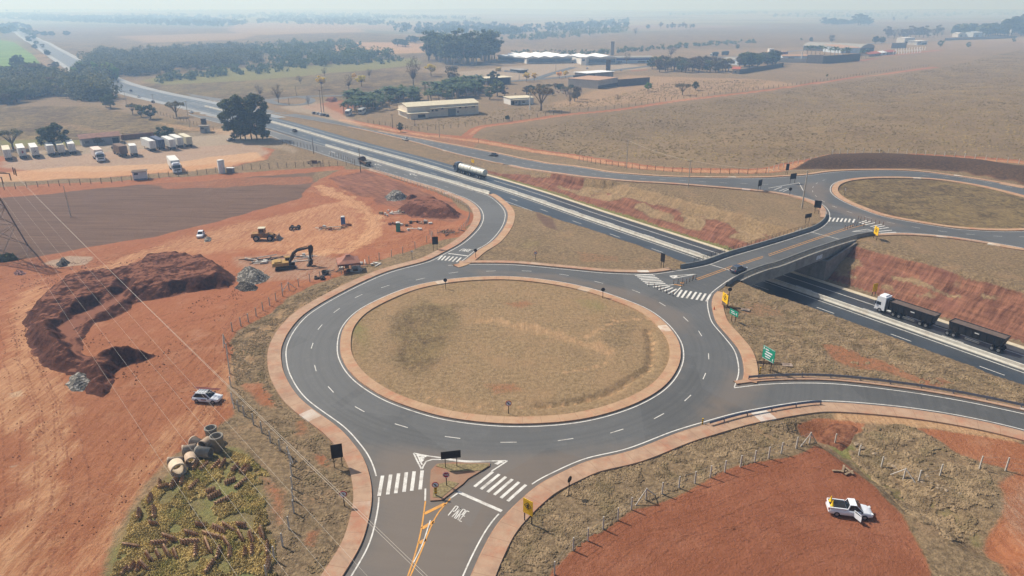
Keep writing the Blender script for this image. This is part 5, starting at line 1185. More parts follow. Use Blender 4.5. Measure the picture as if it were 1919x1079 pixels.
# road train: white tractor with two black tipper trailers
def tipper(t, x1, Ln, W=2.55, z0=1.35, Hh=1.9):
    """open bucket with tapered ends, front at x1"""
    x0 = x1 - Ln; w = W / 2; d = MB(); th = .08; zt = z0 + Hh
    ob = [(x0 + .55, -w * .9, z0), (x1 - .35, -w * .9, z0), (x1 - .35, w * .9, z0), (x0 + .55, w * .9, z0)]; ot = [(x0, -w, zt), (x1, -w, zt), (x1, w, zt), (x0, w, zt)]
    it = [(x0 + th, -w + th, zt), (x1 - th, -w + th, zt), (x1 - th, w - th, zt), (x0 + th, w - th, zt)]; il = [(x0 + .25, -w + .13, zt - .12), (x1 - .2, -w + .13, zt - .12), (x1 - .2, w - .13, zt - .12), (x0 + .25, w - .13, zt - .12)]
    V = ob + ot + it; d.add(V, [(3, 2, 1, 0)] + [(i, (i + 1) % 4, 4 + (i + 1) % 4, 4 + i) for i in range(4)] + [(4 + i, 4 + (i + 1) % 4, 8 + (i + 1) % 4, 8 + i) for i in range(4)])
    d.add(it + il, [(i, (i + 1) % 4, 4 + (i + 1) % 4, 4 + i) for i in range(4)])
    for k in range(8):
        x = x0 + .7 + (Ln - 1.4) * k / 7
        for s in (-1, 1): d.box((x, s * (w * .96 + .03), z0 + Hh * .5), (.1, .1, Hh * .96))
    for s in (-1, 1): d.box(((x0 + x1) / 2, s * (w + .02), zt - .05), (Ln, .09, .14))
    b = d.build("tipper_body", M("tipper_black", (38, 36, 36), .55, .2, 1.2, dirt=(90, 74, 64), dirtamt=.4), t)
    d = MB(); d.add(il, [(0, 1, 2, 3)]); d.build("tarpaulin", M("tarpaulin", (100, 86, 78), .9, .15, 1.5, bump=.3), b)
    d = MB()
    for s in (-1, 1): d.box(((x0 + x1) / 2 - .3, s * (w + .075), z0 + Hh * .62), (.9, .02, .22))
    d.build("maker_mark", M("mark_white", (206, 206, 206), .6, .4, 9), b)
    d = MB(); d.box(((x0 + x1) / 2, 0, z0 - .2), (Ln * .92, .9, .3)); d.build("chassis", CHS, t)
    d = MB()
    for s in (-1, 1):
        for z in (.55, .85): d.box((x1 - Ln * .47, s * 1.18, z), (Ln * .26, .05, .09))
    d.build("side_guard", GALV, t); return x0
bq = at(1652, 583); fs, fn = sn(bq.x, bq.y); pS = float(fs) - 11.6; pn = 4.4
p2 = hw(pS, pn); p2b = hw(pS + 5, pn); rt = thing("road_train", "white tractor unit pulling two black tipper trailers along the sunken highway", "truck", (p2[0], p2[1], float(H(pS)) + .03), yaw(p2, p2b))
rt.scale = (.875, .93, .93); X0 = 14.4; cabover(rt, paint("white", (230, 232, 236)), X0, 2.3, 2.5, 3.75, .6); d = MB(); d.box((X0 - 3.4, 0, .95), (6.2, 1.0, .3)); d.build("chassis", CHS, rt); d = MB(); d.box((X0 - 2.75, 0, 2.1), (.5, 2.3, 2.6)); d.build("cab_fairing", TRM, rt)
for s in (-1, 1): d = MB(); d.cyl((X0 - 3.9, s * .95, .85), (X0 - 2.9, s * .95, .85), .32, n=10); d.build("fuel_tank", GALV, rt)
xe = tipper(rt, X0 - 3.2, 10.4); tipper(rt, xe - 2.9, 11.2)
wheels(rt, [(X0 - 1.25, s * 1.02) for s in (-1, 1)] + [(x, s * 1.0) for x in (X0 - 4.5, X0 - 5.85, xe + 2.9, xe + 1.6, xe - 3.1, xe - 4.4, xe - 2.9 - 9.2, xe - 2.9 - 10.5) for s in (-1, 1)], .52, .5)
d = MB(); d.cyl((xe + .3, 0, .9), (xe - 3.0, 0, .9), .1, n=6); d.build("drawbar", CHS, rt)
# tanker
bq = at(856, 321); fs, fn = sn(bq.x, bq.y); pS = float(fs) - 9; q0 = hw(pS, 4.6); q1 = hw(pS + 5, 4.6)
tk = thing("tanker_truck", "white tanker road train with a blue-grey cab on the highway", "truck", (q0[0], q0[1], float(hwz(q0[:1], q0[1:])[0]) + .03), yaw(q0, q1))
cabover(tk, paint("slate", (70, 84, 102)), 9.4, 2.2, 2.5, 3.5, .6); TKM = M("tank_white", (222, 220, 206), .4, .05, 1.5, spec=.4)
for x1, x0 in ((6.6, -.4), (-1.0, -8.6)):
    d = MB(); d.cyl((x0, 0, 2.35), (x1, 0, 2.35), 1.18, n=20); d.lathe([(1.18, 0), (.8, .25), (.0, .34)], 20, 0, Matrix.Translation((x1, 0, 2.35)) @ Matrix.Rotation(R(90), 4, 'Y'), True, False); d.lathe([(1.18, 0), (.8, .25), (.0, .34)], 20, 0, Matrix.Translation((x0, 0, 2.35)) @ Matrix.Rotation(R(-90), 4, 'Y'), True, False); b = d.build("tank", TKM, tk)
    d = MB(); d.box(((x0 + x1) / 2, 0, 3.55), ((x1 - x0) * .8, .7, .12)); d.build("catwalk", GALV, b); d = MB()
    for k in range(3): d.cyl((x0 + (x1 - x0) * (k + .5) / 3 - .05, 0, 2.35), (x0 + (x1 - x0) * (k + .5) / 3 + .05, 0, 2.35), 1.21, n=20)
    d.build("band", GALV, b)
d = MB(); d.box((0, 0, .95), (17.6, 1.0, .35)); d.build("chassis", CHS, tk)
wheels(tk, [(x, s * 1.0) for x in (8.1, 4.6, 3.3, .6, -.7, -5.6, -6.9) for s in (-1, 1)], .5, .48)
# flatbed by the pole
p, yw = fr((694,314), (677.5,305.5), 8.5); ft = thing("flatbed_truck", "dark flatbed truck parked at the ramp edge beside the dark pole", "truck", p, yw); cabover(ft, paint("maroon", (74, 56, 52)), 4.2, 1.9, 2.4, 2.7, .5); d = MB(); d.box((-1.1, 0, 1.2), (6.2, 2.4, .2)); d.box((-1.1, 1.15, 1.5), (6.2, .08, .5)); d.box((-1.1, -1.15, 1.5), (6.2, .08, .5)); d.box((2.0, 0, 1.8), (.1, 2.4, 1.1)); d.build("flat_bed", M("bed_wood", (104, 84, 70), .9), ft); d = MB(); d.box((-2.8, 0, 1.6), (2.4, 2.0, .8)); d.build("load", M("load_grey", (96, 96, 92), .8, .3, 2), ft); wheels(ft, [(3.1, 1), (3.1, -1), (-2.4, 1), (-2.4, -1)], .46, .4)
# buses
def bus(label, b, a):
    p, yw = fr(b, a, 11); t = thing("bus", label, "bus", p, yw, "buses parked by the palms"); d = MB(); d.prism([(-5.5, .4), (5.3, .4), (5.5, 1.2), (5.3, 3.1), (5.0, 3.3), (-5.4, 3.3), (-5.5, 3.0)], -1.25, 1.25); d.build("body", BOX['w'], t)
    for s in (-1, 1): d = MB(); d.box((-.2, s * 1.26, 2.2), (9.6, .03, .85)); d.build("side_window", GLS, t)
    d = MB(); d.box((5.43, 0, 2.1), (.1, 2.2, 1.2)); d.build("windscreen", GLS, t); wheels(t, [(3.6, 1.05), (3.6, -1.05), (-3.2, 1.05), (-3.2, -1.05)], .48, .3)
bus("white bus at the left parked before the palm grove", (662,207), (651,218)); bus("white bus at the right parked before the palm grove", (690,205), (675,215))
p, yw = fr((939,131.5), (931,133.5), 9); t = thing("bus", "yellow bus parked left of the factory car shelter", "bus", p, yw); d = MB(); d.prism([(-5, .4), (4.8, .4), (5, 1.2), (4.8, 3.2), (-5, 3.2)], -1.25, 1.25); d.build("body", M("bus_yellow", (196, 160, 60), .5), t); d = MB(); d.box((0, -1.26, 2.2), (8.6, .04, .9)); d.build("side_window", GLS, t); wheels(t, [(3.2, 1.05), (3.2, -1.05), (-3, 1.05), (-3, -1.05)], .48, .3)
# distant bulk trailers by the right-hand trees
for i, (b, a) in enumerate((((1352,104.5), (1334,105.5)), ((1367,103), (1352,103.5)))):
    p, yw = fr(b, a, 12); t = thing("bulk_trailer", ("left grey bulk truck with rounded load behind the dark tree belt", "right grey bulk trailer with rounded load behind the dark tree belt")[i], "truck", p, yw)
    d = MB(); d.lathe([(.2, -6), (2.0, -5.0), (2.3, -2), (2.3, 2), (2.0, 5), (.2, 6)], 14, 0, Matrix.Translation((0, 0, 3.4)) @ Matrix.Rotation(R(90), 4, 'Y')); d.build("load", M("bulk_grey", (88, 92, 92), .8, .2, .8), t); d = MB(); d.box((0, 0, 1.0), (11, 2.2, .5)); d.build("chassis", CHS, t); wheels(t, [(x, s) for x in (-4, -2.7, 3.5) for s in (-1, 1)], .5, .4)
    if i == 0: cabover(t, BOX['w'], 8.6, 2.2)
# works machines ------------------------------------------------------
YEL = M("machine_yellow", (164, 130, 70), .55, .12, 1.5, dirt=(140, 100, 70), dirtamt=.4); YDK = M("machine_dark", (58, 50, 44), .8, .2, 2, dirt=(120, 84, 64), dirtamt=.3); YDU = M("machine_dusty", (150, 112, 66), .8, .18, 1.5, dirt=(112, 80, 60), dirtamt=.5)
p, yw = place((514,505), (556,500)); ex = thing("excavator", "yellow tracked excavator with dark raised boom beside the grey rubble heap", "excavator", p, yw); ex.scale = (.96, 1, .80)
for s in (-1, 1):
    d = MB(); d.prism([(-2.3, .35), (-2.05, .0), (2.05, 0), (2.3, .35), (2.3, .7), (2.05, .98), (-2.05, .98), (-2.3, .7)], s * 1.25 - .3, s * 1.25 + .3); q = d.build("track", YDK, ex)
    d = MB()
    for k in range(14): d.box((-1.95 + .3 * k, s * 1.25, 1.0), (.1, .62, .06))
    d.build("track_shoe", YDK, q)
d = MB(); d.cyl((0, 0, .8), (0, 0, 1.25), .8, n=16); d.box((-.9, 0, 1.7), (3.4, 2.7, .9)); d.prism([(-2.9, 1.2), (-2.3, 1.2), (-2.3, 2.3), (-2.8, 2.2)], -1.35, 1.35); d.box((-1.6, .1, 2.3), (1.6, 2.2, .35)); d.build("upper_body", YEL, ex)
d = MB(); d.prism([(.1, 1.4), (1.5, 1.4), (1.55, 2.0), (1.3, 2.95), (.15, 3.0)], .3, 1.3); c_ = d.build("cab", YEL, ex); d = MB(); d.box((.75, .28, 2.4), (1.0, .06, .8)); d.box((.75, 1.32, 2.4), (1.0, .06, .8)); d.box((1.46, .8, 2.35), (.1, .85, .9), 0, None); d.build("cab_window", GLS, c_)
d = MB(); d.prism([(.6, 1.5), (1.2, 1.5), (2.3, 4.0), (3.1, 4.75), (6.2, 5.35), (6.3, 5.7), (2.8, 5.3), (1.8, 4.5)], -.75, -.25); d.cyl((1.6, -.5, 2.3), (2.6, -.5, 4.0), .12, n=6); d.cyl((2.8, -.5, 5.4), (5.4, -.5, 5.95), .1, n=6); d.build("boom", YDK, ex)
d = MB(); d.prism([(5.5, 5.9), (6.3, 6.2), (6.6, 5.6), (5.9, 2.2), (5.5, 2.2)], -.72, -.28); d.cyl((6.6, -.5, 5.3), (6.2, -.5, 2.4), .08, n=6); d.build("stick", YDK, ex)
d = MB(); d.prism([(5.9, 2.4), (6.2, 1.6), (6.15, .8), (5.6, .25), (4.7, .15), (5.2, .7), (5.3, 1.6)], -1.1, .1); d.build("bucket", YDK, ex)
p, yw = place((474,451), (522,448)); ld = thing("wheel_loader", "dusty yellow wheel loader with lowered bucket on the red yard", "loader", p, yw)
d = MB(); d.prism([(-3.5, .9), (-.4, .9), (-.4, 2.0), (-1.6, 2.15), (-3.3, 2.0)], -1.1, 1.1); d.box((.9, 0, 1.2), (2.6, 1.1, 1.0)); d.build("body", YDU, ld)
d = MB(); d.prism([(-1.5, 2.0), (.1, 2.0), (.2, 2.6), (0, 3.35), (-1.4, 3.35)], -.75, .75); c_ = d.build("cab", YDU, ld); d = MB(); d.box((.12, 0, 2.75), (.1, 1.2, .9)); d.box((-.65, -.76, 2.75), (1.1, .04, .85)); d.box((-.65, .76, 2.75), (1.1, .04, .85)); d.build("cab_window", GLS, c_); d = MB(); d.box((-.7, 0, 3.42), (1.8, 1.7, .12)); d.build("cab_roof", BOX['c'], c_)
d = MB()
for s in (-.55, .55): d.cyl((.6, s, 1.9), (2.2, s, 1.5), .16, n=6); d.cyl((2.2, s, 1.5), (3.3, s, .7), .16, n=6)
d.build("lift_arm", YDU, ld); d = MB(); d.prism([(3.2, .2), (4.5, .1), (3.8, .35), (3.45, .9), (3.5, 1.5), (3.2, 1.3)], -1.4, 1.4); d.build("bucket", M("bucket_steel", (120, 110, 104), .6, .2, 2), ld); wheels(ld, [(1.5, 1.1), (1.5, -1.1), (-2.1, 1.1), (-2.1, -1.1)], .8, .6)
p, yw = place((545,431), (561,429)); rl = thing("axle_assembly", "dark wheeled axle implement standing alone on the red yard", "machine part", p, yw); wheels(rl, [(-.9, .8), (-.9, -.8), (.9, .8), (.9, -.8)], .55, .45); d = MB(); d.box((0, 0, .7), (2.4, 1.0, .3)); d.cyl((0, -.5, .7), (.1, -2.6, .3), .09, n=6); d.build("frame", YDK, rl)
# ------------------------------------------------------------------ heaps of earth and stone
def heapmat(name, a, b, c=None, vor=0.0):
    t = NT(name); P = t.pos(); n1 = t.noise(P, 1.6, 6, .75); n2 = t.noise(P, .25, 4, .6)
    k = t.mix(t.ramp(n1, .3, .7), srgb(*a), srgb(*b))
    if c:
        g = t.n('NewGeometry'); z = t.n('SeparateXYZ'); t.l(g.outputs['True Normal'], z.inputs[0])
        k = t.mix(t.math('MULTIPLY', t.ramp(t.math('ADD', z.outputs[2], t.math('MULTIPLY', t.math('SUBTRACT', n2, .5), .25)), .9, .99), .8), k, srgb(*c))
    if vor:
        v = t.n('TexVoronoi'); v.inputs['Scale'].default_value = vor; t.l(P, v.inputs['Vector']); x = t.sep(v.outputs['Color'])[0]
        k = t.mix(t.ramp(x, .55, .9), k, srgb(*[min(255, q * 1.35 + 12) for q in b])); t.bump(v.outputs['Distance'], .9, .25)
    else: t.bump(n1, .9, .3)
    t.col(k); t.rough(.95); t.b.inputs['Specular IOR Level'].default_value = .08; return t.m
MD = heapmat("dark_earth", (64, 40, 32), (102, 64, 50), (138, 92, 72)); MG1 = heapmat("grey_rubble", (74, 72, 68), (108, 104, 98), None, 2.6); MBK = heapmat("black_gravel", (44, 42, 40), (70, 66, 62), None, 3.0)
def heap(name, label, cat, px, hmax, wd, mat, step=.4, pans=(), nz=.35, ridge=0.5, world=None):
    P = onTs(px) if world is None else world; x0, y0 = P.min(0) - 2; x1, y1 = P.max(0) + 2
    X = np.arange(x0, x1, step); Y = np.arange(y0, y1, step); x, y = np.meshgrid(X, Y); sh = x.shape; x = x.ravel(); y = y.ravel()
    wx = x + .9 * fbm(x / 2.3, y / 2.3, 5, 3); wy = y + .9 * fbm(x / 2.3, y / 2.3, 15, 3)
    d = polydist(P, wx, wy); d = np.where(inpoly(P, wx, wy), d, -d)
    h = hmax * ss(-.2, wd, d) * (1 + ridge * fbm(x / 6, y / 6, 25, 3)) + nz * fbm(x / 1.1, y / 1.1, 35, 4) * ss(0, 1.5, d)
    for pp, hh in pans:
        Q = onTs(pp); dd = polydist(Q, wx, wy); dd = np.where(inpoly(Q, wx, wy), dd, -dd); f = ss(-1.4, .9, dd); h = h * (1 - f) + f * (hh + .08 * fbm(x / 1.5, y / 1.5, 3, 2))
    z = zg(x, y) + np.where(d > -.4, h, -.6) - .08
    nx_ = sh[1]; i, j = np.where((d.reshape(sh)[:-1, :-1] > -.6) | (d.reshape(sh)[1:, 1:] > -.6)); q = i * nx_ + j; F_ = np.stack([q, q + 1, q + 1 + nx_, q + nx_], 1)
    u = np.unique(F_); rm = np.full(len(x), -1); rm[u] = np.arange(len(u))
    o = npmesh(name, np.c_[x, y, z][u], rm[F_], mat, smoothf=True); return tag(o, label, cat)
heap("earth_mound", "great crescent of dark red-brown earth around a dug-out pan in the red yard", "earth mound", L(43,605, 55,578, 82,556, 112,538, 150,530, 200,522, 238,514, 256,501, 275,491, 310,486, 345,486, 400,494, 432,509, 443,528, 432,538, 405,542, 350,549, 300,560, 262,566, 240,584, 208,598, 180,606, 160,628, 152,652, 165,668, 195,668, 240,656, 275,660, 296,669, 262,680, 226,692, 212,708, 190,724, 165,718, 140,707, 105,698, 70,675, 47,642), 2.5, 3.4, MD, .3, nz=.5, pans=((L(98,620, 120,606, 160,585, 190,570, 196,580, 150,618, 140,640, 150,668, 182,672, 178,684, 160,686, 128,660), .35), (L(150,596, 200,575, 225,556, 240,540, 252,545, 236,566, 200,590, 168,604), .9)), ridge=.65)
heap("rubble_heap", "grey broken stone heap at the right end of the dark earth mound", "rubble heap", L(436,520, 452,508, 472,504, 492,508, 508,520, 498,530, 470,534, 442,530), 2.4, 4, MG1, .3)
heap("gravel_heap", "small black gravel heap in front of the grey broken stone heap", "gravel heap", L(438,538, 450,530, 470,530, 484,538, 478,545, 450,547), 1.7, 2.6, MBK, .3)
heap("rubble_heap", "grey stone heap at the near end of the curved earth bank", "rubble heap", L(114,722, 124,706, 145,697, 172,700, 176,718, 160,734, 132,733), 1.5, 2.8, MG1, .3)
heap("earth_mound", "brown earth heap tipped beside the grey stone heap at the near end of the bank", "earth mound", L(160,712, 175,697, 200,697, 212,712, 206,735, 190,747, 165,742), 1.5, 2.6, MD, .3)
heap("rubble_heap", "pale grey stone heap by the curved ramp with dark earth behind", "rubble heap", L(718,369, 730,363, 750,362, 766,366, 762,374, 740,377, 724,375), 1.8, 3.0, MG1, .35)
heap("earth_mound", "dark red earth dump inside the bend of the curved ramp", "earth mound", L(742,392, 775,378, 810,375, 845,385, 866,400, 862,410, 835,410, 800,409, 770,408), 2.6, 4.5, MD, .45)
heap("earth_mound", "small dark red earth heap just right of the pale grey stone heap", "earth mound", L(760,370, 772,365, 784,367, 778,373, 766,375), 1.2, 2.2, MD, .35)
heap("rubble_heap", "small black rock heap on the pale patch at the left of the yard", "rubble heap", L(104,496, 112,490, 122,487, 131,491, 128,498, 114,500), 1.5, 1.8, MBK, .3)
heap("scrap_heap", "dark scrap heap below the pylon weeds at the left edge", "scrap heap", L(22,510, 34,505, 46,507, 44,515, 28,516), 1.0, 1.5, heapmat("scrap", (60, 40, 38), (110, 80, 76), None, 2.0), .3)
heap("earth_mound", "brown soil heap beside the wide red patch behind the twin poles", "earth mound", L(608,188, 618,184, 632,184, 634,190, 618,192), 1.6, 3, MD, .6)
heap("rubble_heap", "small heap of grey earth beside the parked white car", "rubble heap", L(381,449, 386,443, 396,445, 394,452, 384,454), .8, 1.2, MG1, .3)
# gully wall and stones at the right
heap("earth_mound", "broken red earth lip at the head of the gully by the exit road", "earth mound", L(1530,800, 1560,792, 1600,796, 1620,806, 1605,822, 1585,830, 1560,818, 1535,812), .5, 1.4, heapmat("red_lip", (92, 56, 42), (146, 100, 74)), .3, nz=.5)
st0 = None
ST = M("pale_stone", (148, 130, 108), .9, .2, 3)
def stone(p, s, lab, gr):
    global st0
    if st0 is None:
        bm = bmesh.new(); bmesh.ops.create_icosphere(bm, subdivisions=2, radius=.5)
        for v in bm.verts: v.co *= 1 + .35 * math.sin(v.co.x * 9 + 2 * v.co.y * 7) * math.cos(v.co.z * 8); v.co.z *= .7
        me = bpy.data.meshes.new("stone"); bm.to_mesh(me); bm.free(); me.materials.append(ST); o = bpy.data.objects.new("stone", me); COL.objects.link(o); st0 = tag(o, lab, "stone", gr)
    else: o = st0.copy(); COL.objects.link(o)
    o.location = p; o.scale = (s, s * random.uniform(.7, 1.2), s * random.uniform(.6, 1)); o.rotation_euler = (0, 0, random.uniform(0, 6)); return o
for x, y in [(1608 + 3.3 * k + random.uniform(-9, 9), 838 + 1.55 * k + random.uniform(-8, 8)) for k in range(56)] : stone(gp_(x, y), random.choice((.2, .25, .3, .4, .7)), "pale rounded stone lying along the grassy gully at right", "stones in the gully")
# ------------------------------------------------------------------ yard things
def toilet(lab, b, mat, h=2.35):
    t = thing("portable_toilet", lab, "portable toilet", gp_(*b), R(8)); d = MB(); d.box((0, 0, h / 2), (1.15, 1.15, h - .15), 0, None, (.95, .95)); d.build("cabin", mat, t)
    d = MB(); d.box((0, -.58, h * .48), (.7, .05, h * .78)); q = d.build("door", mat, t); d = MB(); d.box((.28, -.62, h * .5), (.06, .04, .16)); d.build("handle", TRM, q)
    d = MB(); d.lathe([(.78, h - .1), (.72, h + .05), (.3, h + .2), (.02, h + .22)], 4, 0, Matrix.Rotation(R(45), 4, 'Z'), False); d.build("roof", BOX['w'], t)
toilet("blue portable toilet with white roof behind the debris in the yard", (643.5,420.5), M("toilet_blue", (58, 92, 150), .6)); toilet("green portable toilet standing near the curved ramp fence", (746.5,433.5), M("toilet_green", (64, 142, 120), .6), 2.5)
p = gp_(654, 507); gz_ = thing("gazebo_tent", "brown pyramid topped tent gazebo by the yard fence", "tent", p, R(18)); d = MB(); w_ = 2.4
prof = [(w_, 2.15), (w_ * .98, 2.4), (w_ * .55, 2.85), (w_ * .22, 3.5), (w_ * .16, 3.75), (.0, 3.8)]
d.lathe([(r * 1.414, z) for r, z in prof], 4, 0, Matrix.Rotation(R(45), 4, 'Z'), False, False); d.build("canopy", M("canopy_brown", (150, 104, 88), .8, .12, 1), gz_)
d = MB(); d.lathe([(w_ * 1.425, 2.02), (w_ * 1.425, 2.2)], 4, 0, Matrix.Rotation(R(45), 4, 'Z'), False, False); d.build("valance", M("canopy_dark", (92, 44, 44), .8), gz_)
for sx in (-1, 1):
    for sy in (-1, 1): d = MB(); d.cyl((sx * w_ * .95, sy * w_ * .95, -.1), (sx * w_ * .95, sy * w_ * .95, 2.15), .045, n=6); d.build("leg", GALV, gz_)
SC = [M("scrap_wood", (140, 120, 98), .9, .25, 3), M("scrap_pale", (196, 192, 184), .8, .15, 3), M("scrap_dark", (66, 58, 54), .9, .2, 3), M("scrap_rust", (136, 88, 66), .9, .25, 3)]
def debris(lab, c, n, rad, kinds=('plank', 'pipe', 'block'), mats=(0, 1, 2), Ls=(1.5, 4), seed=1):
    r = random.Random(seed); t = thing("debris_pile", lab, "debris", gp_(*c))
    o = t.location
    for i in range(n):
        k = r.choice(kinds); a = r.uniform(0, 6.3); q = rad * math.sqrt(r.random()); x, y = q * math.cos(a) * 1.5, q * math.sin(a); z = float(zg(o.x + x, o.y + y)) - o.z; l = r.uniform(*Ls); yw = r.uniform(-.6, .6) + (r.random() < .3) * 1.3; d = MB()
        if k == 'plank': d.box((0, 0, .08), (l, .25, .1))
        elif k == 'pipe': d.cyl((-l / 2, 0, .15), (l / 2, 0, .15 + r.uniform(0, .5)), .11, n=7)
        else: d.box((0, 0, .25), (r.uniform(.5, 1.3), r.uniform(.4, .9), r.uniform(.3, .7)), 0, None, (.85, .8))
        d.build(k, SC[r.choice(mats)], t, (x, y, z + r.uniform(0, .25)), yw)
debris("pile of dark and white pipes and beams left of the excavator", (500,487), 16, 3.2, ('pipe', 'plank'), (1, 2, 2), (3, 6), 1); debris("white pipes and plates lying behind the excavator boom", (560,485), 12, 2.6, ('pipe', 'plank', 'block'), (1, 1, 2), (2, 5), 2)
debris("jumble of planks and rusty parts in front of the blue toilet", (625,429), 16, 2.8, mats=(0, 1, 3, 2), seed=3); debris("dark scrap at the right of the blue toilet", (652,424), 6, 1.2, ('block', 'pipe'), (2, 3), (1, 2), 4)
debris("stack of pale planks and sheets left of the dark red earth dump", (730,401), 16, 3.2, ('plank', 'block'), (1, 0, 1), (2, 4), 5); debris("stone blocks and beams right of the green toilet", (778,420), 16, 3.4, ('plank', 'block'), (0, 1, 2), (2, 4), 6); debris("pale slabs on the ground in front of the green toilet", (777,431), 5, 1.8, ('plank', 'block'), (1,), (2, 3), 7)
debris("grey branches and scraps by the ramp fence", (847,436), 12, 2.4, ('pipe', 'plank'), (2, 0), (1, 3), 8); debris("tables and boxes under the brown tent", (650,508), 14, 2.2, ('block', 'plank'), (1, 0, 2), (1, 2), 9); debris("leaning planks and pale slabs right of the brown tent", (688,497), 10, 2.0, ('plank', 'pipe', 'block'), (0, 1), (2, 3.5), 10)
debris("small dark parts by the yard fence left of the tent", (599,523), 5, .8, ('block',), (2,), (1, 1), 11); debris("red and dark items beside the green toilet", (738,421), 5, .9, ('block',), (2, 3), (1, 1), 12); debris("white plastic scraps left of the excavator tracks", (490,493), 5, 1.0, ('block', 'plank'), (1,), (1, 2), 13)
debris("dark equipment frames at the fence by the wooden gate", (590,306), 6, 2.2, ('block', 'pipe'), (2,), (2, 3), 14); debris("thin pale rods lying on the lower right red yard", (1581,885), 4, .5, ('plank',), (0,), (1.3, 1.8), 15)
t = thing("tub", "black round tub at the left of the brown tent", "tub", gp_(610,514)); d = MB(); d.lathe([(.7, 0), (.8, .8), (.72, .8), (.62, .1), (.0, .1)], 16, 0, None, True, False); d.build("tub_wall", M("tub_black", (40, 40, 42), .6), t); d = MB(); d.lathe([(.79, .78), (.84, .8), (.79, .84)], 16, cap=False); d.build("rim", TRM, t)
for lab, c, n, sd in (("left scrap heap in the wreckers yard between flowering trees and acacia", (985,178), 16, 21), ("middle scrap heap in the wreckers yard behind the acacia", (1030,172), 18, 22), ("right scrap heap in the wreckers yard by the brown trees", (1062,176), 16, 23)): debris(lab, c, n, 9, ('block', 'block', 'plank'), (1, 2, 3, 0), (2, 5), sd)
# concrete pipes
PIP = M("pipe_concrete", (176, 156, 136), .9, .15, 1.6, dirt=(140, 106, 84), dirtamt=.6, bump=.2); PIG = M("pipe_grey", (140, 134, 124), .9, .15, 1.6, dirt=(112, 100, 90), dirtamt=.5, bump=.2)
X6b = lambda x, y: (200 + x / 3.608, 780 + y / 3.608)
def pipe(lab, x, y, r, l, up, yw, mat):
    p = gp_(*X6b(x, y)); t = thing("concrete_pipe", lab, "concrete pipe", p, yw, "concrete pipes by the weeds"); Q = None if up else Matrix.Translation((-l / 2, 0, r)) @ Matrix.Rotation(R(90), 4, 'Y')
    ri = r * .84; d = MB(); d.lathe([(ri, 0), (r, 0), (r, l * .84), (r * 1.1, l * .86), (r * 1.1, l), (ri * 1.06, l), (ri * 1.06, l * .9), (ri, l * .88), (ri, 0)], 28, 0, Q, True, False); d.build("shell", mat, t)
pipe("upright grey concrete pipe at the back of the pipe heap", 716, 160, .70, 1.9, True, 0, PIG); pipe("upright wide grey concrete pipe at the right of the heap", 757, 225, .76, 2.1, True, 0, PIG)
pipe("tan concrete pipe lying next to the back upright pipe", 612, 205, .62, 1.5, False, R(150), PIP); pipe("tan concrete pipe lying open end right below the upright pipes", 680, 205, .62, 1.4, False, R(-110), PIP)
pipe("reddish concrete pipe lying at the left middle of the heap", 566, 255, .66, 1.6, False, R(200), PIP); pipe("grey concrete pipe lying at the centre of the heap", 662, 272, .66, 1.9, False, R(170), PIG)
pipe("slim tan concrete pipe at the far left of the heap", 470, 315, .42, 1.8, False, R(190), PIP); pipe("tan concrete pipe open to the right in the lower middle", 572, 320, .64, 1.6, False, R(-60), PIP); pipe("large pale concrete pipe with open end towards the camera, frontmost of the heap", 485, 385, .84, 1.6, False, R(-52), M("pipe_pale", (196, 180, 158), .9, .12, 1.6, dirt=(150, 118, 96), dirtamt=.5))
# precast stepped pieces standing in the weeds
PRE = M("precast_concrete", (172, 138, 108), .9, .2, 2, dirt=(128, 88, 66), dirtamt=.7, bump=.2)
def precast_mesh(l):
    d = MB(); n = 6; top = [(l / 2, .1)]
    out = [(-l / 2, -.1), (l / 2, -.1), (l / 2, .62)]
    for k in range(n): x = l / 2 - l * (k + 1) / n; out += [(x + l / n * .45, .80), (x + l / n * .40, .58)] if k < n - 1 else []
    out += [(-l / 2, .74)]
    d.prism(out, -.06, .06)
    for k in range(n - 1): x = -l / 2 + l * (k + .8) / n; d.prism([(x - .04, .0), (x + .05, .0), (x + .05, .7), (x - .04, .55)], -.20, -.058)
    return d
pr0 = precast_mesh(2.0).build("precast_piece", PRE); tag(pr0, "stepped precast concrete piece standing in the green weeds", "concrete piece", "precast pieces in the weeds"); first = True
for q in ((585,370,620,320), (635,375,690,320), (705,365,765,310), (755,360,800,305), (840,380,885,335), (895,385,940,340), (925,395,968,345), (800,465,870,430), (865,490,945,430), (690,565,775,525), (735,605,830,560), (688,522,722,508), (345,500,352,440), (370,492,407,482), (435,490,480,425), (495,470,515,420), (560,505,620,445), (790,735,870,780), (715,765,795,800), (650,800,780,840), (535,795,620,815), (605,745,665,755), (880,740,945,752), (1035,770,1060,840), (965,800,985,860), (900,790,930,850), (800,830,840,890), (385,815,470,845), (300,725,355,740), (500,862,625,864), (300,875,410,870), (120,870,230,890), (675,835,710,925), (600,960,605,880), (740,980,765,895), (835,970,838,890), (975,950,980,880), (1080,940,1085,865), (920,960,930,910), (280,935,320,990), (345,920,370,970), (395,895,430,960), (465,920,485,975), (665,1075,725,990), (240,1000,290,1050), (1090,1060,1105,960), (150,1060,185,1010), (210,1060,235,1010), (100,1075,130,1040), (325,690,325,620), (215,700,225,640), (290,600,310,540)):
    a, b = gp_(*X6b(q[0], q[1])), gp_(*X6b(q[2], q[3])); o = pr0 if first else pr0.copy()
    if not first: COL.objects.link(o)
    first = False; o.location = (a + b) / 2; o.rotation_euler = (random.uniform(-.3, .3), random.uniform(-.1, .1), yaw(a, b)); l = max(.55, min(1.25, (b - a).length / 1.9)); o.scale = (l, 1.3, random.uniform(.75, 1.0))
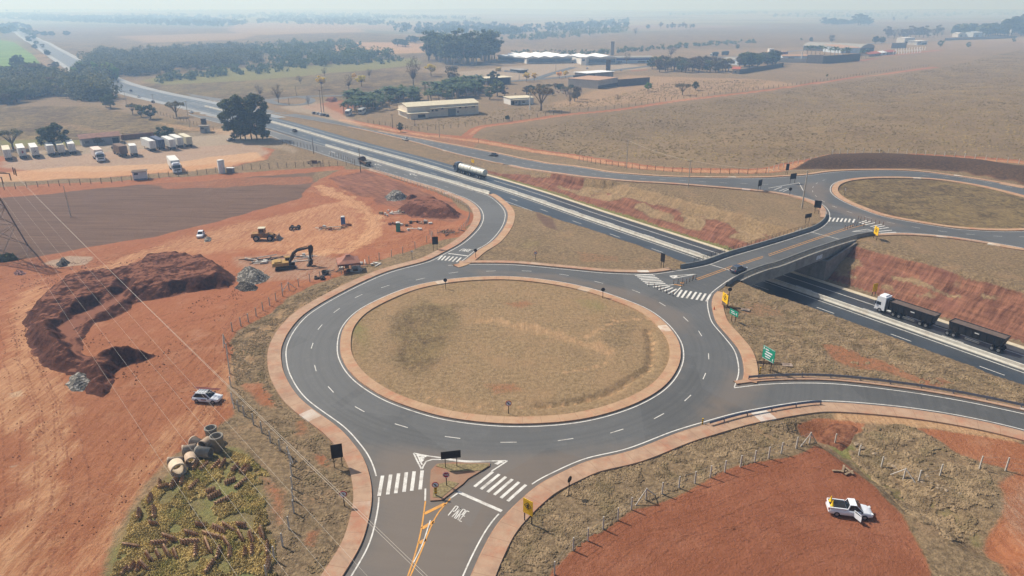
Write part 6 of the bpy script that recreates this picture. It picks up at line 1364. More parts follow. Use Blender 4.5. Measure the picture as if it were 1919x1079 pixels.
# wooden gate at the lorry park corner, small hut, tank
p, yw = place((584,312), (605,311.8)); t = thing("farm_gate", "dark wooden gate with a sign panel in the lorry park fence", "gate", p, yw); d = MB()
for s in (-2.4, 0, 2.4): d.box((s, 0, 1.2), (.16, .16, 2.6))
for z in (.5, 1.2): d.box((0, 0, z), (4.8, .08, .12))
d.cyl((-2.4, 0, .4), (0, 0, 1.2), .06, n=4); d.cyl((2.4, 0, .4), (0, 0, 1.2), .06, n=4); d.build("gate_frame", FD, t); d = MB(); d.box((-.9, -.1, 2.0), (2.2, .08, 1.0)); d.build("sign_panel", M("panel_brown", (84, 50, 42), .8), t)
t = thing("water_tank", "upright white cylindrical tank by the lorry park fence", "tank", gp_(416.5,324)); d = MB(); d.lathe([(1.25, 0), (1.25, 4.9), (1.1, 5.05), (0, 5.15)], 18); d.build("tank_shell", BOX['w'], t); d = MB(); d.lathe([(1.27, 4.75), (1.3, 4.85), (1.27, 4.95)], 18, cap=False); d.build("rim", GALV, t)
t = thing("equipment_cabinet", "low grey cabinet right of the white tank", "cabinet", gp_(432.5,323.5)); d = MB(); d.box((0, 0, .9), (2.6, 1.4, 1.8)); d.build("cabinet_body", COND, t); d = MB(); d.box((0, 0, 1.9), (2.9, 1.7, .18)); d.build("lid", BOX['w'], t)

# ------------------------------------------------------------------ buildings
def bld(name, label, cat, L_, R_, depth, h, wall, roof='flat', rmat=None, feats=(), over=.4, rise=1.2, base=None, bpx=None):
    """box building: two front base corners read in the photograph; local x along the front, y away from it"""
    a, b = gp_(*L_), gp_(*R_); yw = yaw(a, b); wd = (b - a).to_2d().length
    if bpx is not None: k = gp_(*bpx); n = Vector((-math.sin(yw), math.cos(yw))); depth = abs((k - a).to_2d().dot(n))
    z0 = min(a.z, b.z); t = thing(name, label, cat, Vector((a.x, a.y, z0)), yw); rmat = rmat or wall
    d = MB(); d.box((wd / 2, depth / 2, h / 2 - .3), (wd, depth, h + .6))
    if roof in ('gable', 'gabley'):
        if roof == 'gable': d.add([(0, 0, h), (0, depth, h), (0, depth / 2, h + rise), (wd, 0, h), (wd, depth, h), (wd, depth / 2, h + rise)], [(0, 1, 2), (3, 5, 4)])
        else: d.add([(0, 0, h), (wd, 0, h), (wd / 2, 0, h + rise), (0, depth, h), (wd, depth, h), (wd / 2, depth, h + rise)], [(0, 1, 2), (3, 5, 4)])
    w_ = d.build("wall", wall, t); d = MB(); e = over
    def plate(V): d.add(V + [(x, y, z + .15) for x, y, z in V], [(3, 2, 1, 0), (4, 5, 6, 7)] + [(i, (i + 1) % 4, 4 + (i + 1) % 4, 4 + i) for i in range(4)])
    if roof == 'flat': plate([(-e, -e, h), (wd + e, -e, h), (wd + e, depth + e, h), (-e, depth + e, h)])
    elif roof == 'shed': plate([(-e, -e, h + .02), (wd + e, -e, h + .02), (wd + e, depth + e, h + rise), (-e, depth + e, h + rise)])
    elif roof == 'gable': s_ = rise * e / depth * 2; plate([(-e, -e, h + .01 - s_), (wd + e, -e, h + .01 - s_), (wd + e, depth / 2, h + rise + .01), (-e, depth / 2, h + rise + .01)]); plate([(-e, depth / 2, h + rise + .012), (wd + e, depth / 2, h + rise + .012), (wd + e, depth + e, h + .01 - s_), (-e, depth + e, h + .01 - s_)])
    elif roof == 'gabley': plate([(-e, -e, h + .01), (wd / 2, -e, h + rise), (wd / 2, depth + e, h + rise), (-e, depth + e, h + .01)]); plate([(wd / 2, -e, h + rise + .002), (wd + e, -e, h + .01), (wd + e, depth + e, h + .01), (wd / 2, depth + e, h + rise + .002)])
    elif roof == 'arch':
        n = 10; V = [(wd / 2 - (wd / 2 + e) * math.cos(math.pi * i / n), y, h + rise * math.sin(math.pi * i / n)) for y in (-e, depth + e) for i in range(n + 1)]
        d.add(V, [(i, i + 1, n + 2 + i, n + 1 + i) for i in range(n)] + [tuple(range(n + 1))] + [tuple(range(2 * n + 1, n, -1))])
    if roof == 'none': d.box((wd / 2, depth / 2, h + .08), (wd + .1, depth + .1, .16))
    d.build("roof" if roof != 'none' else "coping", rmat, t)
    for f in feats:
        k, u0, u1, v0, v1 = f[:5]; side = f[5] if len(f) > 5 else 'f'; mt = f[6] if len(f) > 6 else {'window': GLS, 'door': M("door_grey", (120, 124, 126), .7), 'stripe': M("stripe_blue", (58, 70, 140), .6), 'canopy': rmat, 'opening': M("opening_dark", (40, 38, 38), .9)}.get(k, GLS); d = MB()
        if k == 'canopy': d.box(((u0 + u1) / 2 * wd, -1.2, (v0 + v1) / 2), ((u1 - u0) * wd, 2.6, .18))
        elif side == 'f': d.box(((u0 + u1) / 2 * wd, -.03, (v0 + v1) / 2), ((u1 - u0) * wd, .12, v1 - v0))
        else: d.box((-.03 if side == 'l' else wd + .03, (u0 + u1) / 2 * depth, (v0 + v1) / 2), (.12, (u1 - u0) * depth, v1 - v0))
        d.build(k, mt, t)
    return t, wd, depth
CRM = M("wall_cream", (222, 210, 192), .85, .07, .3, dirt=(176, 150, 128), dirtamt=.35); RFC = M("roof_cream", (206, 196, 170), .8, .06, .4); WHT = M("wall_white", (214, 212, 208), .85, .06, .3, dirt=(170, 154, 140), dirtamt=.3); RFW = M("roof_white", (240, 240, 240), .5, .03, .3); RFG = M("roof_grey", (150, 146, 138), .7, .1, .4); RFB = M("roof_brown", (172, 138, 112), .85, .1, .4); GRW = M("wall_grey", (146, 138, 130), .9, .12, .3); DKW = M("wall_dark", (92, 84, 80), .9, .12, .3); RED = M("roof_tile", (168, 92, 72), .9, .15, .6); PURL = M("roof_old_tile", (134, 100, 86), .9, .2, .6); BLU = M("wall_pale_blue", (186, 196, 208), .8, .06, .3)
b_, wd, dp = bld("warehouse", "long cream warehouse with low gabled roof and side canopies", "warehouse", (764,222.5), (897,213), 20, 6.6, CRM, 'gable', RFC, [('canopy', .30, .98, 5.1, 5.3), ('door', .56, .67, 0, 4.2), ('window', .33, .36, 3.2, 4.2), ('window', .38, .42, 3.2, 4.2), ('window', .26, .30, 2.6, 3.5), ('window', .46, .50, 4.0, 4.8), ('window', .71, .75, 4.0, 4.8), ('window', .80, .84, 4.0, 4.8), ('window', .90, .95, 4.0, 4.8), ('window', .69, .71, 1.5, 2.6), ('window', .15, .18, 2.6, 3.5)], .5, 1.4, bpx=(737.6,216))
d = MB(); d.box((wd * .13, -2.0, 1.6), (wd * .24, 4.0, 3.2)); d.build("annexe", CRM, b_); d = MB(); d.box((wd * .12, -2.2, 3.35), (wd * .28, 5.2, .2)); d.build("annexe_roof", RFC, b_)
d = MB(); d.box((-.6, dp * .5, 3.6), (1.6, dp * .92, .2)); d.build("side_canopy", RFC, b_); d = MB(); d.box((wd * .16, -4.03, 1.6), (wd * .1, .12, 1.8)); d.build("opening", M("opening_dark", (40, 38, 38), .9), b_)
# factory
def zig(label, Lp, Rp, depth, h, n, mat=WHT):
    a, b = gp_(*Lp), gp_(*Rp); yw = yaw(a, b); wd = (b - a).to_2d().length; t = thing("factory_hall", label, "factory", a, yw); d = MB(); d.box((wd / 2, depth / 2, h / 2 - .5), (wd * .97, depth * .97, h + 1)); d.build("wall", mat, t); d = MB()
    for k in range(n):
        x0, x1 = wd * k / n - .5, wd * (k + 1) / n + .5; xm = (x0 + x1) / 2
        V = [(x0, -2, h + .1), (xm, -2, h + 2.0), (x1, -2, h + .1), (x0, depth + 2, h + .1), (xm, depth + 2, h + 2.0), (x1, depth + 2, h + .1)]; V = [(x, y, z + .003 * k) for x, y, z in V]
        d.add(V, [(0, 1, 4, 3), (1, 2, 5, 4), (0, 2, 1), (3, 4, 5), (0, 3, 5, 2)])
    d.build("roof", RFW, t); d = MB(); d.box((wd / 2, -.05, h * .5), (wd * .9, .2, h * .5)); d.build("glazing", M("glazing_grey", (96, 112, 132), .3, .2, .4), t); return t, wd
zig("left white roofed factory hall beside the tall eucalyptus grove", (931,113.5), (986,118.5), 70, 5.5, 3); zig("middle white roofed factory hall with zigzag roof", (986,119.5), (1074,117.5), 75, 6.5, 4); zig("right white roofed factory hall nearest the brown tower", (1090,121), (1156,120), 45, 7.5, 2)
bld("factory_wing", "long low factory wing with blue stripe behind the bare tree", "factory", (1150,119), (1224,118), 22, 6.5, BLU, 'gable', RFG, [('stripe', .02, .98, 3.6, 5.4), ('window', .1, .2, 1.0, 2.4), ('window', .6, .8, 1.0, 2.4)], .4, 1.0)
bld("gatehouse", "small white factory gatehouse before the halls", "gatehouse", (1089,122), (1098,122.5), 6, 8.5, WHT, 'flat', WHT, [('window', .2, .7, 4.5, 6.5)])
bld("water_tower", "square concrete tower rising behind the factory roofs", "tower", (1143.6,103.5), (1150.6,103.5), 7, 17.5, GRW, 'flat', CON, [('stripe', .3, .5, 3, 15, 'f', CON)], .1); bld("billboard_tower", "brown square tower before the right factory hall", "tower", (1135,137), (1143,137.2), 3, 12.5, M("tower_brown", (84, 66, 62), .8, .2, .6), 'flat', DKW, [('opening', .1, .9, 1, 3)], .1)
bld("car_shelter", "long grey roofed car shelter in the factory car park", "shelter", (956,134.5), (976,137), 8, 2.8, M("shelter_dark", (70, 72, 76), .8), 'flat', RFG, [('opening', .03, .97, .2, 2.4)], 1.2)
bld("storage_shed", "brown flat roofed shed with grey walls in the pasture", "shed", (1120.5,166.5), (1157,160), 26, 6.4, M("wall_pale_grey", (178, 170, 160), .85, .08, .3), 'flat', RFB, [('opening', .0, 1.0, 0, 2.4, 'f', DKW)], .3, bpx=(1092,158)); bld("white_roof_shed", "open shed with bright white roof behind the brown shed", "shed", (1100,152), (1149,148), 16, 6.5, GRW, 'flat', RFW, [('opening', .0, .3, .3, 5.5)], 1.0)
bld("boundary_wall", "dark boundary wall running right from the brown shed", "wall", (1157.5,162), (1217,157), .5, 5.2, DKW, 'none', DKW, [], 0); bld("boundary_wall", "broken dark wall left of the white roofed shed", "wall", (1075,154), (1098,151), .6, 5.5, DKW, 'none', DKW, [('opening', .3, .6, 1, 4)], 0)
bld("roadside_canopy", "flat cream canopy between dark green trees", "canopy", (913,160), (957,157), 12, 5.6, M("canopy_shadow", (104, 92, 84), .9), 'flat', RFC, [('opening', .05, .95, .2, 4.9)], 1.5)  # solid body below the roof, coloured as the canopy's shadow
bld("white_house", "small white flat roofed house beside the white pole", "house", (957,197), (1000,194.6), 14, 4.2, WHT, 'flat', RFC, [('canopy', .05, .75, 3.5, 3.6), ('door', .33, .42, 0, 2.6), ('window', .2, .28, 1.0, 2.4), ('window', .5, .62, 1.0, 2.2), ('opening', .02, .16, .2, 2.6)], .5, bpx=(939,193))
bld("guard_hut", "small two tier guard hut in the lorry park entrance", "hut", (376,249), (391,248.5), 3.2, 3.4, M("wall_hut", (170, 168, 166), .8), 'flat', COND, [('window', .1, .5, 1.8, 2.8), ('door', .6, .85, 0, 2.2)], .7); bld("roof_tank", "dark water box on top of the guard hut", "tank", (379.5,246), (388,245.8), 1.8, 6.2, DKW, 'flat', DKW, [('window', .1, .9, 4.5, 5.0)], .1)
bld("lorry_park_office", "long low office with old brown tile roof behind the lorry park", "building", (155,274.5), (226,268), 9, 3.6, M("wall_office", (150, 150, 152), .85, .08, .4), 'gable', PURL, [('window', .08, .2, 1.2, 2.4), ('window', .3, .42, 1.2, 2.4), ('window', .5, .6, 1.2, 2.4), ('opening', .8, .97, .2, 2.7)], .8, 1.2); bld("boundary_wall", "low brown wall behind the round tree and right trailers", "wall", (228,262.5), (290,256), .4, 2.2, PURL, 'none', PURL, [], 0)
bld("small_hut", "small whitewashed hut with dark slab roof on the fence line", "hut", (250.5,338), (276,336), 3.2, 3.0, M("wall_whitewash", (206, 206, 208), .85, .06, .5), 'flat', M("slab_dark", (104, 90, 80), .9), [('opening', .1, .4, 2.0, 2.6), ('stripe', .02, .98, .0, .5, 'f', M("base_blue_grey", (116, 124, 138), .8))], .35)
# right-hand settlement
bld("cottage", "small cottage with red tile roof beside the tree belt", "house", (1372,138), (1385,138.5), 14, 4.5, M("wall_tan", (176, 164, 150), .85), 'gable', RED, [('window', .3, .6, 1.2, 2.6)], .8, 1.6); bld("boundary_wall", "dark long wall right of the cottage with red tile roof", "wall", (1386,138.8), (1468,125), .6, 4.2, DKW, 'none', DKW, [], 0)
bld("grey_shed", "grey metal roofed shed among the tree belt", "shed", (1384,122), (1406,121), 26, 5.5, BLU, 'gabley', RFG, [('door', .35, .65, 0, 4)], .6, 1.6); bld("boundary_wall", "pale low wall left of the grey block", "wall", (1456,116.5), (1511,117.5), .5, 4.5, M("wall_pale", (188, 182, 172), .85), 'none', M("wall_pale", (188, 182, 172)), [], 0)
bld("block_wall", "light grey block wall, left face of the big walled yard", "wall", (1511,118.2), (1541,119.2), .6, 9, GRW, 'none', GRW, [], 0); bld("block_wall", "dark shaded long block wall of the big walled yard", "wall", (1541.5,119.2), (1611,113.5), .6, 8.2, DKW, 'none', DKW, [], 0)  # the long face has its shade put into a darker wall colour
bld("long_house", "long low house with grey roof and blue side behind the pale wall", "house", (1466,112), (1520,111.5), 14, 4.4, BLU, 'gable', RFB, [('window', .2, .4, 1.2, 2.6)], .6, 1.4); bld("red_brick_house", "low red brick building at the far left of the settlement", "house", (1447,106), (1476,104), 16, 5.0, M("brick_red", (138, 74, 68), .9, .1, .4), 'flat', RFB, [('window', .2, .4, 1.5, 3)], .6); bld("white_block", "small white upper block behind the red brick building", "building", (1441,101.5), (1450,101.5), 8, 7, WHT, 'flat', WHT, [('window', .2, .7, 3.5, 5)], .2)
bld("hangar", "grey arched hangar with a dark end behind the palms", "hangar", (1612,99), (1637,97.5), 90, 6.5, DKW, 'arch', RFG, [('opening', .25, .75, 0, 5)], .6, 5); bld("hangar_annexe", "blue-grey flank shed of the arched hangar", "shed", (1575,99.5), (1611,99.3), 40, 7, BLU, 'shed', RFB, [('door', .3, .5, 0, 4)], .5, 3)
bld("tiled_house", "orange tiled house at the right of the walled yard", "house", (1628,106), (1650,104), 14, 3.4, M("wall_tan", (176, 164, 150)), 'gable', RED, [('window', .3, .6, 1, 2.4)], .8, 2.0); bld("tiled_house", "small red tiled house next to the white post rows", "house", (1664,102.5), (1678,101), 12, 3.6, M("wall_tan", (176, 164, 150)), 'gable', RED, [('window', .3, .6, 1, 2.4)], .8, 1.8); bld("pale_roof_house", "white roofed little house between the two red tiled roofs", "house", (1650,103.5), (1664,102.2), 12, 3.4, WHT, 'gable', RFW, [('window', .3, .6, 1, 2.4)], .6, 1.6)
bld("boundary_wall", "tan wall behind the white post rows", "wall", (1670,90.5), (1698,89.5), .6, 8, GRW, 'none', GRW, [], 0); bld("white_warehouse", "white boxy building on the rise behind the post rows", "building", (1694.5,80.5), (1713.5,80), 16, 9.5, WHT, 'flat', RFW, [('opening', .1, .9, .3, 2.5)], .3); bld("flat_house", "white flat roofed house with veranda on the rise", "house", (1718,84), (1737,83), 16, 6.5, WHT, 'flat', WHT, [('opening', .5, .95, .3, 3), ('window', .1, .35, 3.8, 5.2)], .8); bld("boundary_wall", "long grey wall along the road on the far right", "wall", (1770,76), (1905,71), .6, 5, M("wall_far", (150, 142, 134), .9), 'none', GRW, [], 0)
bld("white_shed", "left white shed before the dark trees on the far right", "shed", (1795,69.5), (1808,69), 14, 8, WHT, 'gabley', WHT, [('door', .3, .6, 0, 5)], .4, 1.5); bld("white_shed", "pale blue shed before the dark trees on the far right", "shed", (1823,69.5), (1840,69), 20, 10, BLU, 'gable', BLU, [('door', .3, .6, 0, 5)], .4, 1.5)
for lab, b, h, r in (("tall white silo beside the dark trees on the far right", (1874.5,60), 30, 3.6), ("short white tank on a stem on the far right", (1891.5,70), 17, 2.0), ("small white round tank beside the pale blue shed", (1843,69), 8, 2.2)):
    t = thing("silo", lab, "silo", gp_(*b)); d = MB(); d.lathe([(r, 0), (r, h * .94), (r * .6, h), (0, h * 1.01)] if r != 2.0 else [(.8, 0), (.8, h * .5), (r, h * .6), (r, h * .97), (0, h)], 16); d.build("silo_shell", WHT, t); d = MB(); d.lathe([(r * 1.02, h * .90), (r * 1.05, h * .92), (r * 1.02, h * .94)], 16, cap=False); d.build("band", RFG, t)
t = thing("post_rows", "rows of white concrete posts of an unbuilt shed on the pasture edge", "post frame", gp_(1700,100)); d = MB(); o = t.location
for j, yy in enumerate((102, 97.5)):
    for i in range(11 if j == 0 else 12):
        q = gp_(1674 + 5.0 * i + 4 * j, yy - .35 * i) - o; d = MB(); d.box((q.x, q.y, q.z + 2.4), (.55, .55, 5.4)); d.build("post", RFW, t)
p, yw = place((1145,133), (1150,133)); 
# ------------------------------------------------------------------ trees
def leafmat(name, a, b, tr=.25):
    t = NT(name); P = t.pos('Object'); oi = t.n('ObjectInfo'); n1 = t.noise(P, .55, 4, .65)
    g = t.n('NewGeometry')
    k = t.mix(t.ramp(t.math('ADD', t.math('MULTIPLY', n1, .8), t.math('MULTIPLY', g.outputs['Random Per Island'], .35)), .3, .85), srgb(*a), srgb(*b))
    hs = t.n('HueSaturation'); t.l(k, hs.inputs['Color']); t.l(t.math('ADD', t.math('MULTIPLY', oi.outputs['Random'], .36), .80), hs.inputs['Value'])
    hs2 = t.math('ADD', t.math('MULTIPLY', oi.outputs['Random'], -.05), .525); t.l(hs2, hs.inputs['Hue']); t.col(hs.outputs[0]); t.rough(.75); t.b.inputs['Specular IOR Level'].default_value = .15
    tb = t.n('BsdfTranslucent'); t.l(hs.outputs[0], tb.inputs[0]); mx = t.n('MixShader'); mx.inputs[0].default_value = tr
    t.l(t.b.outputs[0], mx.inputs[1]); t.l(tb.outputs[0], mx.inputs[2]); t.l(mx.outputs[0], t.t.nodes['Material Output'].inputs['Surface']); return t.m
BRK = M("bark", (104, 88, 74), .95, .2, 2); BRKP = M("bark_pale", (150, 136, 120), .95, .15, 2)
LM = {'dark': leafmat("leaf_dark", (52, 64, 42), (98, 108, 70)), 'mid': leafmat("leaf_mid", (74, 88, 52), (124, 132, 84)), 'euc': leafmat("leaf_eucalyptus", (72, 88, 68), (124, 134, 102)), 'ipe': leafmat("leaf_yellow", (214, 178, 54), (244, 214, 96), .45), 'dry': leafmat("leaf_dry", (104, 96, 66), (138, 126, 92)), 'light': leafmat("leaf_bright", (92, 126, 58), (140, 168, 92)), 'brown': leafmat("leaf_brown", (92, 82, 66), (126, 112, 90)), 'palm': leafmat("leaf_palm", (58, 78, 50), (108, 124, 82)), 'weed': leafmat("weed", (96, 98, 44), (160, 146, 76), .3), 'tuft': leafmat("tuft", (104, 92, 64), (158, 140, 104), .3)}
def leaves(r, clumps, per, size, spread, flat=.8):
    """leaf faces gathered in clumps; clumps = [(centre, radius)]"""
    n = len(clumps) * per; c = np.repeat(np.array([q[0] for q in clumps]), per, 0); rad = np.repeat(np.array([q[1] for q in clumps]), per)
    d = r.normal(size=(n, 3)); d /= np.linalg.norm(d, axis=1)[:, None] + 1e-9; q = r.uniform(.35, 1, n) ** .6
    p = c + d * (rad * q)[:, None] * np.array([1, 1, flat])
    nrm = d * .7 + r.normal(size=(n, 3)) * .6 + np.array([0, 0, .35]); nrm /= np.linalg.norm(nrm, axis=1)[:, None]
    u = np.cross(nrm, r.normal(size=(n, 3))); u /= np.linalg.norm(u, axis=1)[:, None] + 1e-9; v = np.cross(nrm, u)
    s = (size * r.uniform(.6, 1.4, n))[:, None]; u *= s; v *= s * .75
    V = np.stack([p - u - v * .4, p + u * .2 - v, p + u + v * .3, p - u * .1 + v], 1).reshape(-1, 3); return V, np.arange(4 * n).reshape(-1, 4)
def crown_clumps(r, n, R_, Hc, zc, shape):
    out = []
    for k in range(n):
        a = r.uniform(0, 6.283); q = math.sqrt(r.uniform(0.05, 1)); h = r.uniform(-1, 1)
        if shape == 'round': rr = R_ * q * math.sqrt(max(0, 1 - h * h * .85))
        elif shape == 'umbrella': rr = R_ * q; h = (1 - q * q * .8) * .8 + r.uniform(-.35, .2)
        elif shape == 'tall': rr = R_ * q * (1 - .45 * abs(h)); 
        elif shape == 'cone': rr = R_ * q * (.55 - .45 * h)
        out.append(((rr * math.cos(a), rr * math.sin(a), zc + h * Hc), R_ * r.uniform(.22, .36)))
    return out
def limbs(d, r, H_, tr, tips, fork):
    d.cyl((0, 0, -.4), (0, 0, fork), tr, tr * .75, 7)
    for p in tips:
        m = Vector((p[0] * .45, p[1] * .45, fork + (p[2] - fork) * .5)); d.cyl((0, 0, fork * .96), m, tr * .5, tr * .3, 5, cap=False); d.cyl(m, p, tr * .3, tr * .08, 4, cap=False)
PROTO = {}
def proto(kind_, seed):
    """one tree about 10 m high: (trunk mesh, crown mesh)"""
    if (kind_, seed) in PROTO: return PROTO[(kind_, seed)]
    r = np.random.RandomState(seed * 13 + len(kind_)); d = MB(); bark = BRK
    if kind_ in ('dark', 'mid', 'light', 'brown', 'dry', 'big'):
        n = {'dry': 16, 'brown': 20, 'big': 60}.get(kind_, 30); sh = 'umbrella' if kind_ in ('dry',) else 'round'
        cl = crown_clumps(r, n, 4.2, 3.3 if sh == 'round' else 2.0, 6.1 if sh == 'round' else 6.6, sh); V, F_ = leaves(r, cl, {'dry': 45, 'brown': 50, 'big': 110}.get(kind_, 75), .36 if kind_ != 'big' else .26, 1)
        limbs(d, r, 10, .36, [cl[k][0] for k in range(0, min(n, 14))], 2.4); lm = LM['dark' if kind_ == 'big' else kind_]
    elif kind_ == 'twin':
        cl = [((x + 2.3 * math.cos(a) * q, 2.3 * math.sin(a) * q, z), .85) for x in (-2.0, 2.0) for a, q, z in zip(r.uniform(0, 6.3, 70), np.sqrt(r.uniform(.1, 1, 70)), r.uniform(1.0, 9.0, 70))]
        cl = [(c, rr) for c, rr in cl if math.hypot(abs(c[0]) - 2.0, c[1]) < 2.5 * math.sqrt(max(.05, 1 - ((c[2] - 4.6) / 5.4) ** 2))]
        V, F_ = leaves(r, cl, 150, .17, 1)
        for x, y in ((-2.6, 0), (-1.6, .4), (-.4, -.3), (.6, .2), (1.8, -.2), (2.7, .3)): d.cyl((x, y, -.3), (x * .9, y, 5.5), .14, .08, 6)
        lm = LM['dark']
    elif kind_ == 'euc':
        cl = []
        for k in range(22): h = r.uniform(.26, .98); a = r.uniform(0, 6.3); q = 1.9 * (1.05 - abs(h - .68) * 1.3) * r.uniform(.2, 1); cl.append(((q * math.cos(a), q * math.sin(a), h * 10), r.uniform(.55, .95)))
        V, F_ = leaves(r, cl, 60, .22, 1, 1.0); limbs(d, r, 10, .17, [c[0] for c in cl[:10]], 3.4); d.cyl((0, 0, 3), (.1, .1, 9), .13, .04, 5); lm = LM['euc']; bark = BRKP
    elif kind_ == 'ipe':
        cl = crown_clumps(r, 26, 3.6, 2.4, 7.0, 'round'); V, F_ = leaves(r, cl, 60, .34, 1); limbs(d, r, 10, .26, [c[0] for c in cl], 4.2); lm = LM['ipe']
    elif kind_ == 'bare':
        cl = crown_clumps(r, 26, 4.0, 3.2, 6.4, 'round'); V, F_ = leaves(r, cl, 7, .16, 1); limbs(d, r, 10, .26, [c[0] for c in cl], 2.6); lm = LM['brown']
        for c in cl:
            for k in range(5): e = Vector(c[0]) + Vector(r.normal(size=3)) * 1.0; d.cyl(Vector(c[0]) * .85 + Vector((0, 0, .4)), e, .05, .02, 3, cap=False)
    elif kind_ == 'palm':
        d.cyl((0, 0, -.3), (.15, .1, 6.6), .26, .2, 8); Vs = []; Fs = []
        for k in range(26):
            a = k * 2.4 + r.uniform(-.2, .2); el = r.uniform(-.1, 1.2); L_ = r.uniform(2.8, 3.6); pr = Vector((.15, .1, 6.5)); dr = Vector((math.cos(a) * math.cos(el), math.sin(a) * math.cos(el), math.sin(el))); sd = Vector((-math.sin(a), math.cos(a), 0))
            for s in range(5):
                w0 = .5 * math.sin(math.pi * (s + .35) / 5.6); w1 = .5 * math.sin(math.pi * (s + 1.35) / 5.6); nx_ = pr + dr * L_ / 5; up = Vector((0, 0, -.28))
                for q in (-1, 1): o = len(Vs); Vs += [pr, pr + sd * q * w0 + up * w0, nx_ + sd * q * w1 + up * w1, nx_]; Fs.append((o, o + 1, o + 2, o + 3))
                pr = nx_; dr = (dr + Vector((0, 0, -.30))).normalized()
        V = np.array([tuple(v) for v in Vs]); F_ = np.array(Fs); lm = LM['palm']; bark = BRKP
    elif kind_ == 'bush':
        cl = crown_clumps(r, 14, 5.0, 3.2, 4.0, 'round'); V, F_ = leaves(r, cl, 60, .5, 1); limbs(d, r, 8, .25, [c[0] for c in cl[:6]], 1.2); lm = LM['mid']
    elif kind_ == 'bamboo':
        cl = []
        for k in range(34): a = r.uniform(0, 6.3); q = r.uniform(0, 1); h = r.uniform(.15, 1); cl.append((((1.0 + 2.6 * h) * q * math.cos(a), (1.0 + 2.6 * h) * q * math.sin(a), h * 9.2), 1.1))
        V, F_ = leaves(r, cl, 55, .3, 1, 1.2); lm = LM['light']
        for k in range(9): d.cyl((.3 * math.cos(k), .3 * math.sin(k), -.2), (2.2 * math.cos(k * .7), 2.2 * math.sin(k * .7), 8), .07, .03, 4)
    tk_ = d.build("trunk", bark); c_ = npmesh("crown", V, F_, lm); bpy.data.objects.remove(tk_.copy()) if False else None
    me_t, me_c = tk_.data, c_.data; bpy.data.objects.remove(tk_); bpy.data.objects.remove(c_)
    PROTO[(kind_, seed)] = (me_t, me_c); return PROTO[(kind_, seed)]
NT_ = 0
def tree(kind_, label, base, hpx, group=None, wide=1.0, seed=None, cat="tree", name=None):
    """tree standing at a base point; height given in photograph pixels there"""
    global NT_
    NT_ += 1; p = gp_(*base); h = hpx * mpp(p) / max(.3, math.cos(math.atan2(CAM_H, p.y) * .6))
    if seed is None: seed = NT_ % (2 if kind_ in ('bush', 'bare', 'ipe', 'bamboo') else 3)
    s = h / 10.0; nm = name or {'palm': 'palm_tree', 'bush': 'bush', 'euc': 'eucalyptus_tree', 'ipe': 'flowering_tree', 'bare': 'bare_tree', 'bamboo': 'bamboo_clump', 'dry': 'acacia_tree'}.get(kind_, 'tree')
    t = thing(nm, label, cat, p, random.Random(NT_).uniform(0, 6.28) if kind_ != 'twin' else 0, group); t.scale = (s * wide, s * wide, s)
    mt, mc = proto(kind_, seed)
    for n_, me in (("trunk", mt), ("crown", mc)): o = bpy.data.objects.new(n_, me); COL.objects.link(o); o.parent = t
    return t
tree('twin', "large dark evergreen tree pair standing by the highway left of centre", (465,261), 87, wide=1.12)
tree('dry', "wide grey-green tree at the left edge behind the trailers", (25,279), 40, wide=1.25); tree('dark', "large round green tree behind the left trailer row", (106,283), 50, wide=1.15); tree('dark', "low round dark green tree behind the right trailer row", (310,264), 27, wide=1.5); tree('brown', "small brownish tree before the lorry park office", (183,272), 16, wide=1.2)
tree('dry', "leftmost of the three small trees in the field by the highway", (249,214), 22, wide=1.1); tree('mid', "middle of the three small trees in the field by the highway", (265,219), 22); tree('dark', "rightmost of the three small trees in the field by the highway", (283,223), 26, wide=1.1); tree('dry', "lone feathery tree at the highway shoulder right of the three", (331,219), 32, wide=1.2)
tree('mid', "green tree at the near edge of the roadside woodland", (208,203), 26); tree('mid', "smaller green tree beside the one at the woodland edge", (199,201), 20)
for i, (x, y, h) in enumerate(((180,143,28), (150,140,24), (205,147,30), (218,150,24), (140,147,22))): tree('bamboo', "bright feathery clump at the highway bend", (x, y), h, "bright clumps at the highway bend")
# grove of eucalyptus
rg = random.Random(4)
for i in range(34): x = 797 + rg.uniform(0, 130); y = 121 - abs(x - 862) * .09 + rg.uniform(-6, 2); tree('euc', "tall eucalyptus tree in the dense grove left of the factory", (x, y), rg.uniform(44, 58) * (1 - .1 * (x < 810)), "eucalyptus trees in the grove", wide=1.65)
# palms
for i in range(105):
    x = rg.uniform(650, 905); y = 212 - (x - 650) * .125 - rg.uniform(0, 19); tree('palm', "dark green palm in the dense grove behind the cream warehouse", (x, y), rg.uniform(21, 31), "palms in the grove by the warehouse", wide=1.65)
for x, y in ((645,214), (652,213), (668,212), (682,210), (700,208), (716,205), (730,203), (664,205), (690,203)): tree('palm', "dark green palm at the left of the grove by the buses", (x, y), rg.uniform(24, 30), "palms beside the buses", wide=1.3)
for x, y in L(1512,104, 1520,103, 1528,102.5, 1536,102, 1545,103.5, 1555,105, 1563,106, 1570,105.5, 1578,105, 1584,105.5, 1590,106, 1614,110, 1622,109): tree('palm', "palm behind the dark wall of the big walled yard", (x, y), rg.uniform(16, 22), "palms at the walled yard", wide=1.3)
for i in range(34): x = rg.uniform(652, 905); tree('mid', "dark leafy shrub under the palm grove", (x, 210 - (x - 650) * .125 - rg.uniform(0, 18)), rg.uniform(9, 15), "shrubs under the palm grove", 1.7, cat="shrub", name="bush")
for i in range(12): x = 985 + i * 8 + rg.uniform(-3, 3); tree(rg.choice(('brown', 'dry', 'dark')), "low brownish tree of the wreckers yard", (x, 172 + rg.uniform(-6, 6)), rg.uniform(9, 16), "trees of the wreckers yard", 1.6)
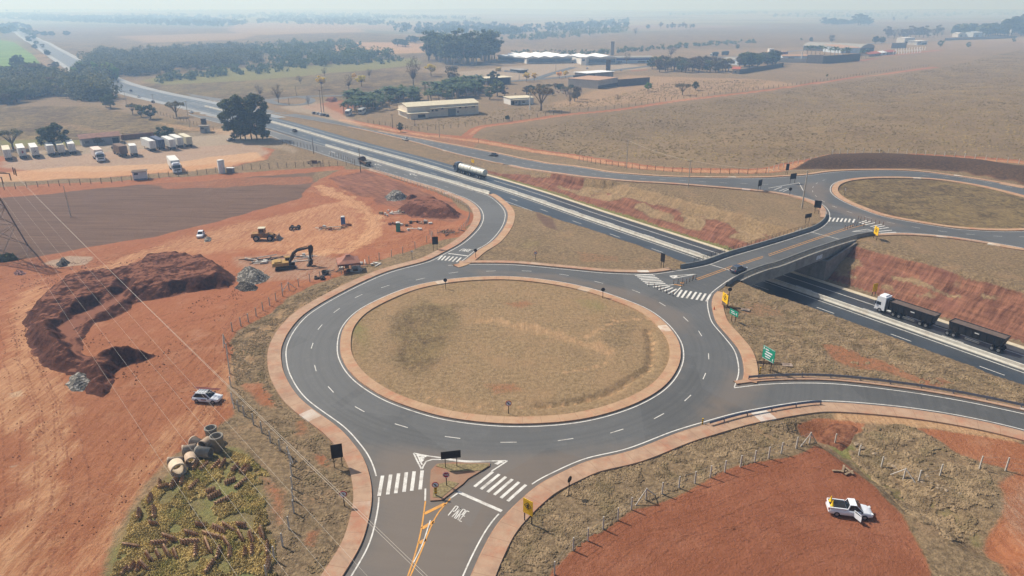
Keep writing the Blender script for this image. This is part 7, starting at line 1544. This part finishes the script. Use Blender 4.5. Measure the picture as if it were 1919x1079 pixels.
tree('ipe', "yellow flowering tree at the left by the slip road", (603,167), 24); tree('ipe', "yellow flowering tree right of the bare grey tree", (678,162), 20, wide=1.3); tree('ipe', "pale yellow flowering tree above the bare grey tree", (664,150), 13); tree('ipe', "yellow flowering tree beside the tall bare tree", (808,143), 22, wide=1.3); tree('ipe', "left yellow flowering tree by the factory road", (987,153), 17, wide=1.2); tree('ipe', "second yellow flowering tree by the factory road", (1001,152), 15); tree('ipe', "left yellow tree of the pair before the white roofed shed", (1048,147), 13, wide=1.2); tree('ipe', "right yellow tree of the pair before the white roofed shed", (1060,146), 13, wide=1.1)
tree('bare', "leafless pale tree inside the slip road loop", (522,193), 34); tree('bare', "brown leafless tree left of the slip road loop", (488,181), 22); tree('bare', "tall half-bare tree behind the palm grove", (775,163), 55, wide=.8); tree('bare', "grey bare tree right of the small flowering tree", (654,169), 30, wide=.9); tree('bare', "grey bare tree in the field behind the flowering trees", (692,146), 17); tree('bare', "small bare tree behind the leafless pale tree", (563,157), 16); tree('bare', "bare stump tree by the road loop corner", (578,198), 18, wide=.7); tree('bare', "thin bare tree in the brown field", (608,142), 16)
tree('brown', "brown round tree above the slip road", (848,152), 28, wide=1.2); tree('mid', "green spreading tree right of the palms", (835,165), 16, wide=1.6); tree('dark', "dark round tree left of the cream canopy", (925,160), 26, wide=1.1); tree('mid', "green tree in front of the cream canopy", (932,180), 30, wide=1.1); tree('mid', "lower green tree left of the white house", (918,186), 22, wide=1.2); tree('brown', "shrubby brown tree behind the white house", (946,180), 18, wide=1.3); tree('dry', "acacia tree right of the white house", (1014,207), 50, wide=1.05); tree('bare', "left bare tree right of the acacia", (1068,198), 30, wide=.7); tree('brown', "brown tree beside the bare one right of the acacia", (1077,190), 28, wide=.9); tree('brown', "second brown tree right of the acacia", (1082,185), 22)
tree('light', "small bright green tree by the end of the dark wall", (1214,171), 16); tree('dry', "grey-green tree in the pasture beside the bright one", (1279,178), 24, wide=1.2); tree('dark', "small dark tree in the pasture right of the grey-green one", (1303,169), 16); tree('bare', "tiny bare tree in the pasture", (1158,190), 14); tree('dark', "small round dark tree on the red verge below the warehouse", (750.5,247), 17, wide=.8); tree('dark', "small dark shrub at the pasture corner by the red track", (951,226), 10, cat="shrub")
tree('bare', "bare tree before the blue striped factory wing", (1174,120), 22, wide=.8); tree('bare', "leafless spreading tree behind the tree belt", (1257,108), 22, wide=1.2); tree('dark', "dark green tree at the left end of the tree belt", (1222,129), 20, wide=1.2)
for i in range(26): x = 1230 + i * 5.4 + rg.uniform(-3, 3); tree(rg.choice(('brown', 'dry', 'brown', 'mid')), "grey-brown tree in the belt along the pasture top", (x, 133 + rg.uniform(-5, 3)), rg.uniform(20, 28), "trees of the grey-brown belt", wide=1.2)
for i in range(16): x = 1385 + i * 4.6 + rg.uniform(-3, 3); tree(rg.choice(('dark', 'mid', 'brown')), "green tree behind the cottage and dark wall", (x, 125 - i * .3 + rg.uniform(-4, 3)), rg.uniform(18, 27), "trees behind the dark wall", wide=1.2)
for i in range(14): x = 1545 + i * 6.2 + rg.uniform(-2, 2); x = x if x < 1634 else 1630; tree('dark', "dark tree in the lone clump on the far plain", (x, 47 + rg.uniform(-1, .6)), rg.uniform(9, 17) * (1.25 if 1600 < x < 1622 else .85), "dark trees of the lone clump", wide=1.6)
for i in range(34): x = 1790 + i * 4.4; tree(rg.choice(('dark', 'dark', 'mid')), "dark tree in the wood on the far right skyline", (x, 68 + rg.uniform(-7, 1)), rg.uniform(16, 30) * (1.2 if x > 1890 else .8), "trees of the far right wood", wide=1.4)
for i in range(14): x = 1660 + i * 8 + rg.uniform(-3, 3); tree(rg.choice(('bare', 'brown', 'brown')), "half-bare tree along the far right road", (x, 72 - (x - 1660) * .03 + rg.uniform(-2, 2)), rg.uniform(12, 22), "half-bare trees along the far road", wide=1.1)
for lab, k, x, y, h in (("round grey tree alone in the far field", 'brown', 1558, 80, 14), ("small dark tree left of the round grey tree", 'dark', 1520, 79, 9), ("low shrub in the far field", 'bush', 1502, 75, 5), ("dark shrub group before the hangar road", 'dark', 1640, 82, 14), ("second dark shrub before the hangar road", 'dark', 1652, 82, 13), ("small tree by the white post rows", 'mid', 1762, 88, 12), ("dark shrub on the red bank at the far right", 'bush', 1815, 88, 11), ("dark bush on the red bank at the right skyline", 'bush', 1899, 78, 8), ("small dark tree behind the bulk trucks", 'dark', 1382, 92, 9), ("dead tree on the far slope", 'bare', 1191, 66, 14), ("dark thin tree on the far slope", 'dark', 1214, 55, 9), ("left small tree on the far crest", 'dark', 1259, 53, 8), ("dark upright tree on the far crest", 'dark', 1299, 53, 8), ("small bush in the pasture below the walls", 'bush', 1550, 143, 5), ("lone tree on the far right plain", 'brown', 1675, 40, 9), ("wide low tree on the far right plain", 'brown', 1697, 38, 7)): tree(k, lab, (x, y), h)
for i in range(8): tree('brown', "small tree of the row on the far crest", (1238 + 7 * i + (i % 3) * 6, 52.5 + (i % 2)), 8 + 3 * (i % 3 == 0), "small trees on the far crest")
# woodland on the left, tree by tree near the road
def scatter(px, n, kinds, lab, gr, h0, h1, seed, wide=1.25):
    r = random.Random(seed); P = np.array(px, float); k = 0; pts = []
    while len(pts) < n:
        x, y = r.uniform(P[:, 0].min(), P[:, 0].max()), r.uniform(P[:, 1].min(), P[:, 1].max())
        if inpoly(P, np.array([x]), np.array([y]))[0]: pts.append((x, y))
    for x, y in sorted(pts, key=lambda q: q[1]): tree(r.choice(kinds), lab, (x, y), r.uniform(h0, h1), gr, wide)
scatter(L(-20,150, 40,140, 100,150, 130,155, 190,165, 222,190, 190,192, 120,185, 60,185, -20,205), 70, ('mid', 'mid', 'dark', 'brown', 'mid'), "leafy tree in the roadside woodland at left", "trees of the roadside woodland", 18, 30, 21)
scatter(L(-20,130, 40,120, 60,140, -20,150), 8, ('dark',), "dark tree beside the green crop at the left edge", "trees by the green crop", 16, 24, 22)
scatter(L(20,40, 60,60, 85,95, 110,130, 100,140, 70,105, 40,75), 20, ('brown', 'dark'), "small tree along the distant highway verge", "trees of the distant verge", 7, 12, 28, 1.3)
for i, (x, y) in enumerate(L(68,66, 84,68, 98,68, 125,67, 45,53, 55,55, 745,86, 755,87, 760,88, 770,80, 778,81)): tree('dark', "dark round tree in the far left fields" if i < 6 else "dark tree clump left of the eucalyptus grove", (x, y), 9 + (i > 5) * 4, "round trees in the far left fields" if i < 6 else "dark clump left of the grove", wide=1.6)
# ------------------------------------------------------------------ woods that read as one mass
def woodland(polys, mat, seed, hh=(7, 12), ncl=4, per=9, lsz=1.7):
    r = np.random.RandomState(seed); Vs = []; Fs = []; o = 0
    for px, n in polys:
        P = np.array(px, float); k = 0
        while k < n:
            x, y = r.uniform(P[:, 0].min(), P[:, 0].max()), r.uniform(P[:, 1].min(), P[:, 1].max())
            if not inpoly(P, np.array([x]), np.array([y]))[0]: continue
            k += 1; q = at(x, y); h = r.uniform(*hh); rr = h * .55
            cl = [((q.x + r.uniform(-1, 1) * rr * .8, q.y + r.uniform(-1, 1) * rr * .8, q.z + h * r.uniform(.1, .85)), rr * .5) for _ in range(ncl)]
            V, F_ = leaves(r, cl, per, lsz, 1); Vs.append(V); Fs.append(F_ + o); o += len(V)
    return kind(npmesh("woodland", np.vstack(Vs), np.vstack(Fs), mat), 'stuff')
woodland([(L(155,124, 190,100, 250,104, 340,92, 480,90, 490,118, 400,130, 330,133, 250,144, 190,138), 460), (L(-20,150, 40,140, 100,150, 130,155, 190,165, 222,190, 190,192, 120,185, 60,185, -20,205), 190), (L(140,140, 180,132, 222,140, 215,152, 150,150), 30)], leafmat('leaf_wood', (62, 74, 52), (122, 124, 88)), 31, (8, 15), 7, 26, .75)
woodland([(L(480,88, 560,84, 640,82, 680,86, 660,96, 600,104, 520,106, 480,104), 150), (L(500,115, 600,105, 700,102, 760,104, 700,116, 600,124, 520,126), 110), (L(935,74, 1000,66, 1080,60, 1150,52, 1175,52, 1175,60, 1100,68, 1000,76), 150)], LM['mid'], 32, (7, 14), 6, 14, 1.0)
woodland([(L(960,102, 1050,102, 1150,98, 1180,94, 1320,82, 1420,78, 1420,82, 1320,87, 1190,98, 1100,104, 970,105), 130), (L(480,128, 620,112, 760,112, 760,118, 620,124, 480,140), 90), (L(290,150, 420,132, 480,128, 480,136, 400,146, 300,156), 60)], LM['mid'], 33, (4, 8), 5, 14, .8)
woodland([(L(0,26, 60,27, 180,32, 330,32, 470,44, 430,50, 300,47, 150,42, 40,38, 0,34), 300), (L(480,30, 700,27, 760,33, 700,38, 520,38), 220), (L(100,34, 300,28, 480,30, 470,36, 200,38), 160), (L(0,26, 60,27, 180,32, 330,32, 470,44, 430,50, 300,47, 150,42, 40,38, 0,34), 420), (L(480,40, 640,34, 730,42, 740,48, 600,46, 480,44), 160), (L(0,50, 40,46, 30,60, 0,66), 40)], LM['dark'], 3, (10, 19), 5, 12, 2.4)
woodland([(L(640,27, 780,30, 900,34, 900,38, 760,36, 640,34), 120), (L(740,50, 900,44, 960,50, 940,62, 800,64, 740,60), 150), (L(930,56, 1050,46, 1180,38, 1178,50, 1000,62, 935,68), 160), (L(480,24, 700,24, 700,29, 480,30), 90), (L(1250,26, 1440,23, 1440,26, 1250,29), 60), (L(1440,26, 1640,24, 1919,22, 1919,28, 1640,32, 1440,33), 160), (L(0,19, 400,17, 400,20, 0,23), 70)], LM['dark'], 5, (10, 18), 5, 11, 2.6)
# ------------------------------------------------------------------ grass that stands up
def tufts(name, px, n, h, rad, mat, seed, keep=None, dens=-.25, q=7):
    """cushions of grass: low ragged domes, one mesh"""
    r = np.random.RandomState(seed); P = onTs(px); x0, y0 = P.min(0); x1, y1 = P.max(0)
    x = r.uniform(x0, x1, n * 4); y = r.uniform(y0, y1, n * 4); m = inpoly(P, x, y)
    if keep is not None: m &= keep(x, y)
    m &= (fbm(x / 1.8, y / 1.8, seed, 3) > dens) & (zlook('soil', x, y) + .5 * fbm(x / 1.2, y / 1.2, 77, 3) < .35)
    x = x[m][:n]; y = y[m][:n]; k = len(x); z = zg(x, y) - .04
    a = np.arange(q) / q * 6.283 + r.uniform(0, 6, (k, 1)); R1 = rad * r.uniform(.5, 1.4, (k, 1)); hh = h * r.uniform(.5, 1.4, (k, 1))
    V = np.zeros((k, 2 * q + 1, 3)); j0 = r.uniform(.7, 1.3, (k, q)); j1 = r.uniform(.5, .9, (k, q))
    V[:, :q, 0] = x[:, None] + np.cos(a) * R1 * j0; V[:, :q, 1] = y[:, None] + np.sin(a) * R1 * j0; V[:, :q, 2] = z[:, None]
    V[:, q:2 * q, 0] = x[:, None] + np.cos(a) * R1 * j1; V[:, q:2 * q, 1] = y[:, None] + np.sin(a) * R1 * j1; V[:, q:2 * q, 2] = z[:, None] + hh * r.uniform(.5, .95, (k, q))
    V[:, 2 * q, 0] = x; V[:, 2 * q, 1] = y; V[:, 2 * q, 2] = z + hh[:, 0] * 1.05
    f = [(i, (i + 1) % q, q + (i + 1) % q) for i in range(q)] + [(i, q + (i + 1) % q, q + i) for i in range(q)] + [(q + i, q + (i + 1) % q, 2 * q) for i in range(q)]
    F_ = (np.array(f)[None] + np.arange(k)[:, None, None] * (2 * q + 1)).reshape(-1, 3)
    return kind(npmesh(name, V.reshape(-1, 3), F_, mat, smoothf=False), 'stuff')
GT = M("tuft_grass", (132, 113, 88), .95, .45, .5, dirt=(116, 103, 74), dirtamt=.8, spec=.05); GW = M("weed_grass", (172, 150, 98), .95, .4, .4, dirt=(130, 126, 70), dirtamt=.95, spec=.05)
tufts("tall_weeds", L(300,905, 340,865, 420,842, 465,855, 505,890, 498,960, 515,1010, 520,1110, 200,1110, 228,1020, 255,950), 20000, .26, .13, GW, 3, None, -.1)
tufts("tall_weeds", L(-30,492, 20,484, 65,487, 66,496, 30,500, -30,500), 700, 1.3, .7, M('bush_grass', (74, 78, 40), .95, .4, .8), 4)
clear = lambda x, y: (~in_asph(x, y)) & (near(allc, x, y) > 2.6)
tufts("grass_tufts", L(870,1110, 900,1000, 960,960, 1060,880, 1180,840, 1300,800, 1460,775, 1500,790, 1530,828, 1340,890, 1190,950, 1040,1070, 1020,1110), 24000, .14, .18, GT, 5, clear, -.12)
tufts("grass_tufts", L(430,640, 540,560, 640,520, 660,530, 560,590, 510,650, 520,700, 570,770, 640,850, 680,920, 640,1000, 600,1110, 510,1110, 555,980, 545,870, 450,770), 14000, .12, .16, GT, 6, clear, -.08)
tufts("grass_tufts", L(1590,800, 1700,795, 1780,830, 1850,880, 1870,930, 1830,990, 1780,1010, 1740,990, 1690,940, 1640,880, 1600,840), 10000, .17, .22, GT, 7, None, -.12)
tufts("grass_tufts", L(1340,560, 1420,530, 1560,590, 1740,662, 1919,730, 1919,765, 1600,715, 1440,712, 1400,690, 1390,650), 14000, .13, .2, GT, 8, clear, -.08)

tufts("pasture_tufts", L(930,262, 1000,240, 1160,212, 1435,174, 1640,146, 1760,128, 1919,92, 1990,100, 1990,300, 1919,300, 1640,286, 1430,312, 1160,298, 960,268), 52000, .30, .5, M('pasture_grass', (138, 120, 84), .95, .4, .05, dirt=(84, 70, 54), dirtamt=.8, spec=.05), 12, None, -.1, 5)
tufts("pasture_tufts", L(700,245, 860,235, 1010,215, 1240,185, 1420,165, 1440,150, 1280,150, 1100,190, 940,205, 780,232), 7000, .3, .45, M('pasture_grass', (138, 120, 84)), 13, None, -.05, 5)

# clods and wheel marks in the bare yards
def clods(px, n, rad, mat, seed):
    r = np.random.RandomState(seed); P = onTs(px); x = r.uniform(P[:, 0].min(), P[:, 0].max(), n * 4); y = r.uniform(P[:, 1].min(), P[:, 1].max(), n * 4); m = inpoly(P, x, y) & (fbm(x / 5, y / 5, seed, 3) > .05) & (zlook('soil', x, y) > .5); x = x[m][:n]; y = y[m][:n]; k = len(x)
    a = np.arange(5) / 5 * 6.283 + r.uniform(0, 6, (k, 1)); q = rad * r.uniform(.4, 1.6, (k, 1)) * r.uniform(.6, 1.2, (k, 5)); z = zg(x, y); V = np.zeros((k, 6, 3)); V[:, :5, 0] = x[:, None] + np.cos(a) * q; V[:, :5, 1] = y[:, None] + np.sin(a) * q; V[:, :5, 2] = z[:, None] - .03; V[:, 5, 0] = x; V[:, 5, 1] = y; V[:, 5, 2] = z + q.mean(1) * 1.1
    F_ = (np.array([(i, (i + 1) % 5, 5) for i in range(5)])[None] + np.arange(k)[:, None, None] * 6).reshape(-1, 3); return kind(npmesh("soil_clods", V.reshape(-1, 3), F_, mat), 'stuff')
CL = M("clod_soil", (146, 94, 68), .95, .3, 1)
clods(L(-20,470, 300,440, 640,330, 880,400, 850,455, 560,545, 430,640, 430,760, 230,990, -20,1110), 4200, .10, CL, 8); clods(L(1040,1090, 1200,950, 1530,832, 1640,905, 1740,1090), 1300, .06, CL, 9); clods(L(30,500, 250,480, 450,490, 460,560, 300,700, 140,770, 20,640), 1800, .13, M("clod_dark", (104, 66, 50), .95, .3, 1), 10)
t = NT("wheel_rut"); P_ = t.pos(); nz_ = t.noise(P_, 1.3, 5, .8); t.col(t.mix(t.ramp(nz_, .3, .7), srgb(124, 76, 54), srgb(152, 96, 68))); t.rough(.95); tb = t.n('BsdfTransparent'); mx = t.n('MixShader'); t.l(t.math('MULTIPLY', t.ramp(nz_, .45, .68), .75), mx.inputs[0]); t.l(tb.outputs[0], mx.inputs[1]); t.l(t.b.outputs[0], mx.inputs[2]); t.l(mx.outputs[0], t.t.nodes['Material Output'].inputs['Surface']); RUT = t.m
rk = MK(); zz_ = lambda x, y: zg(x, y) + .02
def ruts(px, gap=1.7, w=.26, n=1):
    c = smooth(onTs(px), .7); x, y = c.T; c = c + np.c_[fbm(x / 9, y / 9, 3, 2), fbm(x / 9, y / 9, 9, 2)] * .8
    for k in range(n):
        for o in (-gap / 2, gap / 2): 
            oo = o + k * 2.6 * (-1) ** k + .5 * k; e = offset(c, oo); g = (zlook('soil', *e.T) > .5).astype(int); st = np.flatnonzero(np.diff(np.r_[0, g, 0]))
            for a_, b_ in zip(st[::2], st[1::2]):
                if b_ - a_ > 4: rk.line(e[a_:b_], w, zz_, 0, .03)
for q, n in ((L(60,1090, 110,900, 90,760, 40,640, 70,560, 200,500, 420,450), 3), (L(160,1090, 300,880, 420,700, 520,600, 640,545, 760,490), 4), (L(220,990, 330,830, 400,700, 430,620, 520,560), 2), (L(300,620, 340,600, 400,590, 480,560, 540,530, 640,470, 700,420, 660,375, 610,345), 3), (L(200,730, 260,728, 330,712, 400,680, 440,640), 3), (L(560,470, 660,462, 740,455, 800,430, 790,395, 740,370), 2), (L(0,520, 100,500, 260,470, 430,440, 560,400), 3), (L(300,660, 360,640, 420,600, 430,570, 380,560), 2), (L(20,1000, 60,850, 30,700, 10,600), 3), (L(640,350, 700,352, 740,360, 700,385, 670,400), 2), (L(1080,1080, 1200,990, 1330,930, 1480,880, 1560,860), 3), (L(1180,1090, 1300,1010, 1420,950, 1560,930, 1640,970), 3), (L(1300,1085, 1380,1000, 1450,960, 1500,950), 2), (L(1400,1080, 1480,1020, 1560,1000, 1680,1020), 2), (L(1250,1000, 1350,975, 1420,985, 1380,1030), 2), (L(60,310, 200,305, 330,290, 440,280, 500,285), 2), (L(900,262, 870,262, 780,250, 700,236), 1)): ruts(q, n=n)
kind(rk.build(RUT), 'structure'); bpy.data.objects[[o.name for o in bpy.data.objects if o.name.startswith("road_marking")][-1]].name = "wheel_tracks"
# ------------------------------------------------------------------ air
if HAZE:
    mb = MB(); mb.box((0, 8000, 90), (26000, 16600, 260))
    hz_ = mb.build("haze", [])
    t = bpy.data.materials.new("haze"); t.use_nodes = True; nt_ = t.node_tree
    nt_.nodes.remove(nt_.nodes["Principled BSDF"]); pv = nt_.nodes.new('ShaderNodeVolumePrincipled')
    pv.inputs['Color'].default_value = (.40, .64, 1.0, 1); pv.inputs['Absorption Color'].default_value = (.72, .82, 1, 1); pv.inputs['Density'].default_value = HAZE; pv.inputs['Anisotropy'].default_value = .2
    nt_.links.new(pv.outputs[0], nt_.nodes['Material Output'].inputs['Volume']); hz_.data.materials.append(t); kind(hz_, 'stuff')
